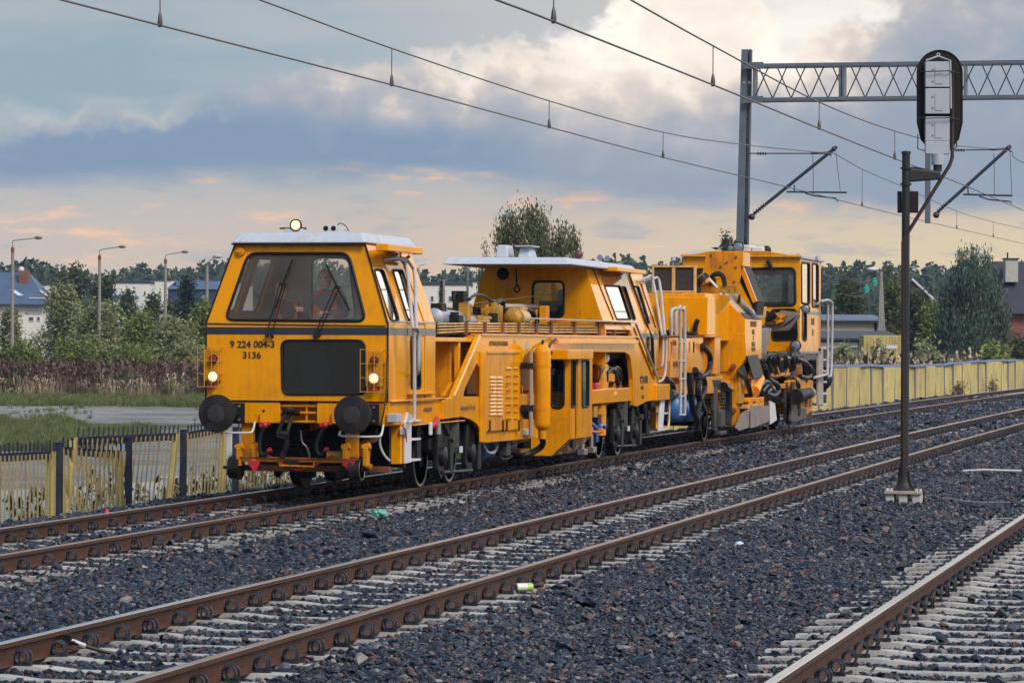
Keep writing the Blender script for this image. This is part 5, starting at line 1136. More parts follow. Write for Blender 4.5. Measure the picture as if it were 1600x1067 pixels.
MB().prism([(p.x, p.z) for p in [FP(1152, 440, sQ), FP(1158, 414, sQ), FP(1180, 470, sQ), FP(1178, 492, sQ)]], sQ+.3, sQ+1.2, 'y').build('chute_flank', BLACK, G, .006)
tube(G, 'chute_edge', YELO, [FP(1158, 416, sQ+.2), FP(1180, 472, sQ+.2)], .06, 4, 0)
for dx in (0, 4): tube(G, 'mast_rod', DKMET, [FP(1171+dx, 428, sQ+1.4), FP(1179+dx, 482, sQ+1.4)], .05, 7, 0)
# conveyor arm and raised plough wing
MB().loops([SP(1187, 562, 1.1), SP(1190, 520, 1.1), SP(1198, 512, 1.1), SP(1206, 513, 1.1), SP(1194, 566, 1.1)], [p-Vector((.12, 0, 0)) for p in [SP(1187, 562, 1.1), SP(1190, 520, 1.1), SP(1198, 512, 1.1), SP(1206, 513, 1.1), SP(1194, 566, 1.1)]]).build('plough_arm', PLOW, G, .008)
wg = empty('plough_wing'); wg.parent = G
sW = SP(1230, 500, 1.1).y
def WP(px, py, ds=0.0): return FP(px, py, sW+ds)
wing = [WP(1191, 509), WP(1206, 514), WP(1233, 513), WP(1249, 491), WP(1240, 487), WP(1221, 485), WP(1206, 494)]
MB().loops(wing, [p+Vector((0, .08, 0)) for p in wing]).build('blade', PLOW, wg, .006)
edge = [WP(1191, 509), WP(1206, 515.5), WP(1233, 514), WP(1249, 492)]
MB().tube([p-Vector((0, .04, 0)) for p in edge], .035, 6).build('cutting_edge', STEEL, wg, smooth=True)
for q in (((1211, 505), (1212, 489), (1232, 494)), ((1214, 508), (1218, 497), (1228, 503)), ((1197, 507), (1199, 498), (1212, 508))):
    A = [WP(*p)-Vector((0, .05, 0)) for p in q]; MB().loops(A, [p-Vector((0, .18, -.02)) for p in A]).build('rib', YELO, wg)
for k in range(8): A = WP(1226+k*2.6, 508-k*1.9)-Vector((0, .02, 0)); cyl(wg, 'bolt', BLACK, A-Vector((0, .02, 0)), A, .02, n=6)
cyl(wg, 'ram', DKMET, WP(1196, 498, -.3), WP(1212, 490, -.3), .09); tube(wg, 'hose', HOSE, [WP(1190, 492, -.3), WP(1196, 487, -.3), WP(1203, 490, -.3)], .03, 7, 3)
box(wg, 'bracket', YELO, WP(1183, 475).x, WP(1188, 475).x, sW-.4, sW-.2, WP(1183, 490).z, WP(1183, 474).z); box(wg, 'bracket', PIPEY, WP(1192, 480).x, WP(1201, 480).x, sW-.4, sW-.25, WP(1192, 497).z, WP(1192, 479).z)
# ---- rear cab
LD = 1.25; sD = SP(1250, 450, LD).y; sE = SP(1283, 450, LD).y; zbD = SP(1251, 549, LD).z; zrD = SP(1246, 401, LD).z
xLd = FP(1067, 402, sD).x; zcr = FP(1164, 394, sD).z
ztl = FP(1067, 401, sD).z
w1 = rounded([FP(1168, 420, sD), FP(1242, 419, sD), FP(1243, 477, sD), FP(1176, 477, sD)], .1, 4)
w2 = rounded([FP(1088, 420, sD), FP(1118, 420, sD), FP(1118, 477, sD), FP(1088, 477, sD)], .08, 3)
w3 = rounded([FP(1205, 484, sD), FP(1244, 483, sD), FP(1246, 531, sD), FP(1207, 532, sD)], .08, 4)
zlow = FP(1220, 549, sD).z
plate(G, 'cab_front', YEL, [(xLd, sD, zlow), (LD, sD, zlow), (LD, sD, zrD), (FP(1200, 395, sD).x, sD, zcr), (FP(1110, 395, sD).x, sD, zcr), (xLd, sD, ztl)], [w1, w2, w3], (0, -1, 0), .06, 0)
window(G, w1, (0, -1, 0), glass_mat('cab_glass', (.62, .72, .72), .05, (.4, .5, .5), 1.0), .03, name='windscreen'); window(G, w2, (0, -1, 0), GLASSD, .02); window(G, w3, (0, -1, 0), GLASSD, .02)
a, b = FP(1216, 420, sD), FP(1226, 477, sD); box(G, 'window_post', BLACK, a.x, b.x, sD+.5, sD+.6, b.z, a.z, 0)
def wside(x0, y0_, x1, y1_): return rounded([SP(x0, y0_, LD), SP(x1, y0_+1, LD), SP(x1, y1_+1, LD), SP(x0, y1_, LD)], .1, 3)
ws = [wside(1252, 410.5, 1264.5, 474), wside(1269, 412, 1278, 479), wside(1254, 488, 1259.5, 531)]
plate(G, 'cab_side', YELO, [(LD, sD+.06, zbD), (LD, sE, zbD), (LD, sE, zrD), (LD, sD+.06, zrD)], ws, (1, 0, 0), .05, 0)
for l in ws: window(G, l, (1, 0, 0), GLASSS, .025)
plate(G, 'cab_off_side', YEL, [(xLd, sD+.06, zbD), (xLd, sE, zbD), (xLd, sE, ztl), (xLd, sD+.06, ztl)], [rounded([Vector((xLd, sD+.5, 2.5)), Vector((xLd, sE-.5, 2.5)), Vector((xLd, sE-.5, 3.4)), Vector((xLd, sD+.5, 3.4))], .1, 3)], (-1, 0, 0), .05, 0)
plate(G, 'cab_back', YEL, [(xLd, sE, zbD), (LD, sE, zbD), (LD, sE, zrD), (xLd, sE, ztl)], [rounded([Vector((xLd+.3, sE, 2.2)), Vector((LD-.25, sE, 2.2)), Vector((LD-.25, sE, 3.4)), Vector((xLd+.3, sE, 3.4))], .1, 3)], (0, 1, 0), .05, 0)
box(G, 'cab_floor', DARKIN, xLd+.05, LD-.06, sD+.1, sE-.1, zbD, zbD+.05, 0)
box(G, 'cab_console', DKMET, -.2, 1.1, sD+.3, sD+.7, zbD, 2.1); box(G, 'cab_seat', BLACK, .2, .65, sD+1.0, sD+1.5, zbD, 2.75)
MB().hull8([(xLd-.06, sD-.1, ztl), (LD+.04, sD-.1, zrD), (LD+.04, sE+.06, zrD), (xLd-.06, sE+.06, ztl)], [(xLd-.02, sD-.06, ztl+.05), (LD, sD-.06, zrD+.05), (LD, sE+.02, zrD+.05), (xLd-.02, sE+.02, ztl+.05)]).build('cab_roof', YELD, G, .01)
MB().loops([(x, sD-.08, z) for x, z in ((xLd, ztl+.0), (LD, zrD+.0), (FP(1200, 395, sD).x, zcr+.02), (FP(1110, 395, sD).x, zcr+.02))], [(x, sE, z) for x, z in ((xLd, ztl+.0), (LD, zrD+.0), (FP(1200, 395, sD).x, zcr+.02), (FP(1110, 395, sD).x, zcr+.02))]).build('roof_crown', YELD, G, .01)
box(G, 'roof_rim', ROOFW, LD-.02, LD+.06, sD-.05, sE+.08, zrD-.03, zrD+.03)
box(G, 'side_stripe', STRG, LD-.02, LD+.004, SP(1260, 486, LD).y, sE, SP(1260, 491, LD).z, SP(1260, 486, LD).z, 0)
box(G, 'cab_skirt', STRG, LD-.03, LD+.01, sD+.06, sE, zbD-.06, zbD)
text_part('cab_lettering', 'I.R.B.T', .2, SP(1270, 503, LD)+Vector((.004, 0, 0)), (math.pi/2, 0, math.pi/2), TEXTB, G); text_part('cab_lettering', '83', .2, SP(1270, 520, LD)+Vector((.004, 0, 0)), (math.pi/2, 0, math.pi/2), TEXTB, G)
tube(G, 'wiper', BLACK, [FP(1200, 407, sD-.05), FP(1206, 420, sD-.06)], .05, 6, 0); tube(G, 'wiper_arm', BLACK, [FP(1205, 419, sD-.06), FP(1213, 428, sD-.06)], .012, 5, 0)
tube(G, 'cab_wiper', BLACK, [FP(1229, 477, sD-.04), FP(1227, 440, sD-.04)], .014, 5, 0)
lamp(G, 'cab_lamp', SP(1259, 483, LD+.22), .09, CLEARL, BLACK, (.25, -1, 0), .15); tube(G, 'lamp_arm', BLACK, [SP(1252, 480, LD), SP(1256, 482, LD+.18)], .025, 6, 0)
lamp(G, 'low_lamp', FP(1243, 540, sD-.15), .115, CLEARL, BLACK, (.1, -1, 0), .2)
for q, r in (((1141, 388), .07), ((1153, 387), .12)): lamp(G, 'roof_lamp', FP(*q, sD+.1), r, CLEARL, DKMET)
for x0, x1, y0_, y1_, mt in ((1159, 1175, 383, 394, WHITE), (1176, 1195, 386, 395, WHITE)):
    a, b = FP(x0, y0_, sD+.4), FP(x1, y1_, sD+.4); box(G, 'air_conditioner', mt, a.x, b.x, sD+.2, sD+1.0, b.z-.05, a.z, .03)
MB().sphere(FP(1198, 391, sD+.5), .1, 10, 8).build('roof_cap', DKMET, G, smooth=True)
for q in ((1052, 404), (1249, 399), (1278, 403)): A = FP(*q, sD+.5); MB().lathe(A-Vector((0, 0, .15)), (0, 0, 1), [(0, .02), (.1, .02), (.1, .06), (.18, .05), (.2, .01)], 10).build('roof_aerial', GREYR, G, smooth=True)
# rear railings and ladder
tube(G, 'rear_handrail', GREYR, [SP(1276, 476, LD), SP(1284, 470, LD+.1), SP(1291, 472, LD+.1), SP(1293.5, 482, LD+.1), SP(1293, 575, LD+.1), SP(1290, 585, LD+.1), SP(1272, 590, LD)], .03, 8, 4)
tube(G, 'rear_handrail', GREYR, [SP(1284, 471, LD+.12), SP(1293, 469, LD+.15), SP(1299, 473, LD+.15), SP(1300.5, 484, LD+.15), SP(1299, 578, LD+.15), SP(1295, 588, LD+.15)], .03, 8, 4)
rl = empty('access_ladder'); rl.parent = G
plate(rl, 'stringer', mat('weathered_grey_board', (.33, .29, .26), .7, var=.2, vscale=6), SPS([(1279, 544), (1286.5, 543), (1286.5, 632), (1279, 633)], LD), [], (1, 0, 0), .05)
sbox(rl, 'back_plate', BLACK, (1287, 545), (1291.5, 631), LD-.3, LD-.2, 0)
for y in (544, 562, 580, 597, 615, 632): A, B = SP(1286.5, y, LD), SP(1292, y, LD); box(rl, 'rung', WHITE, LD-.25, LD, A.y, B.y, A.z-.02, A.z+.02, .004)
# front steps with tall hand posts
fl_ = empty('hand_posts'); fl_.parent = G
for pts in (((1049, 524), (1048.5, 490), (1052, 483), (1060, 483), (1063, 492), (1063, 648)), ((1056, 524), (1056, 488), (1061, 481.5), (1067, 484), (1070, 494), (1070, 648))):
    MB().tube([SP(*q, 1.26) for q in pts], .028, 8, 3).build('hand_post', GREYR, fl_, smooth=True)
for y in (535, 564, 592, 619, 648): A, B = SP(1062, y, 1.26), SP(1071, y, 1.26); MB().cyl(A, B, .018, n=6).build('rung', GREYR, fl_)
# tanks, hoses and running gear
for x0, x1, c in ((1048, 1057, 638), (1064, 1082, 638)):
    A, B = SP(x0, c, .85), SP(x1, c, .85); tk = empty('air_tank'); tk.parent = G
    MB().lathe(A, (0, 1, 0), [(0, .05), (.05, .2), (.12, .25), (B.y-A.y-.1, .25), (B.y-A.y, .12)], 20).build('tank', BLUE, tk, smooth=True)
for pts, r in ((((1078, 582), (1079, 610), (1083, 640), (1090, 658), (1091, 672)), .055), (((1086, 578), (1092, 590), (1091, 615), (1099, 640)), .06), (((1088, 580), (1099, 590), (1101, 608), (1093, 628), (1090, 655)), .05), (((1098, 540), (1109, 556), (1108, 578), (1098, 588), (1088, 588)), .055), (((1041, 592), (1050, 600), (1054, 618)), .05)):
    tube(G, 'hydraulic_hose', HOSE, [SP(*q, 1.2) for q in pts], r, 8, 5)
for pts in (((1060, 600), (1085, 606), (1112, 598)), ((1060, 612), (1080, 618), (1100, 614)), ((1065, 594), (1080, 596), (1095, 600))): tube(G, 'pipe_run', RUST, [SP(*q, .95) for q in pts], .03, 6)
for q in ((1075, 606), (1067, 600), (1100, 604)): A = SP(*q, 1.0); MB().box(.85, 1.02, A.y-.2, A.y+.25, A.z-.12, A.z+.1).build('valve_block', YELO, G, .02)
def axle_set(s, lx=1.05, name='wheelset'):
    b = empty(name); b.parent = G
    for sd in (-1, 1):
        wheel(b, sd*.7525, s, .36, sd); x0, x1 = sorted((sd*(lx-.02), sd*(lx+.06)))
        MB().prism([(s-.62, 1.0), (s-.25, 1.02), (s-.12, .7), (s-.12, .2), (s-.5, .2), (s-.62, .6)], x0, x1).build('guide_plate', BOGIG, b, .02)
        MB().box(min(sd*lx, sd*(lx+.14)), max(sd*lx, sd*(lx+.14)), s-.3, s+.22, .25, .62).build('axle_box', BOGIG, b, .05)
        for k in (-.1, .1): MB().tube([(sd*(lx+.12)+.03*math.cos(t*1.2), s+k+.03*math.sin(t*1.2), .6+t*.011) for t in range(30)], .014, 4).build('spring', BOGIG, b)
        MB().tube([(sd*(lx+.1), s+.15, 1.02), (sd*(lx+.12), s+.42, .95), (sd*(lx+.12), s+.5, .6), (sd*(lx+.12), s+.45, .3)], .1, 8, 4).build('mudguard', BOGIE, b, smooth=True)
        MB().box(min(sd*lx, sd*(lx+.14)), max(sd*lx, sd*(lx+.14)), s-.35, s+.35, .12, .2).build('tie_bar', BOGIG, b, .02)
    MB().cyl((-.75, s, .36), (.75, s, .36), .08).build('axle', DKMET, b)
axle_set(SP(1103, 684, .85).y); axle_set(SP(1216, 668, .85).y)
# plough gear under the hopper
pg = empty('plough_gear'); pg.parent = G
plate(pg, 'side_blade', PLOW, SPS([(1150, 668), (1160, 645), (1182, 633), (1212, 635), (1212, 655), (1170, 668), (1155, 673)], 1.25), [], (1, 0, 0), .03, .004)
plate(pg, 'blade_wing', PLOW, SPS([(1174, 669), (1174, 642), (1198, 660)], 1.29), [], (1, 0, 0), .03, .004)
plate(pg, 'end_blade', WHITE, SPS([(1203, 626), (1211, 630), (1214, 656), (1204, 663)], 1.27), [], (1, 0, 0), .03, .004)
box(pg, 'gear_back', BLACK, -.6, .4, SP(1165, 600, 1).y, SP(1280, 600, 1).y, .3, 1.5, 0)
for q0, q1, mt, lx in (((1174, 592), (1188, 614), YELO, 1.15), ((1156, 585), (1163, 630), OLIVE, 1.1), ((1205, 583), (1235, 587), YELO, 1.1), ((1208, 588), (1230, 600), YELO, 1.0), ((1206, 601), (1236, 606), YELO, 1.1), ((1170, 622), (1194, 626), YELO, 1.2), ((1170, 632), (1194, 636), PIPEY, 1.2), ((1173, 621), (1177, 634), YELO, 1.22), ((1184, 621), (1188, 634), YELO, 1.22), ((1191, 621), (1194, 634), YELO, 1.22), ((1238, 563), (1254, 568), YELO, 1.1), ((1240, 572), (1254, 590), YELO, .95), ((1213, 568), (1218, 583), YELO, 1.05), ((1228, 560), (1233, 584), YELO, 1.05)):
    sbox(pg, 'gear_frame', mt, q0, q1, lx-.25, lx, .012)
random.seed(5)
for i in range(9):
    x = 1196+i*3.3; A = [SP(x, 584-random.uniform(0, 10), 1.15), SP(x-random.uniform(2, 8), 565, 1.2), SP(x+random.uniform(-4, 4), 550+random.uniform(0, 6), 1.22), SP(x+random.uniform(5, 10), 556, 1.2), SP(x+random.uniform(5, 12), 578+random.uniform(-4, 6), 1.12)]
    MB().tube(A, random.uniform(.014, .03), 6, 4).build('hydraulic_hose', HOSE, pg, smooth=True)
for pts, r in ((((1196, 575), (1200, 592), (1213, 600), (1216, 610), (1208, 618), (1196, 614)), .06), (((1248, 562), (1260, 568), (1266, 582), (1262, 590), (1250, 588)), .055), (((1244, 560), (1256, 566), (1268, 576), (1272, 592)), .05), (((1165, 590), (1170, 604), (1173, 618)), .05), (((1240, 545), (1238, 558), (1240, 574)), .06), (((1186, 604), (1196, 596), (1204, 606), (1198, 614)), .06), (((1190, 612), (1199, 602), (1210, 612)), .05)):
    MB().tube([SP(*q, 1.2) for q in pts], r, 8, 4).build('hydraulic_hose', HOSE, pg, smooth=True)
for q in ((1199, 570), (1206, 575), (1222, 577), (1232, 590), (1236, 572)): A = SP(*q, 1.0); MB().cyl(A+Vector((0, -.2, -.1)), A+Vector((0, .2, .1)), .11, n=10).build('pump', DKMET, pg, smooth=True)
cyl(pg, 'ram', STEEL, SP(1226, 559, 1.15), SP(1252, 561, 1.15), .04); cyl(pg, 'ram', YELO, SP(1178, 612, 1.15), SP(1186, 592, 1.15), .12)
# rotary broom box at the back
bb = empty('broom_box'); bb.parent = G
MB().prism([(p.y, p.z) for p in SPS([(1236, 612), (1240, 595), (1248, 590), (1258, 594), (1264, 612), (1262, 645), (1240, 646)], 1.2)], .3, 1.2).build('housing', YELO, bb, .02)
MB().prism([(p.y, p.z) for p in SPS([(1263, 592), (1271, 594), (1269, 640), (1262, 648)], 1.2)], .4, 1.2).build('housing_end', YELO, bb, .02)
sbox(bb, 'rubber_curtain', RUBD, (1237, 640), (1260, 655), 1.15, 1.22); sbox(bb, 'rubber_curtain', BLACK, (1257, 643), (1268, 656), 1.05, 1.15)
sbox(bb, 'housing_plate', DKMET, (1237, 596), (1242, 640), 1.2, 1.23)
A = SP(1243, 620, 1.28); B = SP(1264, 614, 1.28); MB().cyl(A, B, .17, .10, 16).build('motor_cone', BLACK, bb, .01, True); cyl(bb, 'motor_cap', STEEL, B, B+Vector((0, .2, 0)), .13)
cyl(bb, 'dust_drum', BLACK, SP(1270, 585, .9), SP(1278, 590, .9), .35)
for px in (1260, 1266): tube(bb, 'chain', RUST, [SP(px, 615, 1.24), SP(px-.5, 636, 1.24)], .03, 5, 0)

random.seed(17)
for i in range(46):
    px = random.uniform(1162, 1274); py = random.uniform(556, 640); lx = random.uniform(.55, 1.08); q = SP(px, py, lx); m_ = MB(); k = random.random()
    if k < .4: m_.box(q.x-.12, q.x+.05, q.y-random.uniform(.05, .3), q.y+random.uniform(.05, .3), q.z-random.uniform(.02, .1), q.z+random.uniform(.02, .1))
    elif k < .7: m_.cyl(q+Vector((0, -random.uniform(.1, .4), random.uniform(-.1, .1))), q+Vector((0, random.uniform(.1, .4), random.uniform(-.1, .1))), random.uniform(.025, .07), n=8)
    else: m_.tube([q, q+Vector((.1, random.uniform(-.4, .4), -.2)), q+Vector((.05, random.uniform(-.6, .6), -.35))], random.uniform(.015, .03), 6, 3)
    m_.build('gear_piece', random.choice([DKMET, DKMET, YELO, YELO, BOGIG, RUST, HOSE]), pg, .006)
random.seed(18)
for i in range(26):
    px = random.uniform(1060, 1130); py = random.uniform(590, 665); q = SP(px, py, random.uniform(.5, .98)); m_ = MB()
    if random.random() < .5: m_.box(q.x-.12, q.x+.03, q.y-.2, q.y+.25, q.z-.06, q.z+.08)
    else: m_.cyl(q+Vector((0, -.3, 0)), q+Vector((0, .3, random.uniform(-.1, .1))), random.uniform(.02, .06), n=8)
    m_.build('under_piece', random.choice([DKMET, DKMET, YELO, BOGIG, RUST]), G, .006)
for i in range(24):
    px = random.uniform(930, 990); py = random.uniform(556, 640); q = SP(px, py, random.uniform(.4, .92)); m_ = MB()
    if random.random() < .5: m_.box(q.x-.1, q.x+.03, q.y-.15, q.y+.2, q.z-.06, q.z+.08)
    else: m_.tube([q, q+Vector((.06, .2, -.12)), q+Vector((.02, .45, .06))], random.uniform(.015, .03), 6, 3)
    m_.build('hydraulic_piece', random.choice([DKMET, OLIVE, YELO, HOSE, STEEL]), hy, .006)
# ================================================================== overhead line, gantry, signal
GAL = mat('galvanised_steel', (0.105, 0.13, 0.17), 0.55, metal=0.2, var=0.12, vscale=2, dirt=(.2, .2, .2), dirt_amt=.3)
GALD = mat('weathered_galvanised_steel', (0.035, 0.045, 0.065), 0.55, metal=0.2, var=0.15, vscale=3)
COPPER = mat('wire_dark', (0.10, 0.09, 0.09), 0.5, metal=0.5)
PORC = mat('insulator_brown', (0.05, 0.04, 0.045), 0.25)
def lxp(px, py, L): return on_plane(px, py, (-L, 0, 0), (1, 0, 0))
YG = 86.7
GP = empty('gantry', (0, 0, 0), 0, 'grey steel portal with lattice girder carrying the overhead wires', 'gantry')
mx = lxp(1161.5, 300, 14.15); YM = mx.y
def GY(px, py): return on_plane(px, py, (0, YM, 0), (0, 1, 0))
# mast: two channels laced together, slightly tapered
b0, b1 = GY(1151, 380), GY(1169, 380); t0, t1 = GY(1159.5, 78), GY(1174.5, 78)
base_l = GY(1143, 640).x; k = (t0.z-b0.z)
def mastx(z, side):
    f = (z-b0.z)/(t0.z-b0.z); return (b0.x+(t0.x-b0.x)*f) if side == 0 else (b1.x+(t1.x-b1.x)*f)
z0m, z1m = -.9, t0.z
for a, b, nm in ((0, .68, 'mast_channel'), (.8, 1.0, 'mast_channel')):
    vs = []
    for z in (z0m, z1m):
        xl, xr = mastx(z, 0), mastx(z, 1); w = xr-xl; vs.append([(xl+w*a, YM-.12, z), (xl+w*b, YM-.12, z), (xl+w*b, YM+.15, z), (xl+w*a, YM+.15, z)])
    MB().hull8(vs[0], vs[1]).build(nm, GAL if a == 0 else GALD, GP, .006)
for z in np.arange(0.2, z1m, .55): MB().box(mastx(z, 0)+.18, mastx(z, 1)-.03, YM-.05, YM+.05, z-.04, z+.04).build('lacing', GALD, GP)
for py in (103, 130): 
    for px in (1164, 1172): q = GY(px, py); MB().cyl(q-Vector((0, .14, 0)), q-Vector((0, .12, 0)), .04, n=8).build('bolt', STEEL, GP)
# lattice girder across the tracks
zt = GY(1180, 104).z; zb = GY(1180, 157).z; x0 = GY(1178, 130).x; x1 = 3.0
for z in (zt, zb):
    for dy in (-.22, .22): MB().box(x0-.15, x1, YM+dy-.05, YM+dy+.05, z-.05, z+.05).build('chord', GAL, GP, .006)
xs_ = np.arange(x0+.05, x1, .5)
for i, xx in enumerate(xs_[:-1]):
    MB().tube([(xx, YM-.22, zb+.04), (xx+.38, YM-.22, zt-.04)], .021, 4).build('lattice_bar', GALD, GP)
    MB().tube([(xx+.44, YM+.22, zb+.04), (xx+.06, YM+.22, zt-.04)], .021, 4).build('lattice_bar', GALD, GP)
for px in (1180, 1314, 1319, 1509):
    xx = GY(px, 130).x; MB().box(xx-.03, xx+.03, YM-.26, YM+.26, zb, zt).build('girder_post', GAL, GP)
for z in (zt, zb): MB().box(x0-.25, x0+.3, YM-.29, YM-.27, z-.09, z+.09).build('gusset', GAL, GP)
# far mast of the portal stands on the other side of the tracks
MB().box(x1-.2, x1+.2, YM-.15, YM+.15, -.3, z1m).build('mast_channel', GAL, GP, .006)
# drop post for the second track
dp = GY(1450, 250); zb_ = GY(1450, 349).z
MB().box(dp.x-.07, dp.x+.07, YM-.08, YM+.08, zb_, zb).build('drop_post', GAL, GP, .006)
def cantilever(name, label, foot, tip, stay, arm0, arm1, regs, hang):
    c = empty(name, (0, 0, 0), 0, label, 'cantilever', 'overhead line cantilevers')
    foot, tip = GY(*foot), GY(*tip); d = (tip-foot).normalized(); L = (tip-foot).length
    MB().tube([foot+d*L*.19, tip+d*.1], .045, 8).build('strut', GALD, c, smooth=True)
    ins = MB(); 
    prof = []
    for i in range(5): prof += [(L*(.05+i*.028), .03), (L*(.06+i*.028), .085), (L*(.07+i*.028), .03)]
    ins.lathe(foot, d, [(0, .03)]+prof+[(L*.2, .03)], 10); ins.build('insulator', PORC, c, smooth=True)
    MB().sphere(foot+Vector((.05, 0, 0)), .09, 8, 6).build('hinge', GALD, c, smooth=True)
    if stay:
        s0, s1 = GY(*stay[0]), GY(*stay[1]); dd = (s1-s0).normalized(); MB().tube([s0, s1], .016, 6).build('top_stay', GALD, c)
        ll = (s1-s0).length; prof = []
        for i in range(4): prof += [(.25+i*.07, .02), (.27+i*.07, .07), (.29+i*.07, .02)]
        MB().lathe(s0, dd, prof, 10).build('stay_insulator', PORC, c, smooth=True)
        MB().tube([GY(stay[1][0]-18, stay[1][1]), GY(stay[1][0]+8, stay[1][1]-1), GY(stay[1][0]+14, stay[1][1]+3)], .03, 6).build('stay_clamp', GALD, c)
    MB().sphere(tip, .07, 8, 6).build('tip_clamp', GALD, c, smooth=True)
    a0, a1 = GY(*arm0), GY(*arm1); MB().tube([a0, a1], .025, 6).build('steady_tube', GALD, c)
    for pts in regs: MB().tube([GY(*q) for q in pts], .02, 6).build('steady_arm', GALD, c)
    for pts in hang: MB().tube([GY(*q) for q in pts], .009, 5).build('hanger', COPPER, c)
cantilever('cantilever', 'tubular wire bracket hung from the gantry mast above the regulator', (1172, 339), (1303, 233), ((1169, 240), (1285, 240)), (1229, 300), (1323, 301), [((1241, 289), (1241, 300)), ((1258, 302), (1272, 306), (1306, 310), (1309, 315))], [((1270, 242), (1271, 304)), ((1306, 238), (1313, 300))])
cantilever('cantilever', 'tubular wire bracket hung from the drop post beside the signal', (1460, 336), (1575, 232), ((1478, 235), (1566, 234)), (1505, 304), (1582, 306), [((1512, 292), (1513, 304)), ((1530, 307), (1545, 312), (1578, 315), (1581, 318))], [((1553, 240), (1554, 305)), ((1578, 238), (1581, 306))])
# wires: contact and messenger pairs over each track
def wire(name, label, L, pts, r, grp):
    P3 = [lxp(px, py, L) for px, py in pts]
    o = MB().tube(smooth_path(P3, 6), r, 6).build(name, COPPER, None, smooth=True, raw=True); return tag(o, label, 'wire', grp)
W1c = [(-60, -40), (95, 0), (250, 40), (612, 133), (858, 199), (1036, 246), (1220, 290), (1272, 303), (1420, 340), (1600, 381), (1700, 404)]
W1m = [(200, -73), (405, 0), (612, 76), (858, 158), (1036, 207), (1160, 226), (1290, 239.5), (1305, 241), (1348, 265), (1420, 296), (1495, 330), (1552, 347), (1600, 358), (1700, 380)]
W2c = [(600, -68), (775, 0), (865, 34), (1114, 133), (1280, 201), (1398, 248), (1485, 281), (1545, 306), (1640, 346)]
W2m = [(850, -78), (985, 0), (1114, 72), (1280, 160), (1398, 205), (1490, 227), (1577, 236), (1590, 250), (1660, 282)]
LT1, LT2 = 11.375, 6.7775
wire('contact_wire', 'lower overhead wire above the track with the yellow machines', LT1, W1c, .012, 'overhead wires')
wire('messenger_wire', 'upper overhead wire reaching the bracket on the gantry mast', LT1, W1m, .011, 'overhead wires')
wire('contact_wire', 'lower overhead wire above the empty track, passing behind the signal', LT2, W2c, .012, 'overhead wires')
wire('messenger_wire', 'upper overhead wire reaching the bracket beside the signal', LT2, W2m, .011, 'overhead wires')
def interp(P_, x):
    for (xa, ya), (xb, yb) in zip(P_, P_[1:]):
        if xa <= x <= xb: return ya+(yb-ya)*(x-xa)/(xb-xa)
PLACE = {250: 'crossing the upper left sky', 612: 'above the front cab, right of the spotlight', 858: 'above the round tree behind the rear cab', 1036: 'left of the gantry mast', 1347: 'below the lattice girder beside the signal', 1495: 'between signal and second bracket', 1552: 'below the second bracket',
         865: 'at the top edge over the middle of the machines', 1114: 'just left of the gantry mast top', 1280: 'crossing the lattice girder', 1398: 'just left of the signal head'}
for L, C_, M_, xs in ((LT1, W1c, W1m, (250, 612, 858, 1036, 1347, 1495, 1552)), (LT2, W2c, W2m, (865, 1114, 1280, 1398))):
    for x in xs:
        a = lxp(x, interp(C_, x), L); ym = interp(M_, x)
        b = lxp(x, ym, L) if ym is not None else lxp(x, -45, L); b = Vector((a.x, a.y, b.z)); d = empty('wire_dropper', a, 0, 'thin wire dropper '+PLACE[x], 'dropper', 'wire droppers')
        MB().tube([(0, 0, 0), (0, 0, b.z-a.z)], .007, 5).build('dropper_wire', COPPER, d); MB().lathe((0, 0, 0), (0, 0, 1), [(-.02, .02), (.02, .03), (.1, .02), (.14, .008)], 8).build('dropper_clamp', COPPER, d, smooth=True)

# ---- colour light signal seen from behind
SB = on_ground(1413, 776, -.10); DS = (SB-EYE).dot(FW)
SIG = empty('railway_signal', SB, 0, 'tall railway light signal with black oval backboard seen from behind', 'signal')
def SG(px, py, dd=0.0): return at(px, py, DS+dd)-SB
POSTM = mat('dark_grey_post_paint', (0.022, 0.026, 0.03), .5, spec=.25, var=.15, vscale=3); BACKB = mat('black_backboard', (0.014, 0.011, 0.012), .6, spec=.2, var=.2); LHOUSE = mat('light_grey_housing', (.34, .38, .45), .45, var=.05, vscale=4, dirt=(.3, .3, .32), dirt_amt=.3)
px2m = DS/FPX
def up(py): return SG(1414, py).z
cyl(SIG, 'post', POSTM, (0, 0, up(738)), (0, 0, up(237)), 6.5*px2m, 6.2*px2m, 18)
MB().lathe((0, 0, 0), (0, 0, 1), [(up(766), .17), (up(762), .12), (up(752), .085), (up(735), .078), (up(730), .078), (up(728), .056)], 18).build('post_foot', POSTM, SIG, smooth=True)
MB().lathe((0, 0, up(237)), (0, 0, 1), [(-.03, .062), (0, .06), (.01, .02)], 14).build('post_cap', POSTM, SIG, smooth=True)
TAN = mat('weathered_tan_base', (.34, .29, .22), .8, var=.2, vscale=6)
MB().box(-.235, .235, -.2, .2, up(771), up(766)).build('base_plate', TAN, SIG, .006)
for x in (-.17, .0, .17): MB().box(x-.055, x+.055, -.17, .17, up(786), up(771)).build('foot_block', mat('pale_concrete', (.42, .42, .42), .85, var=.15), SIG, .01)
for x in (-.2, -.15, .17, .22): MB().cyl((x, -.17, up(766)), (x, -.17, up(762)), .022, n=6).build('anchor_bolt', WHITE, SIG)
tube(SIG, 'feed_cable', BLACK, [(.05, -.06, up(735)), (.09, -.08, up(755)), (.16, -.1, up(766)), (.235, -.12, up(762)), (.26, -.12, up(772)), (.25, -.12, up(790))], .012, 6)
cyl(SIG, 'hand_rung', POSTM, (.05, -.02, up(730)), (.16, -.02, up(731)), .01)
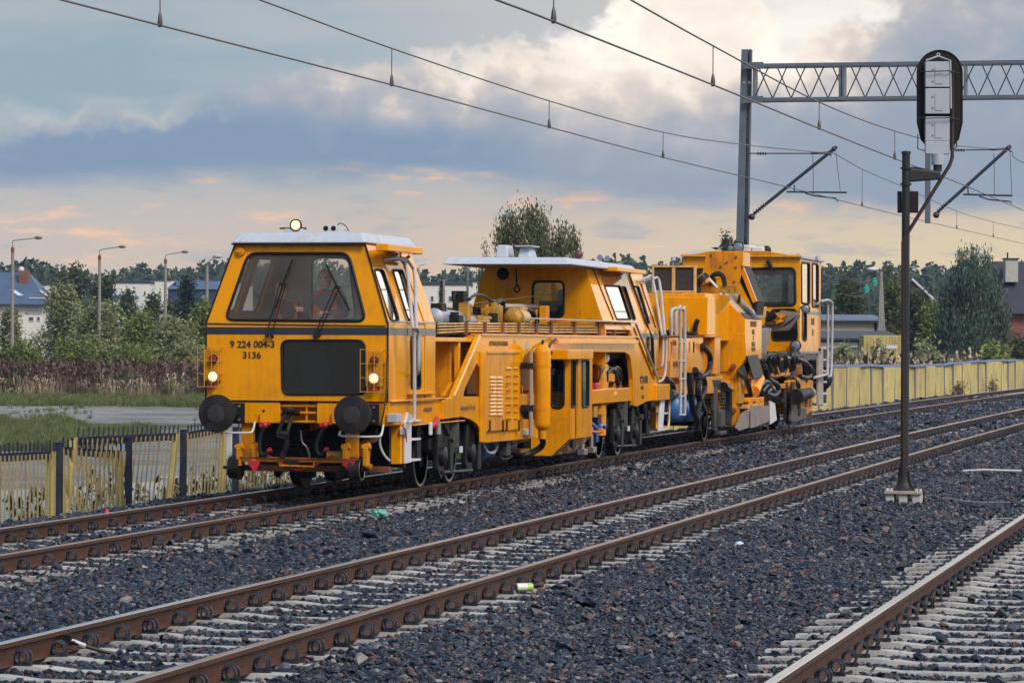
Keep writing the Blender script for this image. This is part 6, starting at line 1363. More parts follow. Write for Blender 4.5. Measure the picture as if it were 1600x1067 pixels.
# backboard: tall oval behind the lamp housings, facing away
def oval(xa, xb, ya, yb, dd):
    out = []; w = (xb-xa)/2; cx = (xa+xb)/2
    for i in range(17): t = math.pi*i/16; out.append(SG(cx-w*math.cos(t), ya+w-w*math.sin(t), dd))
    for q in ((xb, yb-40), (xb-6, yb-14), (cx+w*.5, yb), (cx-w*.5, yb), (xa+6, yb-14), (xa, yb-40)): out.append(SG(*q, dd))
    return out
ov = oval(1433.5, 1503, 79.5, 232, .22)
MB().plate(ov, [], -FW, .03).build('backboard', BACKB, SIG, .004); MB().tube(ov, .012, 5, 0, True).build('backboard_rim', BACKB, SIG, smooth=True)
for i, (y0_, y1_) in enumerate(((96.5, 136.5), (138.5, 178), (182.5, 221))):
    a, b, c, d = SG(1446, y1_, .1), SG(1484, y1_, .1), SG(1484, y0_, .1), SG(1446, y0_, .1); bk = FW*.1
    h = MB().hull8([a, b, b+bk, a+bk], [d, c, c+bk, d+bk]).build('lamp_housing', LHOUSE, SIG, .008)
    e0 = [SG(1461, y1_-5, .1), SG(1473, y1_-5, .1), SG(1473, y0_+8, .1), SG(1461, y0_+8, .1)]; MB().plate([p-FW*.008 for p in e0], [], -FW, .01).build('housing_door', LHOUSE, h, .002)
    for q in ((1458, y0_+12), (1458, y1_-10)): p = SG(*q, .1); MB().cyl(p-FW*.012, p, .014, n=8).build('knob', mat('tan_knob', (.4, .3, .2), .5), h)
a, b, c, d = SG(1446, 241, .1), SG(1484, 241, .1), SG(1484, 221, .1), SG(1446, 221, .1); MB().hull8([a, b, b+FW*.1, a+FW*.1], [d, c, c+FW*.1, d+FW*.1]).build('junction_housing', LHOUSE, SIG, .01)
cyl(SIG, 'spigot', LHOUSE, SG(1465, 258, .12), SG(1465, 241, .12), 10*px2m); cyl(SIG, 'spigot_collar', POSTM, SG(1465, 268, .12), SG(1465, 258, .12), 7*px2m)
for py in (111, 184): tube(SIG, 'retaining_strap', POSTM, [SG(1435, py, .16), SG(1446, py+1, .05), SG(1484, py, .05), SG(1499, py+4, .16)], .008, 5, 0)
tube(SIG, 'housing_bracket', LHOUSE, [SG(1447, 95, .1), SG(1466, 88, .1), SG(1485, 95, .1), SG(1486, 170, .1)], .012, 6, 0)
MB().tube([SG(1466+2.4*math.cos(t), 86+2.4*math.sin(t), .1) for t in np.linspace(0, 6.28, 10)[:-1]], .007, 5, 0, True).build('lifting_eye', LHOUSE, SIG)
tube(SIG, 'wire_stay', POSTM, [SG(1434, 210, .15), SG(1434, 233, .12), SG(1446, 236, .12)], .008, 5, 0); tube(SIG, 'wire_stay', POSTM, [SG(1490, 233, .15), SG(1495, 230, .15), SG(1494, 220, .15)], .008, 5, 0)
# bracket arm and hinge strut
m_ = MB(); m_.hull8([SG(1419, 285, -.03), SG(1470, 281, -.03), SG(1470, 281, .15), SG(1419, 285, .1)], [SG(1419, 262, -.03), SG(1470, 268, -.03), SG(1470, 268, .15), SG(1419, 262, .1)]); m_.build('bracket_arm', POSTM, SIG, .02)
tube(SIG, 'arm_gusset', POSTM, [SG(1420, 264, 0), SG(1432, 263, 0), SG(1462, 270, 0)], .02, 6, 0)
for py in (263, 288): MB().lathe((0, 0, up(py)), (0, 0, 1), [(-.012, .072), (.012, .072)], 16).build('arm_clamp', POSTM, SIG, smooth=True)
BRN = mat('brown_conduit', (.03, .019, .018), .5, spec=.25)
tube(SIG, 'conduit', BRN, [SG(1411, 745, -.06), SG(1411, 378, -.06), SG(1417, 366, -.05), SG(1484, 258, .06), SG(1488, 246, .1), SG(1488, 175, .16), SG(1488, 110, .18)], .024, 8, 0)
for x0, x1 in ((1402, 1409), (1420, 1435)): a, b = SG(x0, 333, .05), SG(x1, 299, .05); MB().hull8([SG(x0, 333, .03), SG(x1, 333, .03), SG(x1, 333, .3), SG(x0, 333, .3)], [SG(x0, 299, .03), SG(x1, 299, .03), SG(x1, 299, .3), SG(x0, 299, .3)]).build('control_box', BACKB, SIG, .008)

# ================================================================== fences
FYEL = mat('faded_yellow_paint', (.42, .34, .12), .7, var=.18, vscale=2.5, dirt=(.16, .13, .08), dirt_amt=.7, dscale=2.2)
FBLU = mat('dark_blue_paint', (.010, .022, .055), .5, var=.2, vscale=3, dirt=(.07, .05, .04), dirt_amt=.6, dscale=3)
FYEL2 = mat('faded_yellow_picket', (.33, .27, .12), .75, var=.2, vscale=3, dirt=(.14, .11, .07), dirt_amt=.8, dscale=3, objrand=.2)
LF = 14.6
def FX(px, py): return lxp(px, py, LF)
def picket_panel(label, tl, tr, xb_shift, npk, stiles=True, brail=FBLU, drop=26.0):
    """one leaning fence panel: top rail end points in the picture on the fence line; hangs 1.5 m down"""
    A, B = FX(*tl), FX(*tr); e = empty('picket_fence', (A.x, A.y, FIELD_Z), 0, label, 'fence', 'yellow picket fence panels'); O = Vector((A.x, A.y, FIELD_Z))
    a, b = A-O, B-O; lean = xb_shift
    def bot(t): 
        p = a.lerp(b, t); return Vector((p.x, p.y+lean, 0.04))
    d = (b-a)
    MB().hull8([a+Vector((-.02, 0, -.1)), b+Vector((-.02, 0, -.1)), b+Vector((.03, 0, -.1)), a+Vector((.03, 0, -.1))], [a+Vector((-.02, 0, 0)), b+Vector((-.02, 0, 0)), b+Vector((.03, 0, 0)), a+Vector((.03, 0, 0))]).build('top_rail', brail, e, .004)
    zb = .3
    pa, pb = bot(0).lerp(a, .14), bot(1).lerp(b, .14)
    MB().tube([pa, pb], .02, 4).build('bottom_rail', FYEL, e)
    for i in range(npk):
        t = (i+.5)/npk; p = a.lerp(b, t); q = bot(t); dirv = (p-q).normalized(); top = p+dirv*random.uniform(.09, .13)
        m_ = MB(); m_.tube([q+Vector((.045, 0, 0)), p.lerp(q, .02)+Vector((.045, 0, 0))], .0125, 4); m_.build('picket', FYEL2, e)
        MB().tube([p+Vector((.045, 0, -.03)), top+Vector((.045, 0, 0))], .0125, 4).build('picket_tip', FBLU, e)
    if stiles:
        for t in (0.0, 1.0):
            p = a.lerp(b, t); q = bot(t); s = .06 if t == 0 else -.06
            MB().hull8([q+Vector((-.03, s-.05, -.04)), q+Vector((.05, s-.05, -.04)), q+Vector((.05, s+.05, -.04)), q+Vector((-.03, s+.05, -.04))], [p+Vector((-.03, s-.05, -.005)), p+Vector((.05, s-.05, -.005)), p+Vector((.05, s+.05, -.005)), p+Vector((-.03, s+.05, -.005))]).build('stile', FYEL, e, .004)
    return e
def fence_post(px, py, label):
    A = FX(px, py); e = empty('fence_post', (A.x+.07, A.y, FIELD_Z), 0, label, 'fence post', 'blue fence posts'); h = A.z-FIELD_Z
    MB().box(-.035, .035, -.05, .05, -.2, h).build('post_tube', FBLU, e, .005); MB().box(-.04, .04, -.055, .055, h, h+.012).build('post_cap', GALD, e); return e
picket_panel('yellow picket fence panel at the left edge of the picture', (-85, 712), (82, 704), 0.0, 25)
picket_panel('yellow picket fence panel sagging between the two blue posts left of the buffer', (90, 697), (187, 704), 0.1, 14, stiles=True)
picket_panel('raised yellow picket fence panel with blue top rail left of the buffer', (112, 683), (276, 676), -.45, 22)
picket_panel('yellow picket fence panel running behind the front buffer', (286, 676), (352, 664), -.2, 13)
picket_panel('yellow picket fence panel seen under the front cab', (366, 668), (460, 660), 0.0, 20)
picket_panel('yellow picket fence panel behind the front bogie', (466, 662), (570, 654), 0.0, 24)
fence_post(84, 692, 'blue fence post nearest the left edge'); fence_post(193, 684, 'blue fence post below the raised picket panel'); fence_post(279, 672, 'blue fence post left of the front buffer')
fence_post(361, 668, 'blue fence post behind the front buffer'); fence_post(462, 660, 'blue fence post seen under the front cab')
# sheet fence further along
SFN = empty('sheet_fence', (0, 0, 0), 0, 'long faded yellow sheet fence with blue top rail beyond the machines', 'fence')
ya = 62.0; i = 0; SHY = mat('faded_yellow_sheet', (.50, .40, .14), .7, var=.12, vscale=.8, dirt=(.22, .19, .10), dirt_amt=.85, dscale=.9, objrand=.13)
GRAYP = mat('grey_fence_post', (.16, .17, .2), .6)
xf = -LF; wob = 0.0
def fl_x(y): return -LF+bend(y)*0.9
while ya < 235:
    w = 3.05; yb = ya+w; zt0 = 1.12+.05*math.sin(ya*.13)+.02*math.sin(ya*1.3); zt1 = 1.12+.05*math.sin(yb*.13)+.02*math.sin(yb*1.3); lean = .06*math.sin(i*1.7)
    x0_, x1_ = fl_x(ya), fl_x(yb)
    MB().hull8([(x0_-.03, ya+.05, -.95), (x0_+.01, ya+.05, -.95), (x1_+.01, yb-.05, -.95), (x1_-.03, yb-.05, -.95)], [(x0_-.03+lean, ya+.05, zt0-.09), (x0_+.01+lean, ya+.05, zt0-.09), (x1_+.01+lean, yb-.05, zt1-.09), (x1_-.03+lean, yb-.05, zt1-.09)]).build('sheet', SHY, SFN)
    MB().box(x0_-.05, x0_+.05, ya-.045, ya+.045, -1.0, zt0-.02).build('post', GRAYP, SFN)
    MB().hull8([(x0_-.06, ya, zt0-.085), (x0_+.06, ya, zt0-.085), (x1_+.06, yb, zt1-.085), (x1_-.06, yb, zt1-.085)], [(x0_-.06, ya, zt0), (x0_+.06, ya, zt0), (x1_+.06, yb, zt1), (x1_-.06, yb, zt1)]).build('top_rail', mat('faded_blue_rail', (.13, .2, .36), .55, var=.2, vscale=.7), SFN)
    ya = yb; i += 1

# ================================================================== litter on the ballast
def blob(name, c, r, sc, mt, seed, label, cat, rough=.35):
    bm = bmesh.new(); bmesh.ops.create_icosphere(bm, subdivisions=3, radius=r); rg = np.random.default_rng(seed)
    K = rg.normal(size=(6, 3)); ph = rg.uniform(0, 6, 6)
    for v in bm.verts:
        n = v.co.normalized(); f = sum(math.sin(5*(n.x*k[0]+n.y*k[1]+n.z*k[2])+p) for k, p in zip(K, ph))/6
        v.co *= 1+rough*f
        v.co = Vector((v.co.x*sc[0], v.co.y*sc[1], max(v.co.z*sc[2], -r*.3)))
    me = bpy.data.meshes.new(name); bm.to_mesh(me); bm.free(); o = link(name, me, mt); o.location = c; return tag(o, label, cat)
blob('plastic_bag', on_ground(592, 802, -.11), .09, (1.0, 1.3, .5), mat('green_film', (.05, .33, .26), .3, spec=.6, var=.3, vscale=18, coat=.3), 3, 'crumpled green plastic bag beside the near rail under the machines', 'bag')
blob('paper_scrap', on_ground(1155, 850, -.10), .045, (1, 1.3, .6), mat('pale_blue_paper', (.45, .58, .75), .5), 4, 'crumpled pale blue scrap lying on the dark ballast', 'litter')
def can(px, py, label, c1, c2, ang):
    p = on_ground(px, py, -.095); e = empty('drink_can', p, ang, label, 'can'); MB().cyl((-.065, 0, .0), (.065, 0, 0), .033, n=16).build('can_body', c1, e, smooth=True); MB().cyl((.02, 0, 0), (.066, 0, 0), .0335, n=16).build('can_label', c2, e, smooth=True); MB().lathe((-.065, 0, 0), (-1, 0, 0), [(0, .033), (.008, .026)], 14).build('can_end', STEEL, e)
can(819, 917, 'pale green and white drink can lying against the near rail', mat('can_white', (.55, .6, .5), .35), mat('can_green', (.35, .5, .12), .35), .6)
st_ = on_ground(1550, 736, -.11); o = MB().tube([(-.45, 0, 0), (-.1, .02, .02), (.45, .03, .01)], .016, 6).build('white_stick', mat('bleached_wood', (.6, .58, .58), .7)); o.location = st_; tag(o, 'thin white stick lying on ballast right of the signal', 'stick')
o = MB().tube([(-.12, 0, .03), (0, .02, .03), (.15, .1, 0), (.4, .3, -.02), (.7, .35, -.02)], .011, 6, 3).build('loose_cable', mat('pale_cable', (.12, .13, .16), .5)); o.location = on_ground(1487, 783, -.11); tag(o, 'loose cable end lying on ballast beside the signal foot', 'cable')
tp = on_ground(1385, 627, -.6); e = empty('old_tyre', (-13.75+bend(tp.y)*.9, 115.0, -.55), 0, 'black discarded tyre lying at the foot of the sheet fence', 'tyre'); MB().lathe((0, 0, 0), (0, 0, 1), [(0, .45), (.02, .62), (.1, .72), (.3, .72), (.38, .62), (.4, .45)], 24).build('tread', BLACK, e, smooth=True); MB().lathe((0, 0, .1), (0, 0, 1), [(0, .46), (.2, .46)], 20).build('inner_liner', DKMET, e)
bc = on_ground(105, 1008, -.1); e = empty('bond_cable', (-7.525+.05, bc.y, -.1), 0, 'black bonding cable clamped to the middle track rail', 'cable'); MB().tube([(0, 0, .03), (.08, .0, .01), (.3, .12, -.06), (.62, .3, -.075), (.85, .36, -.08)], .014, 6, 3).build('cable_run', HOSE, e, smooth=True); MB().box(-.02, .03, -.03, .03, 0, .07).build('clamp', DKMET, e); MB().tube([(.03, 0, .03), (.12, .0, 0)], .016, 6).build('lug', WHITE, e)
p = on_ground(1437, 797, -.5)
q = at(167, 798, 40.5); o = MB().sphere((0, 0, 0), .035, 10, 8, (1, 1, 1.1)).build('red_ball', mat('red_plastic', (.5, .02, .04), .4), None, smooth=True); o.location = Vector((-13.0, on_plane(167, 798, (-13.0, 0, 0), (1, 0, 0)).y, -.13)); tag(o, 'small red plastic cap beside the far rail near the fence', 'litter')
# ================================================================== field, yard and puddle behind the fence
def ground_mat(name, stops, scale, wet=None, bumpd=.03):
    mt = bpy.data.materials.new(name); mt.use_nodes = True; t = mt.node_tree; t.nodes.clear()
    N, put, M, SS, NOISE, XYZ, MIX, RAMP = _mk(t)
    o = N('ShaderNodeOutputMaterial'); b = N('ShaderNodeBsdfPrincipled'); t.links.new(b.outputs[0], o.inputs[0])
    tc = N('ShaderNodeTexCoord'); v = tc.outputs['Object']; f = M('ADD', M('MULTIPLY', NOISE(v, scale, 8, .65), .6), M('MULTIPLY', NOISE(v, scale*9, 6, .7), .4))
    put(b.inputs['Base Color'], RAMP(f, stops)); b.inputs['Roughness'].default_value = .9
    if wet: put(b.inputs['Roughness'], SS(NOISE(v, wet, 5, .6, .5), .42, .6, .35, .95))
    bm = N('ShaderNodeBump'); bm.inputs['Strength'].default_value = .6; bm.inputs['Distance'].default_value = bumpd; put(bm.inputs['Height'], f); t.links.new(bm.outputs[0], b.inputs['Normal'])
    return mt
def blobby(pts, amp, seed, sub=6):
    rg = random.Random(seed); P_ = smooth_path(pts, sub, True); return [p+Vector((rg.uniform(-amp, amp), rg.uniform(-amp, amp), 0)) for p in P_]
YARDM = ground_mat('trodden_dirt', [(.3, (.06, .058, .058)), (.5, (.13, .125, .12)), (.7, (.22, .21, .2))], .45, .25)
def sheet(name, px_pts, z, mt, amp, seed, kind='structure'):
    pts = blobby([on_ground(x, y, z) for x, y in px_pts], amp, seed); tri = tessellate_polygon([pts])
    o = MB().add(pts, [tuple(t) for t in tri]).build(name, mt, raw=True); 
    return tag(o, kind=kind)
sheet('dirt_yard', [(-150, 850), (-150, 700), (60, 690), (240, 672), (300, 668), (420, 664), (560, 668), (640, 700), (560, 760), (300, 850)], FIELD_Z+.004, YARDM, .3, 1)
sheet('dirt_path', [(-160, 636), (0, 634), (150, 634), (300, 637), (430, 640), (430, 660), (300, 664), (150, 662), (80, 655), (-160, 652)], FIELD_Z+.008, ground_mat('pale_dirt', [(.38, (.06, .06, .058)), (.48, (.15, .147, .145)), (.56, (.22, .215, .21)), (.66, (.30, .29, .28))], .16), .5, 2)
wm = mat('still_water', (.015, .017, .018), .04, spec=.6, bump=.02, bscale=3)
sheet('puddle', [(-120, 800), (-60, 770), (60, 764), (130, 758), (240, 752), (330, 744), (420, 740), (520, 742), (500, 775), (380, 800), (200, 830), (0, 850)], FIELD_Z+.012, wm, .12, 3)
sheet('puddle', [(250, 744), (280, 743), (320, 744), (330, 746), (290, 748), (255, 747)], FIELD_Z+.012, wm, .08, 4)

# ---- grasses: uncountable, scattered tufts
def leaf_mat(name, dark, light, trans=.25, nscale=.35):
    if name in MATS: return MATS[name]
    mt = bpy.data.materials.new(name); mt.use_nodes = True; t = mt.node_tree; t.nodes.clear()
    N, put, M, SS, NOISE, XYZ, MIX, RAMP = _mk(t)
    o = N('ShaderNodeOutputMaterial'); d = N('ShaderNodeBsdfPrincipled'); d.inputs['Roughness'].default_value = .65; d.inputs['Specular IOR Level'].default_value = .25
    tr = N('ShaderNodeBsdfTranslucent'); mx = N('ShaderNodeMixShader'); mx.inputs[0].default_value = trans
    g = N('ShaderNodeNewGeometry'); oi = N('ShaderNodeObjectInfo')
    f = M('ADD', M('MULTIPLY', g.outputs['Random Per Island'], .55), M('ADD', M('MULTIPLY', NOISE(g.outputs['Position'], nscale, 3), .6), M('MULTIPLY', oi.outputs['Random'], .15)))
    c = RAMP(f, [(.3, dark), (.85, light)]); put(d.inputs['Base Color'], c); put(tr.inputs[0], c)
    t.links.new(d.outputs[0], mx.inputs[1]); t.links.new(tr.outputs[0], mx.inputs[2]); t.links.new(mx.outputs[0], o.inputs[0]); MATS[name] = mt; return mt
def tuft(seed, n, h, spread, w, mt, heads=None):
    rg = random.Random(seed); b = MB()
    for i in range(n):
        a = rg.uniform(0, 6.28); r = rg.uniform(0, spread); hh = h*rg.uniform(.55, 1.1); x, y = r*math.cos(a), r*math.sin(a); l = rg.uniform(.1, .45)*hh; dx, dy = math.cos(a+rg.uniform(-1, 1))*l, math.sin(a+rg.uniform(-1, 1))*l
        px, py = math.cos(a+1.57)*w, math.sin(a+1.57)*w
        b.add([(x-px, y-py, 0), (x+px, y+py, 0), (x+dx*.4+px*.7, y+dy*.4+py*.7, hh*.6), (x+dx*.4-px*.7, y+dy*.4-py*.7, hh*.6), (x+dx, y+dy, hh)], [(0, 1, 2, 3), (3, 2, 4)])
        if heads and rg.random() < heads:
            for k in range(3): z = hh*rg.uniform(.75, 1.02); f = z/hh; cx, cy = x+dx*f, y+dy*f; s = w*rg.uniform(2, 4); b.add([(cx-s, cy, z), (cx, cy+s, z-s), (cx+s, cy, z), (cx, cy-s, z+s*1.6)], [(0, 1, 2, 3)])
    me = bpy.data.meshes.new('tuft'); me.from_pydata(b.v, [], b.f); me.materials.append(mt); return me
GGREEN = leaf_mat('green_grass', (.05, .068, .022), (.15, .17, .065)); GDRY = leaf_mat('dry_grass', (.21, .16, .11), (.52, .43, .31), .3); GMIX = leaf_mat('weed_green', (.03, .045, .02), (.10, .115, .05)); GDEAD = leaf_mat('dead_stems', (.045, .03, .025), (.15, .10, .08))
def scatter_px(n, x0, x1, d0, d1, seed, curve=1.0):
    rg = np.random.default_rng(seed); z = np.sqrt(rg.uniform(d0*d0, d1*d1, n)); u = rg.uniform((x0-800)/FPX, (x1-800)/FPX, n)*z
    F = np.array(FW); R = np.array(RT); X = F[0]*z+R[0]*u; Y = F[1]*z+R[1]*u; return np.stack([X, Y, np.full(n, FIELD_Z)], 1), rg
def grass(name, groups):
    P_, R_, S_, I_, protos = [], [], [], [], []
    for (pts, rg, pr, s0, s1) in groups:
        n = len(pts); k0 = len(protos); protos += pr
        P_.append(pts); R_.append(np.stack([rg.uniform(-.12, .12, n), rg.uniform(-.12, .12, n), rg.uniform(0, 6.28, n)], 1)); s = rg.uniform(s0, s1, n)[:, None]; S_.append(s*np.array([[1, 1, 1]])*rg.uniform(.85, 1.15, (n, 3))); I_.append(rg.integers(k0, k0+len(pr), n))
    scatter(name, np.concatenate(P_), np.concatenate(R_), np.concatenate(S_), np.concatenate(I_), protos)
pd = [tuft(i, 16, 1.15, .28, .014, GDRY, .6) for i in range(3)]; pg_ = [tuft(10+i, 18, .45, .25, .014, GGREEN) for i in range(3)]; pm = [tuft(20+i, 14, 1.0, .25, .02, GMIX, .4) for i in range(3)]; pk = [tuft(30+i, 10, 1.1, .2, .016, GDEAD, .8) for i in range(2)]
A1, r1 = scatter_px(6500, -80, 350, 158, 250, 1); A2, r2 = scatter_px(700, -80, 350, 190, 250, 2); A3, r3 = scatter_px(6000, -80, 350, 138, 190, 3); A4, r4 = scatter_px(4200, -80, 250, 78, 112, 4); A5, r5 = scatter_px(900, -80, 345, 160, 200, 5)
keep = np.array([p[1] < 0 for p in A4])
# the near grass patch follows an irregular edge
def pxy(P_): 
    v = np.array(P_)-np.array(EYE); z = v@np.array(FW); return 800+FPX*(v@np.array(RT))/z, 533.5-FPX*(v@np.array(UP))/z
x4, y4 = pxy(A4); k4 = (y4 < 705-(np.clip(x4-100, 0, 200))*.13) & (y4 > 655+np.clip(x4, 0, 300)*.10+6*np.sin(x4*.05)); A4 = A4[k4]
A6, r6 = scatter_px(420, -40, 480, 41, 58, 6); x6 = A6[:, 0]; k6 = (x6 < -14.3) & (x6 > -17.5); A6 = A6[k6]
A7, r7 = scatter_px(900, -80, 350, 112, 140, 7); x7, y7 = pxy(A7); k7 = np.sin(x7*.06+y7*.7)+np.sin(x7*.021) > 1.1; A7 = A7[k7]
x1_, y1_ = pxy(A1); kk = (np.sin(x1_*.031+A1[:, 1]*.13)+np.sin(x1_*.012+1)+np.sin(A1[:, 1]*.31+x1_*.02)) > -.75; A1 = A1[kk]
grass('field_grass', [(A1[::2], r1, pd, .4, .8), (A1[1::2], r1, pd+pm, .6, 1.15), (A2, r2, pm, .8, 1.7), (A3, r3, pg_, .35, .8), (A4, r4, pg_, .4, .8), (A5, r5, pk, .9, 1.5), (A7, r7, pg_, .25, .5)])
grass('fence_weeds', [(A6[::3], r6, pm+pk, .3, .7)])
A8, r8 = scatter_px(900, 1290, 1620, 125, 230, 8); A8 = A8[(A8[:, 0] < -15.5)]; grass('far_weeds', [(A8, r8, pm+pk+pd, 1.0, 1.9)])
A9, r9 = scatter_px(3000, 650, 1290, 60, 230, 9); A9 = A9[(A9[:, 0] < -16)]; grass('hidden_field_grass', [(A9, r9, pm+pg_, .8, 1.5)])

# ================================================================== shrubs and trees
BARK = mat('bark', (.07, .055, .045), .9, var=.3, vscale=6); BIRCHB = mat('pale_bark', (.4, .38, .35), .8, var=.4, vscale=5)
SH = [leaf_mat('sallow_leaves', (.085, .105, .042), (.31, .33, .165)), leaf_mat('green_shrub_leaves', (.055, .085, .022), (.21, .26, .08)), leaf_mat('dark_tree_leaves', (.022, .036, .018), (.085, .105, .045)), leaf_mat('willow_leaves', (.034, .058, .044), (.125, .18, .13)), leaf_mat('birch_leaves', (.03, .042, .016), (.13, .14, .055)), leaf_mat('yellow_green_leaves', (.04, .055, .016), (.15, .16, .05)), leaf_mat('conifer_needles', (.012, .024, .014), (.04, .06, .03))]
def leaves(b, rg, c, rad, n, size, aspect=2.0, hang=0.0, hollow=.45):
    """n small leaf quads through an ellipsoid, gathered into clumps, denser towards the outside"""
    c = Vector(c); cl = []
    for i in range(max(6, n//26)):
        v = Vector((rg.gauss(0, 1), rg.gauss(0, 1), rg.gauss(0, 1))).normalized()*rg.uniform(hollow, 1.0); cl.append(Vector((v.x*rad[0], v.y*rad[1], v.z*rad[2])))
    for i in range(n):
        q = cl[rg.randrange(len(cl))]; s = .20*min(rad)+size*.8
        p = c+q+Vector((rg.gauss(0, s), rg.gauss(0, s), rg.gauss(0, s*(1.0 if not hang else 2.2))-(abs(rg.gauss(0, s*2.5)) if hang else 0)))
        if hang: u = Vector((rg.gauss(0, .25), rg.gauss(0, .25), -1)).normalized()
        else: u = Vector((rg.gauss(0, 1), rg.gauss(0, 1), rg.gauss(0, .8))).normalized()
        w = u.orthogonal().normalized(); w = (Matrix.Rotation(rg.uniform(0, 6.28), 3, u) @ w); sz = size*rg.uniform(.6, 1.4)
        b.add([p-u*sz*aspect*.5, p+w*sz*.35, p+u*sz*aspect*.5, p-w*sz*.35], [(0, 1, 2, 3)])
def plant(name, label, cat, px, ytop, hw, depth, kind, n, leaf, ybase=None, lobes=5, group=None, hang=0.0, aspect=2.0, trunk_h=.25, bark=BARK, seed=None, wob=.35, spread=1.0):
    rg = random.Random(seed if seed is not None else int(px*7+ytop*13)); top = at(px, ytop, depth); base = Vector((top.x, top.y, FIELD_Z)); h = top.z-FIELD_Z; R = hw*depth/FPX
    e = empty(name, base, 0, label, cat, group); b = MB(); tb = MB()
    th = h*trunk_h; tb.tube([(0, 0, -.1), (rg.uniform(-.1, .1)*R, 0, h*.4), (rg.uniform(-.15, .15)*R, 0, h*.85)], max(.05, h*.018), 6, r1=.02)
    for i in range(lobes):
        t = (i+.5)/lobes; z = th+(h-th)*(t*.86+.06); rr = R*(1-abs(t-.42)*wob*1.6)*rg.uniform(.55, .8)/(spread**.7); a = rg.uniform(0, 6.28); off = R*.42*rg.uniform(.3, 1)*(1-t*.5)*spread
        c = Vector((math.cos(a)*off*(1 if i < lobes-1 else .3), math.sin(a)*off, z)); rz = (h-th)/lobes*1.05
        if z+rz > h: z = h-rz; c.z = z
        leaves(b, rg, c, (rr, rr, rz), n//lobes, leaf, aspect, hang)
        tb.tube([(0, 0, max(.1, z-rr*.9)), c*.6+Vector((0, 0, z*.4)), c], max(.03, h*.007), 5, r1=.012)
    b.build('crown' if cat == 'tree' else 'foliage', SH[kind], e, raw=True); tb.build('trunk' if cat == 'tree' else 'stem', bark, e, smooth=True); return e
def R2(px): return px
G_S = 'shrubs in the field'
for lab, px, yt, hw, d, k, n, lf, lo in (
    ('slim upright grey green shrub in front of the blue roofed house', 18, 482, 24, 205, 0, 2600, .2, 5),
    ('tall feathery shrub just right of the blue roofed house', 100, 444, 45, 240, 0, 4200, .24, 6),
    ('broad sallow bush under the second street lamp', 158, 474, 58, 215, 0, 4200, .22, 5),
    ('low dark green bush in the dry grass at the left edge', 40, 538, 60, 190, 1, 3000, .2, 4),
    ('round green bush in the middle of the field', 120, 530, 55, 195, 1, 3000, .2, 4),
    ('rounded olive bush below the third street lamp', 215, 488, 42, 230, 1, 3200, .22, 5),
    ('spreading green bush left of the front cab', 270, 498, 50, 205, 0, 3600, .2, 5),
    ('bright green bush touching the edge of the front cab', 322, 470, 30, 215, 1, 3000, .2, 6),
    ('short bush at the foot of the shrubs beside the yellow flowers', 205, 538, 52, 188, 1, 2600, .18, 3),
    ('tangled low bush between the shrubs and the front cab', 295, 535, 45, 192, 0, 2400, .18, 3)):
    plant('shrub', lab, 'shrub', px, yt, hw, d, k, int(n*2.0), lf*.68, lobes=lo, group=G_S, trunk_h=.02)
for lab, px, yt, hw, d, k, n, lf, lo in (
    ('tall spreading dark tree behind the field right of the house chimney', 112, 418, 36, 330, 2, 3200, .35, 6), ('dark tree behind the second street lamp', 162, 428, 22, 335, 2, 2200, .33, 5), ('low dark tree in front of the white sheds', 200, 450, 24, 320, 2, 2000, .3, 4),
    ('dark evergreen left of the third street lamp', 240, 452, 18, 320, 2, 1800, .3, 5), ('pointed dark evergreen right of the third street lamp', 292, 436, 16, 300, 6, 1800, .3, 6), ('squat dark tree beside the navy shed', 268, 455, 22, 310, 2, 1600, .3, 4)):
    plant('dark_tree', lab, 'tree', px, yt, hw, d, k, int(n*1.7), lf*.72, lobes=lo, group='trees behind the field', trunk_h=.1)
# goldenrod
for px, lab in ((272, 'clump of yellow flowering weeds in the field'), (300, 'sparse yellow flowering weeds beside the front cab')):
    base = at(px, 590, 186); base.z = FIELD_Z; e = empty('flowering_weed', base, 0, lab, 'weed', 'yellow flowering weeds'); b = MB(); rg = random.Random(px); s = MB()
    for i in range(34 if px == 272 else 10):
        x, y, z = rg.gauss(0, .28), rg.gauss(0, .3), (rg.uniform(.3, 1.3) if px == 272 else rg.uniform(1.5, 1.8)); s.tube([(x, y, 0), (x*1.1, y, z)], .012, 3)
        leaves(b, rg, (x*1.1, y, z), (.07, .07, .14), 12, .09, 1.3)
    b.build('flowers', leaf_mat('yellow_flowers', (.22, .17, .01), (.55, .42, .02)), e, raw=True); s.build('stems', GMIX, e, raw=True)
# trees behind the machines
def lobed_tree(name, label, px, depth, lobes, dens, leaf, kind, bark, hang=1.0, aspect=2.4, seed=1, hollow=.3):
    rg = random.Random(seed); base = at(px, 535, depth); base.z = FIELD_Z; e = empty(name, base, 0, label, 'tree'); b = MB(); tb = MB(); k = depth/FPX
    tops = min(y-ry for x, y, rx, ry in lobes); H_ = at(px, tops, depth).z-FIELD_Z; tb.tube([(0, 0, -.1), (.1, 0, H_*.5), (0, .1, H_*.9)], H_*.018, 7, r1=.02)
    for (x, y, rx, ry) in lobes:
        c = at(x, y, depth)-base; c = c+Bk0*rg.uniform(-1, 1)*rx*k*.5; leaves(b, rg, c, (rx*k*.8, rx*k*.8, ry*k*.85), int(dens*rx*ry), leaf, aspect, hang, hollow)
        tb.tube([(0, 0, max(.3, c.z-rx*k-abs(c.x)*.6)), (c.x*.5, c.y*.5, c.z-ry*k*.4), c], H_*.006, 5, r1=.01)
    b.build('crown', SH[kind], e, raw=True); tb.build('trunk', bark, e, smooth=True); return e
Bk0 = Vector((_F0.x, _F0.y, 0))
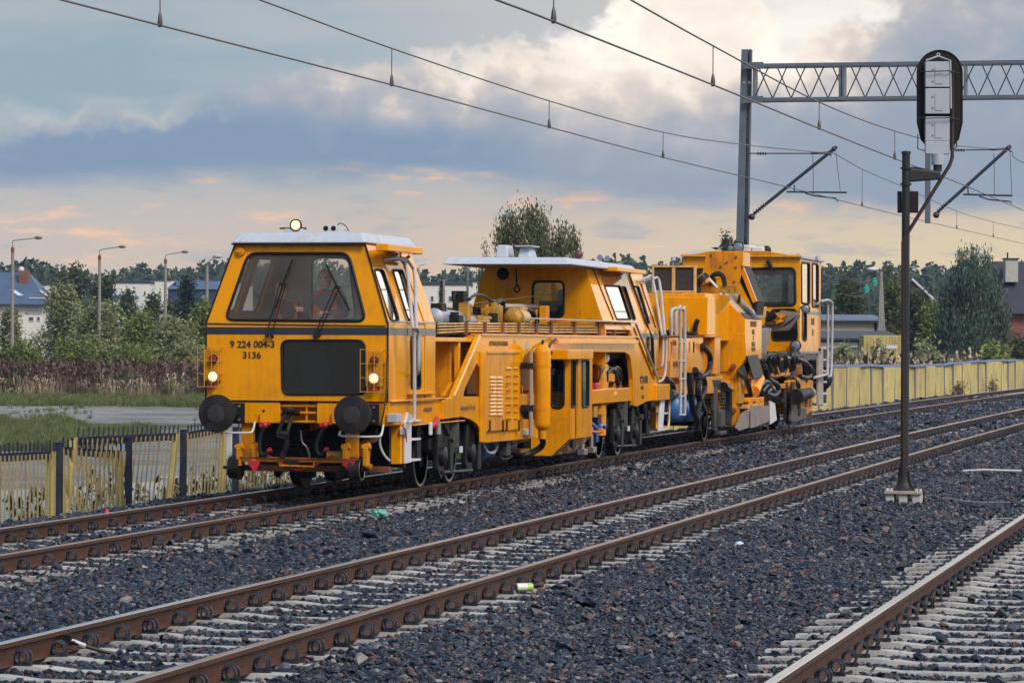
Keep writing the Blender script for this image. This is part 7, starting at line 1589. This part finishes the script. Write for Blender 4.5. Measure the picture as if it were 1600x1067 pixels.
lobed_tree('birch_tree', 'broad loose birch rising behind the rear cab roof', 830, 235, [(798, 345, 20, 22), (822, 334, 20, 16), (840, 344, 22, 22), (786, 368, 20, 26), (810, 366, 26, 24), (846, 372, 24, 26), (826, 395, 52, 26), (884, 368, 20, 18), (898, 384, 15, 20), (872, 388, 24, 22), (830, 430, 66, 36)], 1.55, .12, 4, BIRCHB, seed=3)
plant('birch_tree', 'wispy drooping treetop at the front corner of the rear cab roof', 'tree', 757, 378, 18, 235, 4, 1500, .1, lobes=4, hang=1.0, trunk_h=.3, bark=BIRCHB, aspect=2.4)
plant('round_tree', 'dark round tree behind the foot of the gantry mast', 'tree', 1136, 366, 24, 330, 2, 2400, .35, lobes=5, trunk_h=.2)
sp = at(690, 434, 250); e = empty('spruce_tree', (sp.x, sp.y, FIELD_Z), 0, 'small conical spruce between the front cab and the engine deck', 'tree'); b = MB(); rg = random.Random(4); hh = sp.z-FIELD_Z
for i in range(2200):
    t = rg.random()**.75; z = hh*(1-t); r = t*1.55*(.75+.25*math.sin(z*5)); a = rg.uniform(0, 6.28); q = r*rg.uniform(.45, 1.05); p = Vector((math.cos(a)*q, math.sin(a)*q, z)); u = Vector((math.cos(a), math.sin(a), -.35)); w = u.cross(Vector((0, 0, 1))).normalized(); s_ = .2; b.add([p-u*s_, p+w*.07, p+u*s_, p-w*.07], [(0, 1, 2, 3)])
b.build('crown', SH[5], e, raw=True); MB().tube([(0, 0, 0), (0, 0, hh)], .1, 6, r1=.02).build('trunk', BARK, e)
# right-hand side
lobed_tree('willow_tree', 'big blue green weeping willow beside the brick house', 1516, 215, [(1502, 404, 13, 16), (1522, 398, 8, 12), (1542, 402, 10, 12), (1520, 428, 42, 24), (1488, 452, 24, 28), (1552, 452, 22, 30), (1516, 470, 44, 36), (1480, 492, 22, 34), (1562, 494, 20, 34), (1515, 515, 52, 34), (1470, 530, 20, 20), (1560, 530, 22, 20)], 2.0, .11, 3, BARK, seed=5)
for lab, px, yt, hw, d, k, n, lf, lo in (('bushy dark tree right of the regulator cab', 1325, 434, 38, 255, 2, 4200, .28, 6), ('yellowish tree behind the utility pole', 1395, 436, 26, 265, 5, 2600, .28, 5), ('olive tree with thin top left of the signal post', 1388, 420, 18, 290, 2, 1600, .28, 5), ('mid green tree behind the signal post', 1432, 450, 32, 260, 2, 3000, .28, 5), ('dark low tree between signal post and willow', 1455, 468, 24, 240, 1, 2200, .25, 4)):
    plant('bushy_tree', lab, 'tree', px, yt, hw, d, k, int(n*1.7), lf*.7, lobes=lo, group='trees beyond the sheet fence', trunk_h=.05)
for lab, px, yt, hw, d, k, n, lf in (('scrubby bush above the sheet fence beside the regulator ladder', 1320, 538, 32, 175, 0, 1500, .16), ('thin bush before the yellow container', 1372, 528, 18, 178, 0, 900, .14), ('scrubby bush above the sheet fence right of the signal post', 1450, 528, 30, 180, 0, 1500, .16), ('low bush at the foot of the willow', 1555, 535, 40, 185, 1, 1500, .16), ('dark bush before the brick house', 1592, 520, 18, 190, 2, 1200, .16)):
    plant('low_bush', lab, 'shrub', px, yt, hw, d, k, n, lf, lobes=3, group='bushes above the sheet fence', trunk_h=.02)
for lab, px, yt, d in (('dry weed growing against the sheet fence right of the signal post', 1463, 590, 118), ('tall dry weed against the sheet fence', 1508, 592, 128), ('short dry weed against the far sheet fence', 1580, 588, 160)):
    b0_ = on_plane(px, 628, (-13.95, 0, 0), (1, 0, 0)); e = empty('dry_weed', (-14.1+bend(b0_.y)*.9, b0_.y, -.75), 0, lab, 'weed', 'weeds against the sheet fence'); b = MB(); rg = random.Random(px)
    for i in range(16):
        x, y = rg.gauss(0, .08), rg.gauss(0, .5); z = rg.uniform(.5, 1.25); b.tube([(x, y, 0), (x+rg.uniform(-.1, .1), y+rg.uniform(-.3, .3), z)], .012, 3); leaves(b, rg, (x, y, z*.7), (.1, .2, .3), 14, .07)
    b.build('stems', GDEAD, e, raw=True)

# ---- far forest: one mass
def forest():
    rg = random.Random(99); b = MB()
    def tree(px, yt, d, conif):
        top = at(px, yt, d); h = top.z-FIELD_Z; R = h*rg.uniform(.13, .2) if conif else h*rg.uniform(.26, .4); x, y = top.x, top.y
        n = 10; b.lathe((x, y, FIELD_Z), (0, 0, 1), [(0, R*.8), (h*.35, R*.85), (h*.65, R*.6), (h*.9, R*.15)], 7)
        for i in range(150):
            t = rg.random(); z = h*(.22+.78*t); r = R*((1.05-t)**.8*1.15 if conif else math.sqrt(max(.02, 1-(2*t-.75)**2/1.6))); a = rg.uniform(0, 6.28); q = r*rg.uniform(.6, 1.1)
            p = Vector((x+math.cos(a)*q, y+math.sin(a)*q, FIELD_Z+z)); u = Vector((rg.gauss(0, 1), rg.gauss(0, 1), rg.gauss(0, 1))).normalized(); w = u.orthogonal().normalized(); s = rg.uniform(.45, 1.0)
            b.add([p-u*s, p+w*s*.6, p+u*s, p-w*s*.6], [(0, 1, 2, 3)])
    for i in range(300):
        px = -120+i*6.2+rg.uniform(-3, 3); tree(px, (416+10*math.sin(px*.011)+4*math.sin(px*.05)+rg.uniform(-7, 7)) if px < 1200 else 414+rg.uniform(-7, 8), rg.uniform(820, 930), rg.random() < .75)
    for i in range(150):
        px = -120+i*12.4+rg.uniform(-6, 6); tree(px, 438+8*math.sin(px*.017+1)+rg.uniform(-6, 8), rg.uniform(640, 720), rg.random() < .2)
    for px, yt in ((48, 405), (62, 408), (30, 411)): tree(px, yt, 640, False)
    return tag(b.build('forest', leaf_mat('forest_leaves', (.010, .022, .013), (.045, .065, .028), .1, .05), raw=True), kind='stuff')
forest()

# ================================================================== buildings, lamps, poles
PLASTER = mat('white_plaster', (.62, .61, .58), .85, var=.07, vscale=.5); SLATE = mat('blue_grey_roof', (.06, .10, .17), .5, var=.12, vscale=1.0, bump=.3, bscale=8); BRICKM = mat('red_brick_far', (.19, .075, .055), .85, var=.45, vscale=7, dirt=(.07, .045, .045), dirt_amt=.6, dscale=1.5); TILEM = mat('brown_tile_roof', (.028, .024, .040), .6, var=.2, vscale=2, bump=.3, bscale=6); WGL = mat('dark_window_glass', (.04, .05, .06), .08, coat=.5); NAVYW = mat('navy_cladding', (.02, .035, .085), .5, var=.1)
Bk = Vector((_F0.x, _F0.y, 0)); Rv = Vector((_R0.x, _R0.y, 0))
def frame_at(px, depth):
    p = at(px, 535, depth); return Vector((p.x, p.y, FIELD_Z))
def wz(py, depth): return at(800, py, depth).z-FIELD_Z-0.0
def bld(name, label, cat, px, depth, group=None):
    o = frame_at(px, depth); e = empty(name, o, YAW, label, cat, group); k = depth/FPX
    X = lambda p: (p-px)*k
    Z = lambda y: at(px, y, depth).z-FIELD_Z
    return e, X, Z
def flat_building(name, label, x0, x1, yt, depth, thick, wall, roof=None, wins=(), group=None):
    e, X, Z = bld(name, label, 'building', (x0+x1)/2, depth, group)
    box(e, 'wall', wall, X(x0), X(x1), 0, thick, 0, Z(yt), .05); box(e, 'roof', roof or GALD, X(x0)-.2, X(x1)+.2, -.2, thick+.2, Z(yt), Z(yt)+.35, .05)
    for (a, b, c, d) in wins:
        w = box(e, 'window', WHITE, X(a), X(b), -.06, .05, Z(d), Z(c), .01); box(w, 'pane', WGL, X(a)+.1, X(b)-.1, -.08, -.062, Z(d)+.1, Z(c)-.1, 0)
    return e
flat_building('white_shed', 'long low white shed with roof vents behind the second and third street lamps', 176, 233, 442, 470, 30, PLASTER, wins=((196, 203, 452, 462),))
e, X, Z = bld('white_shed', 'small white shed with stepped roof left of the navy shed', 'building', 250, 440); box(e, 'wall', PLASTER, X(241), X(268), 0, 20, 0, Z(438), .05); box(e, 'roof', GALD, X(240), X(269), -.2, 20.2, Z(438), Z(436.5), .02)
flat_building('white_shed', 'white shed wall seen at the edge of the front cab', 318, 372, 441, 450, 25, PLASTER)
flat_building('white_shed', 'far white shed between the house and the dark trees', 50, 84, 445, 480, 20, PLASTER)
flat_building('white_warehouse', 'large white warehouse behind the engine deck', 655, 735, 445, 430, 40, PLASTER, wins=((700, 706, 462, 472), (714, 720, 462, 472), (672, 678, 462, 472)))
flat_building('white_warehouse', 'stepped white warehouse end beside the rear cab', 736, 775, 440, 440, 30, PLASTER, wins=((742, 748, 458, 468),))
e, X, Z = bld('navy_shed', 'navy shed with gabled roof left of the front cab', 'building', 300, 380); box(e, 'wall', NAVYW, X(262), X(338), 0, 12, 0, Z(452), .02)
MB().hull8([(X(260), -.3, Z(452)), (X(340), -.3, Z(452)), (X(340), 12.3, Z(452)), (X(260), 12.3, Z(452))], [(X(268), 4, Z(438)), (X(336), 4, Z(438)), (X(336), 8, Z(438)), (X(268), 8, Z(438))]).build('roof', SLATE, e); box(e, 'skylight', WHITE, X(279), X(284), 1.2, 2.6, Z(447), Z(446), 0); box(e, 'chimney', BRICKM, X(297), X(303), 5, 6, Z(445), Z(433))
flat_building('low_shed', 'low shed with pale roof hidden behind the field shrubs', 176, 200, 466, 350, 8, PLASTER, SLATE)
# blue roofed house on the left
e, X, Z = bld('blue_roofed_house', 'house with blue grey hipped roof and brick chimney at the left edge', 'house', 20, 320)
box(e, 'wall', PLASTER, X(-90), X(65), .5, 9.5, 0, Z(476), .03)
ze, zr_ = Z(475), Z(424)
MB().add([(X(-100), 0, ze), (X(74), 0, ze), (X(74), 10, ze), (X(-100), 10, ze), (X(-60), 5, zr_), (X(33), 5, zr_)], [(0, 1, 5, 4), (1, 2, 5), (2, 3, 4, 5), (3, 0, 4), (0, 3, 2, 1)]).build('roof', SLATE, e)
ch = box(e, 'chimney', BRICKM, X(21), X(36), 3.2, 4.4, Z(452), Z(422), .02); MB().sphere((X(23.5), 3.8, Z(420)), .3, 10, 6).build('dish', WHITE, ch, smooth=True)
def roofpt(px, py, off=.06):
    t = (Z(py)-ze)/(zr_-ze); return Vector((X(px), 5*t-off*.7, Z(py)+off))
for q in (((9, 453), (17, 453), (34, 462.5), (25, 462.5)), ((56, 454), (60, 454), (74, 463), (69, 463))): P_ = [roofpt(*p) for p in q]; MB().plate(P_, [], (0, -.8, .6), .08).build('skylight', mat('skylight_glass', (.5, .56, .62), .2), e)
P_ = [roofpt(*p) for p in ((43, 465.5), (70, 465.5), (70, 467), (43, 467))]; MB().plate(P_, [], (0, -.8, .6), .06).build('snow_guard', GREYR, e)
for a, b in ((43, 52), (56, 62)): w = box(e, 'window', WHITE, X(a), X(b), .44, .52, Z(502), Z(494), .01); box(w, 'pane', WGL, X(a)+.08, X(b)-.08, .42, .438, Z(502)+.08, Z(494)-.08, 0)
box(e, 'wall_band', GREYR, X(40), X(64), .45, .49, Z(491), Z(485), 0); box(e, 'gutter', NAVYW, X(-100), X(75), -.15, .05, ze-.15, ze, 0)
# brick house at the right edge
e, X, Z = bld('brick_house', 'dark roofed brick house at the right edge behind the willow', 'house', 1600, 245)
box(e, 'wall', BRICKM, X(1571), X(1760), 1, 9, 0, Z(488), .02)
MB().add([(X(1566), .4, Z(490)), (X(1770), .4, Z(490)), (X(1770), 9.6, Z(490)), (X(1566), 9.6, Z(490)), (X(1558), 5, Z(406)), (X(1770), 5, Z(406))], [(0, 1, 5, 4), (2, 3, 4, 5), (0, 4, 3), (1, 2, 5), (0, 3, 2, 1)]).build('roof', TILEM, e)
ch = box(e, 'chimney', mat('rendered_chimney', (.38, .37, .36), .8, var=.1), X(1578), X(1598), 2.4, 3.6, Z(440), Z(404), .02); box(ch, 'cap', GALD, X(1576), X(1600), 2.3, 3.7, Z(404), Z(402), .01); MB().tube([(X(1583), 3, Z(402)), (X(1583), 3, Z(393))], .06, 6).build('flue', DKMET, ch)
w = box(e, 'window', WHITE, X(1568), X(1574), .9, 1.02, Z(499), Z(491), .01); box(w, 'pane', WGL, X(1569), X(1573), .88, .898, Z(498), Z(492), 0)
for i in range(6): box(e, 'wood_stack_log', mat('cut_timber', (.33, .2, .12), .8, var=.2), X(1545+i*6), X(1550+i*6), -2, -.5, Z(545), Z(541-(i % 3)), .02)
# sheds beyond the fence
e, X, Z = bld('garage_shed', 'low plastered shed with blue grey flat roof beyond the regulator', 'building', 1330, 225); box(e, 'wall', mat('beige_plaster', (.42, .37, .31), .85, var=.08), X(1240), X(1378), 0, 7, 0, Z(501), .02)
MB().hull8([(X(1230), -.5, Z(502)), (X(1384), -.5, Z(502)), (X(1384), 7.5, Z(502)), (X(1230), 7.5, Z(502))], [(X(1230), -.5, Z(500)), (X(1384), -.5, Z(500)), (X(1384), 7.5, Z(490)), (X(1230), 7.5, Z(490))]).build('roof', SLATE, e); d = box(e, 'door', DARKIN, X(1366), X(1370), -.06, .02, Z(520), Z(505), 0)
e, X, Z = bld('dark_shed', 'dark flat roofed lean-to below the plastered shed', 'building', 1330, 205); box(e, 'wall', mat('grey_boards', (.12, .12, .13), .8), X(1240), X(1405), 0, 5, 0, Z(530), .02)
MB().hull8([(X(1235), -.5, Z(531)), (X(1410), -.5, Z(531)), (X(1408), 6, Z(531)), (X(1235), 6, Z(531))], [(X(1235), -.5, Z(528)), (X(1410), -.5, Z(528)), (X(1404), 6, Z(516)), (X(1235), 6, Z(516))]).build('roof', mat('dark_felt_roof', (.025, .035, .055), .6, var=.2), e); box(e, 'white_band', PLASTER, X(1280), X(1340), -.08, -.01, Z(543), Z(535), 0)
e, X, Z = bld('yellow_container', 'yellow container standing behind the fence left of the signal post', 'container', 1378, 192); box(e, 'body', SHY, X(1349), X(1408), 0, 2.5, 0, Z(524), .03)
for x in np.linspace(1351, 1406, 12): box(e, 'corrugation', SHY, X(x)-.03, X(x)+.03, -.03, .0, .1, Z(526), 0)
box(e, 'pale_panel', WHITE, X(1378), X(1402), -.06, -.035, Z(545), Z(539), 0)
e, X, Z = bld('gabled_house', 'gabled house with pale verge between signal post and willow', 'house', 1425, 300); box(e, 'wall', mat('grey_wall', (.3, .29, .27), .85), X(1402), X(1452), .5, 8, 0, Z(470), .02)
MB().add([(X(1398), 0, Z(470)), (X(1459), 0, Z(470)), (X(1424), 0, Z(438)), (X(1398), 8.5, Z(470)), (X(1459), 8.5, Z(470)), (X(1424), 8.5, Z(438))], [(0, 1, 2), (1, 4, 5, 2), (0, 2, 5, 3), (3, 5, 4), (0, 3, 4, 1)]).build('roof', TILEM, e)
MB().tube([(X(1424), -.1, Z(438)+.1), (X(1459), -.1, Z(470)+.1)], .14, 5).build('verge', GREYR, e); w = box(e, 'window', WHITE, X(1436), X(1443), .38, .5, Z(466), Z(460), .01)
# street lamps along the lane
LCON = mat('lamp_concrete', (.22, .21, .20), .8, var=.15); LGAL = mat('lamp_arm_steel', (.25, .27, .24), .5, metal=.5)
for px, yt, yp, ax, d, lab in ((19, 372, 388, 62, 198, 'concrete street lamp in front of the blue roofed house'), (155, 386, 400, 193, 214, 'concrete street lamp behind the sallow bush, second from the picture edge'), (258, 394, 406, 291, 228, 'concrete street lamp beside the navy shed, third from the picture edge')):
    e, X, Z = bld('street_lamp', lab, 'street lamp', px, d, 'street lamps'); MB().tube([(0, 0, 0), (0, 0, Z(yp))], .13, 8, r1=.09).build('post', LCON, e, smooth=True)
    MB().tube([(0, 0, Z(yp)-.3), (0, 0, Z(yt+8)), (.12, 0, Z(yt+4)), (X(ax-8), 0, Z(yt))], .03, 6, 3).build('arm', LGAL, e, smooth=True); MB().sphere((X(ax-3), 0, Z(yt)+.02), .2, 10, 6, (1.3, .6, .5)).build('lamp_head', mat('lamp_head_olive', (.12, .13, .09), .4), e, smooth=True); MB().lathe((0, 0, Z(yp)-.25), (0, 0, 1), [(0, .11), (.3, .1)], 8).build('collar', RUST, e)
e, X, Z = bld('street_lamp', 'street lamp with pale upturned head at the edge of the front cab', 'street lamp', 323, 240, 'street lamps'); MB().tube([(0, 0, 0), (0, 0, Z(416))], .14, 8, r1=.1).build('post', LCON, e, smooth=True); MB().tube([(0, 0, Z(416)), (0, 0, Z(412)), (.15, 0, Z(408)), (X(333), 0, Z(403))], .04, 6, 3).build('arm', LGAL, e, smooth=True); MB().sphere((X(339), 0, Z(400.5)), .3, 10, 6, (1.2, .6, .55)).build('lamp_head', GREYR, e, smooth=True)
e, X, Z = bld('street_lamp', 'slim street lamp beyond the exhaust of the front cab', 'street lamp', 653, 240, 'street lamps'); MB().tube([(0, 0, 0), (0, 0, Z(420))], .1, 8).build('post', LCON, e); MB().tube([(0, 0, Z(420)), (.1, 0, Z(415)), (X(664), 0, Z(413))], .03, 6).build('arm', LGAL, e)
for px, yt, lab in ((730, 418, 'grey pole behind the engine deck beside the warehouse'), (693, 438, 'timber pole in front of the conical spruce')):
    e, X, Z = bld('service_pole', lab, 'pole', px, 238, 'service poles'); MB().tube([(0, 0, 0), (0, 0, Z(yt))], .12, 8, r1=.08).build('post', LCON, e, smooth=True); MB().tube([(X(px-9), 0, Z(yt)), (X(px+5), 0, Z(yt))], .04, 5).build('crossarm', LCON, e)
e, X, Z = bld('utility_pole', 'A-frame utility pole with lamp and green insulators beyond the fence', 'utility pole', 1376, 215)
MB().tube([(0, 0, 0), (0, 0, Z(424))], .14, 8, r1=.1).build('post', LCON, e, smooth=True); MB().tube([(X(1386), .5, 0), (.05, .1, Z(440))], .11, 7, r1=.09).build('strut', LCON, e, smooth=True); MB().tube([(X(1371), -.3, 0), (-.05, 0, Z(432))], .07, 7).build('strut', LCON, e)
MB().tube([(0, 0, Z(428)), (X(1368), -.2, Z(424)), (X(1364), -.3, Z(422))], .04, 6).build('lamp_arm', LGAL, e); MB().sphere((X(1362), -.3, Z(421)), .28, 10, 6, (1.3, .6, .5)).build('lamp_head', WHITE, e, smooth=True)
GRN = mat('green_insulator', (.02, .32, .24), .4)
for q in ((1366, 441), (1353, 451)): MB().lathe((X(q[0]), 0, Z(q[1])-.25), (0, 0, 1), [(0, .2), (.3, .2), (.35, .1), (.5, .1), (.55, .04)], 10).build('insulator', GRN, e, smooth=True); MB().tube([(X(q[0]), 0, Z(q[1])), (0, 0, Z(434))], .025, 5).build('insulator_arm', LGAL, e)
for i, q in enumerate(((1290, 437), (1300, 470))):
    a = Vector((X(1372), 0, Z(434+i*8))); b = Vector((X(q[0]-60), -30, Z(q[1]))); m_ = (a+b)/2-Vector((0, 0, .5)); MB().tube([a, m_, b], .018, 5, 4).build('service_cable', COPPER, e)

# ================================================================== haze
def haze():
    hz = MB().box(-1150, 1150, -120, 1150, -2.0, 34.0).build('haze', None, None); tag(hz, kind='stuff')
    mt = bpy.data.materials.new('haze_air'); mt.use_nodes = True; t = mt.node_tree; t.nodes.clear()
    o = t.nodes.new('ShaderNodeOutputMaterial'); v = t.nodes.new('ShaderNodeVolumePrincipled'); v.inputs['Color'].default_value = (.42, .62, .95, 1); v.inputs['Density'].default_value = 0.00014; v.inputs['Anisotropy'].default_value = 0.0
    t.links.new(v.outputs[0], o.inputs['Volume']); hz.data.materials.append(mt)
haze()
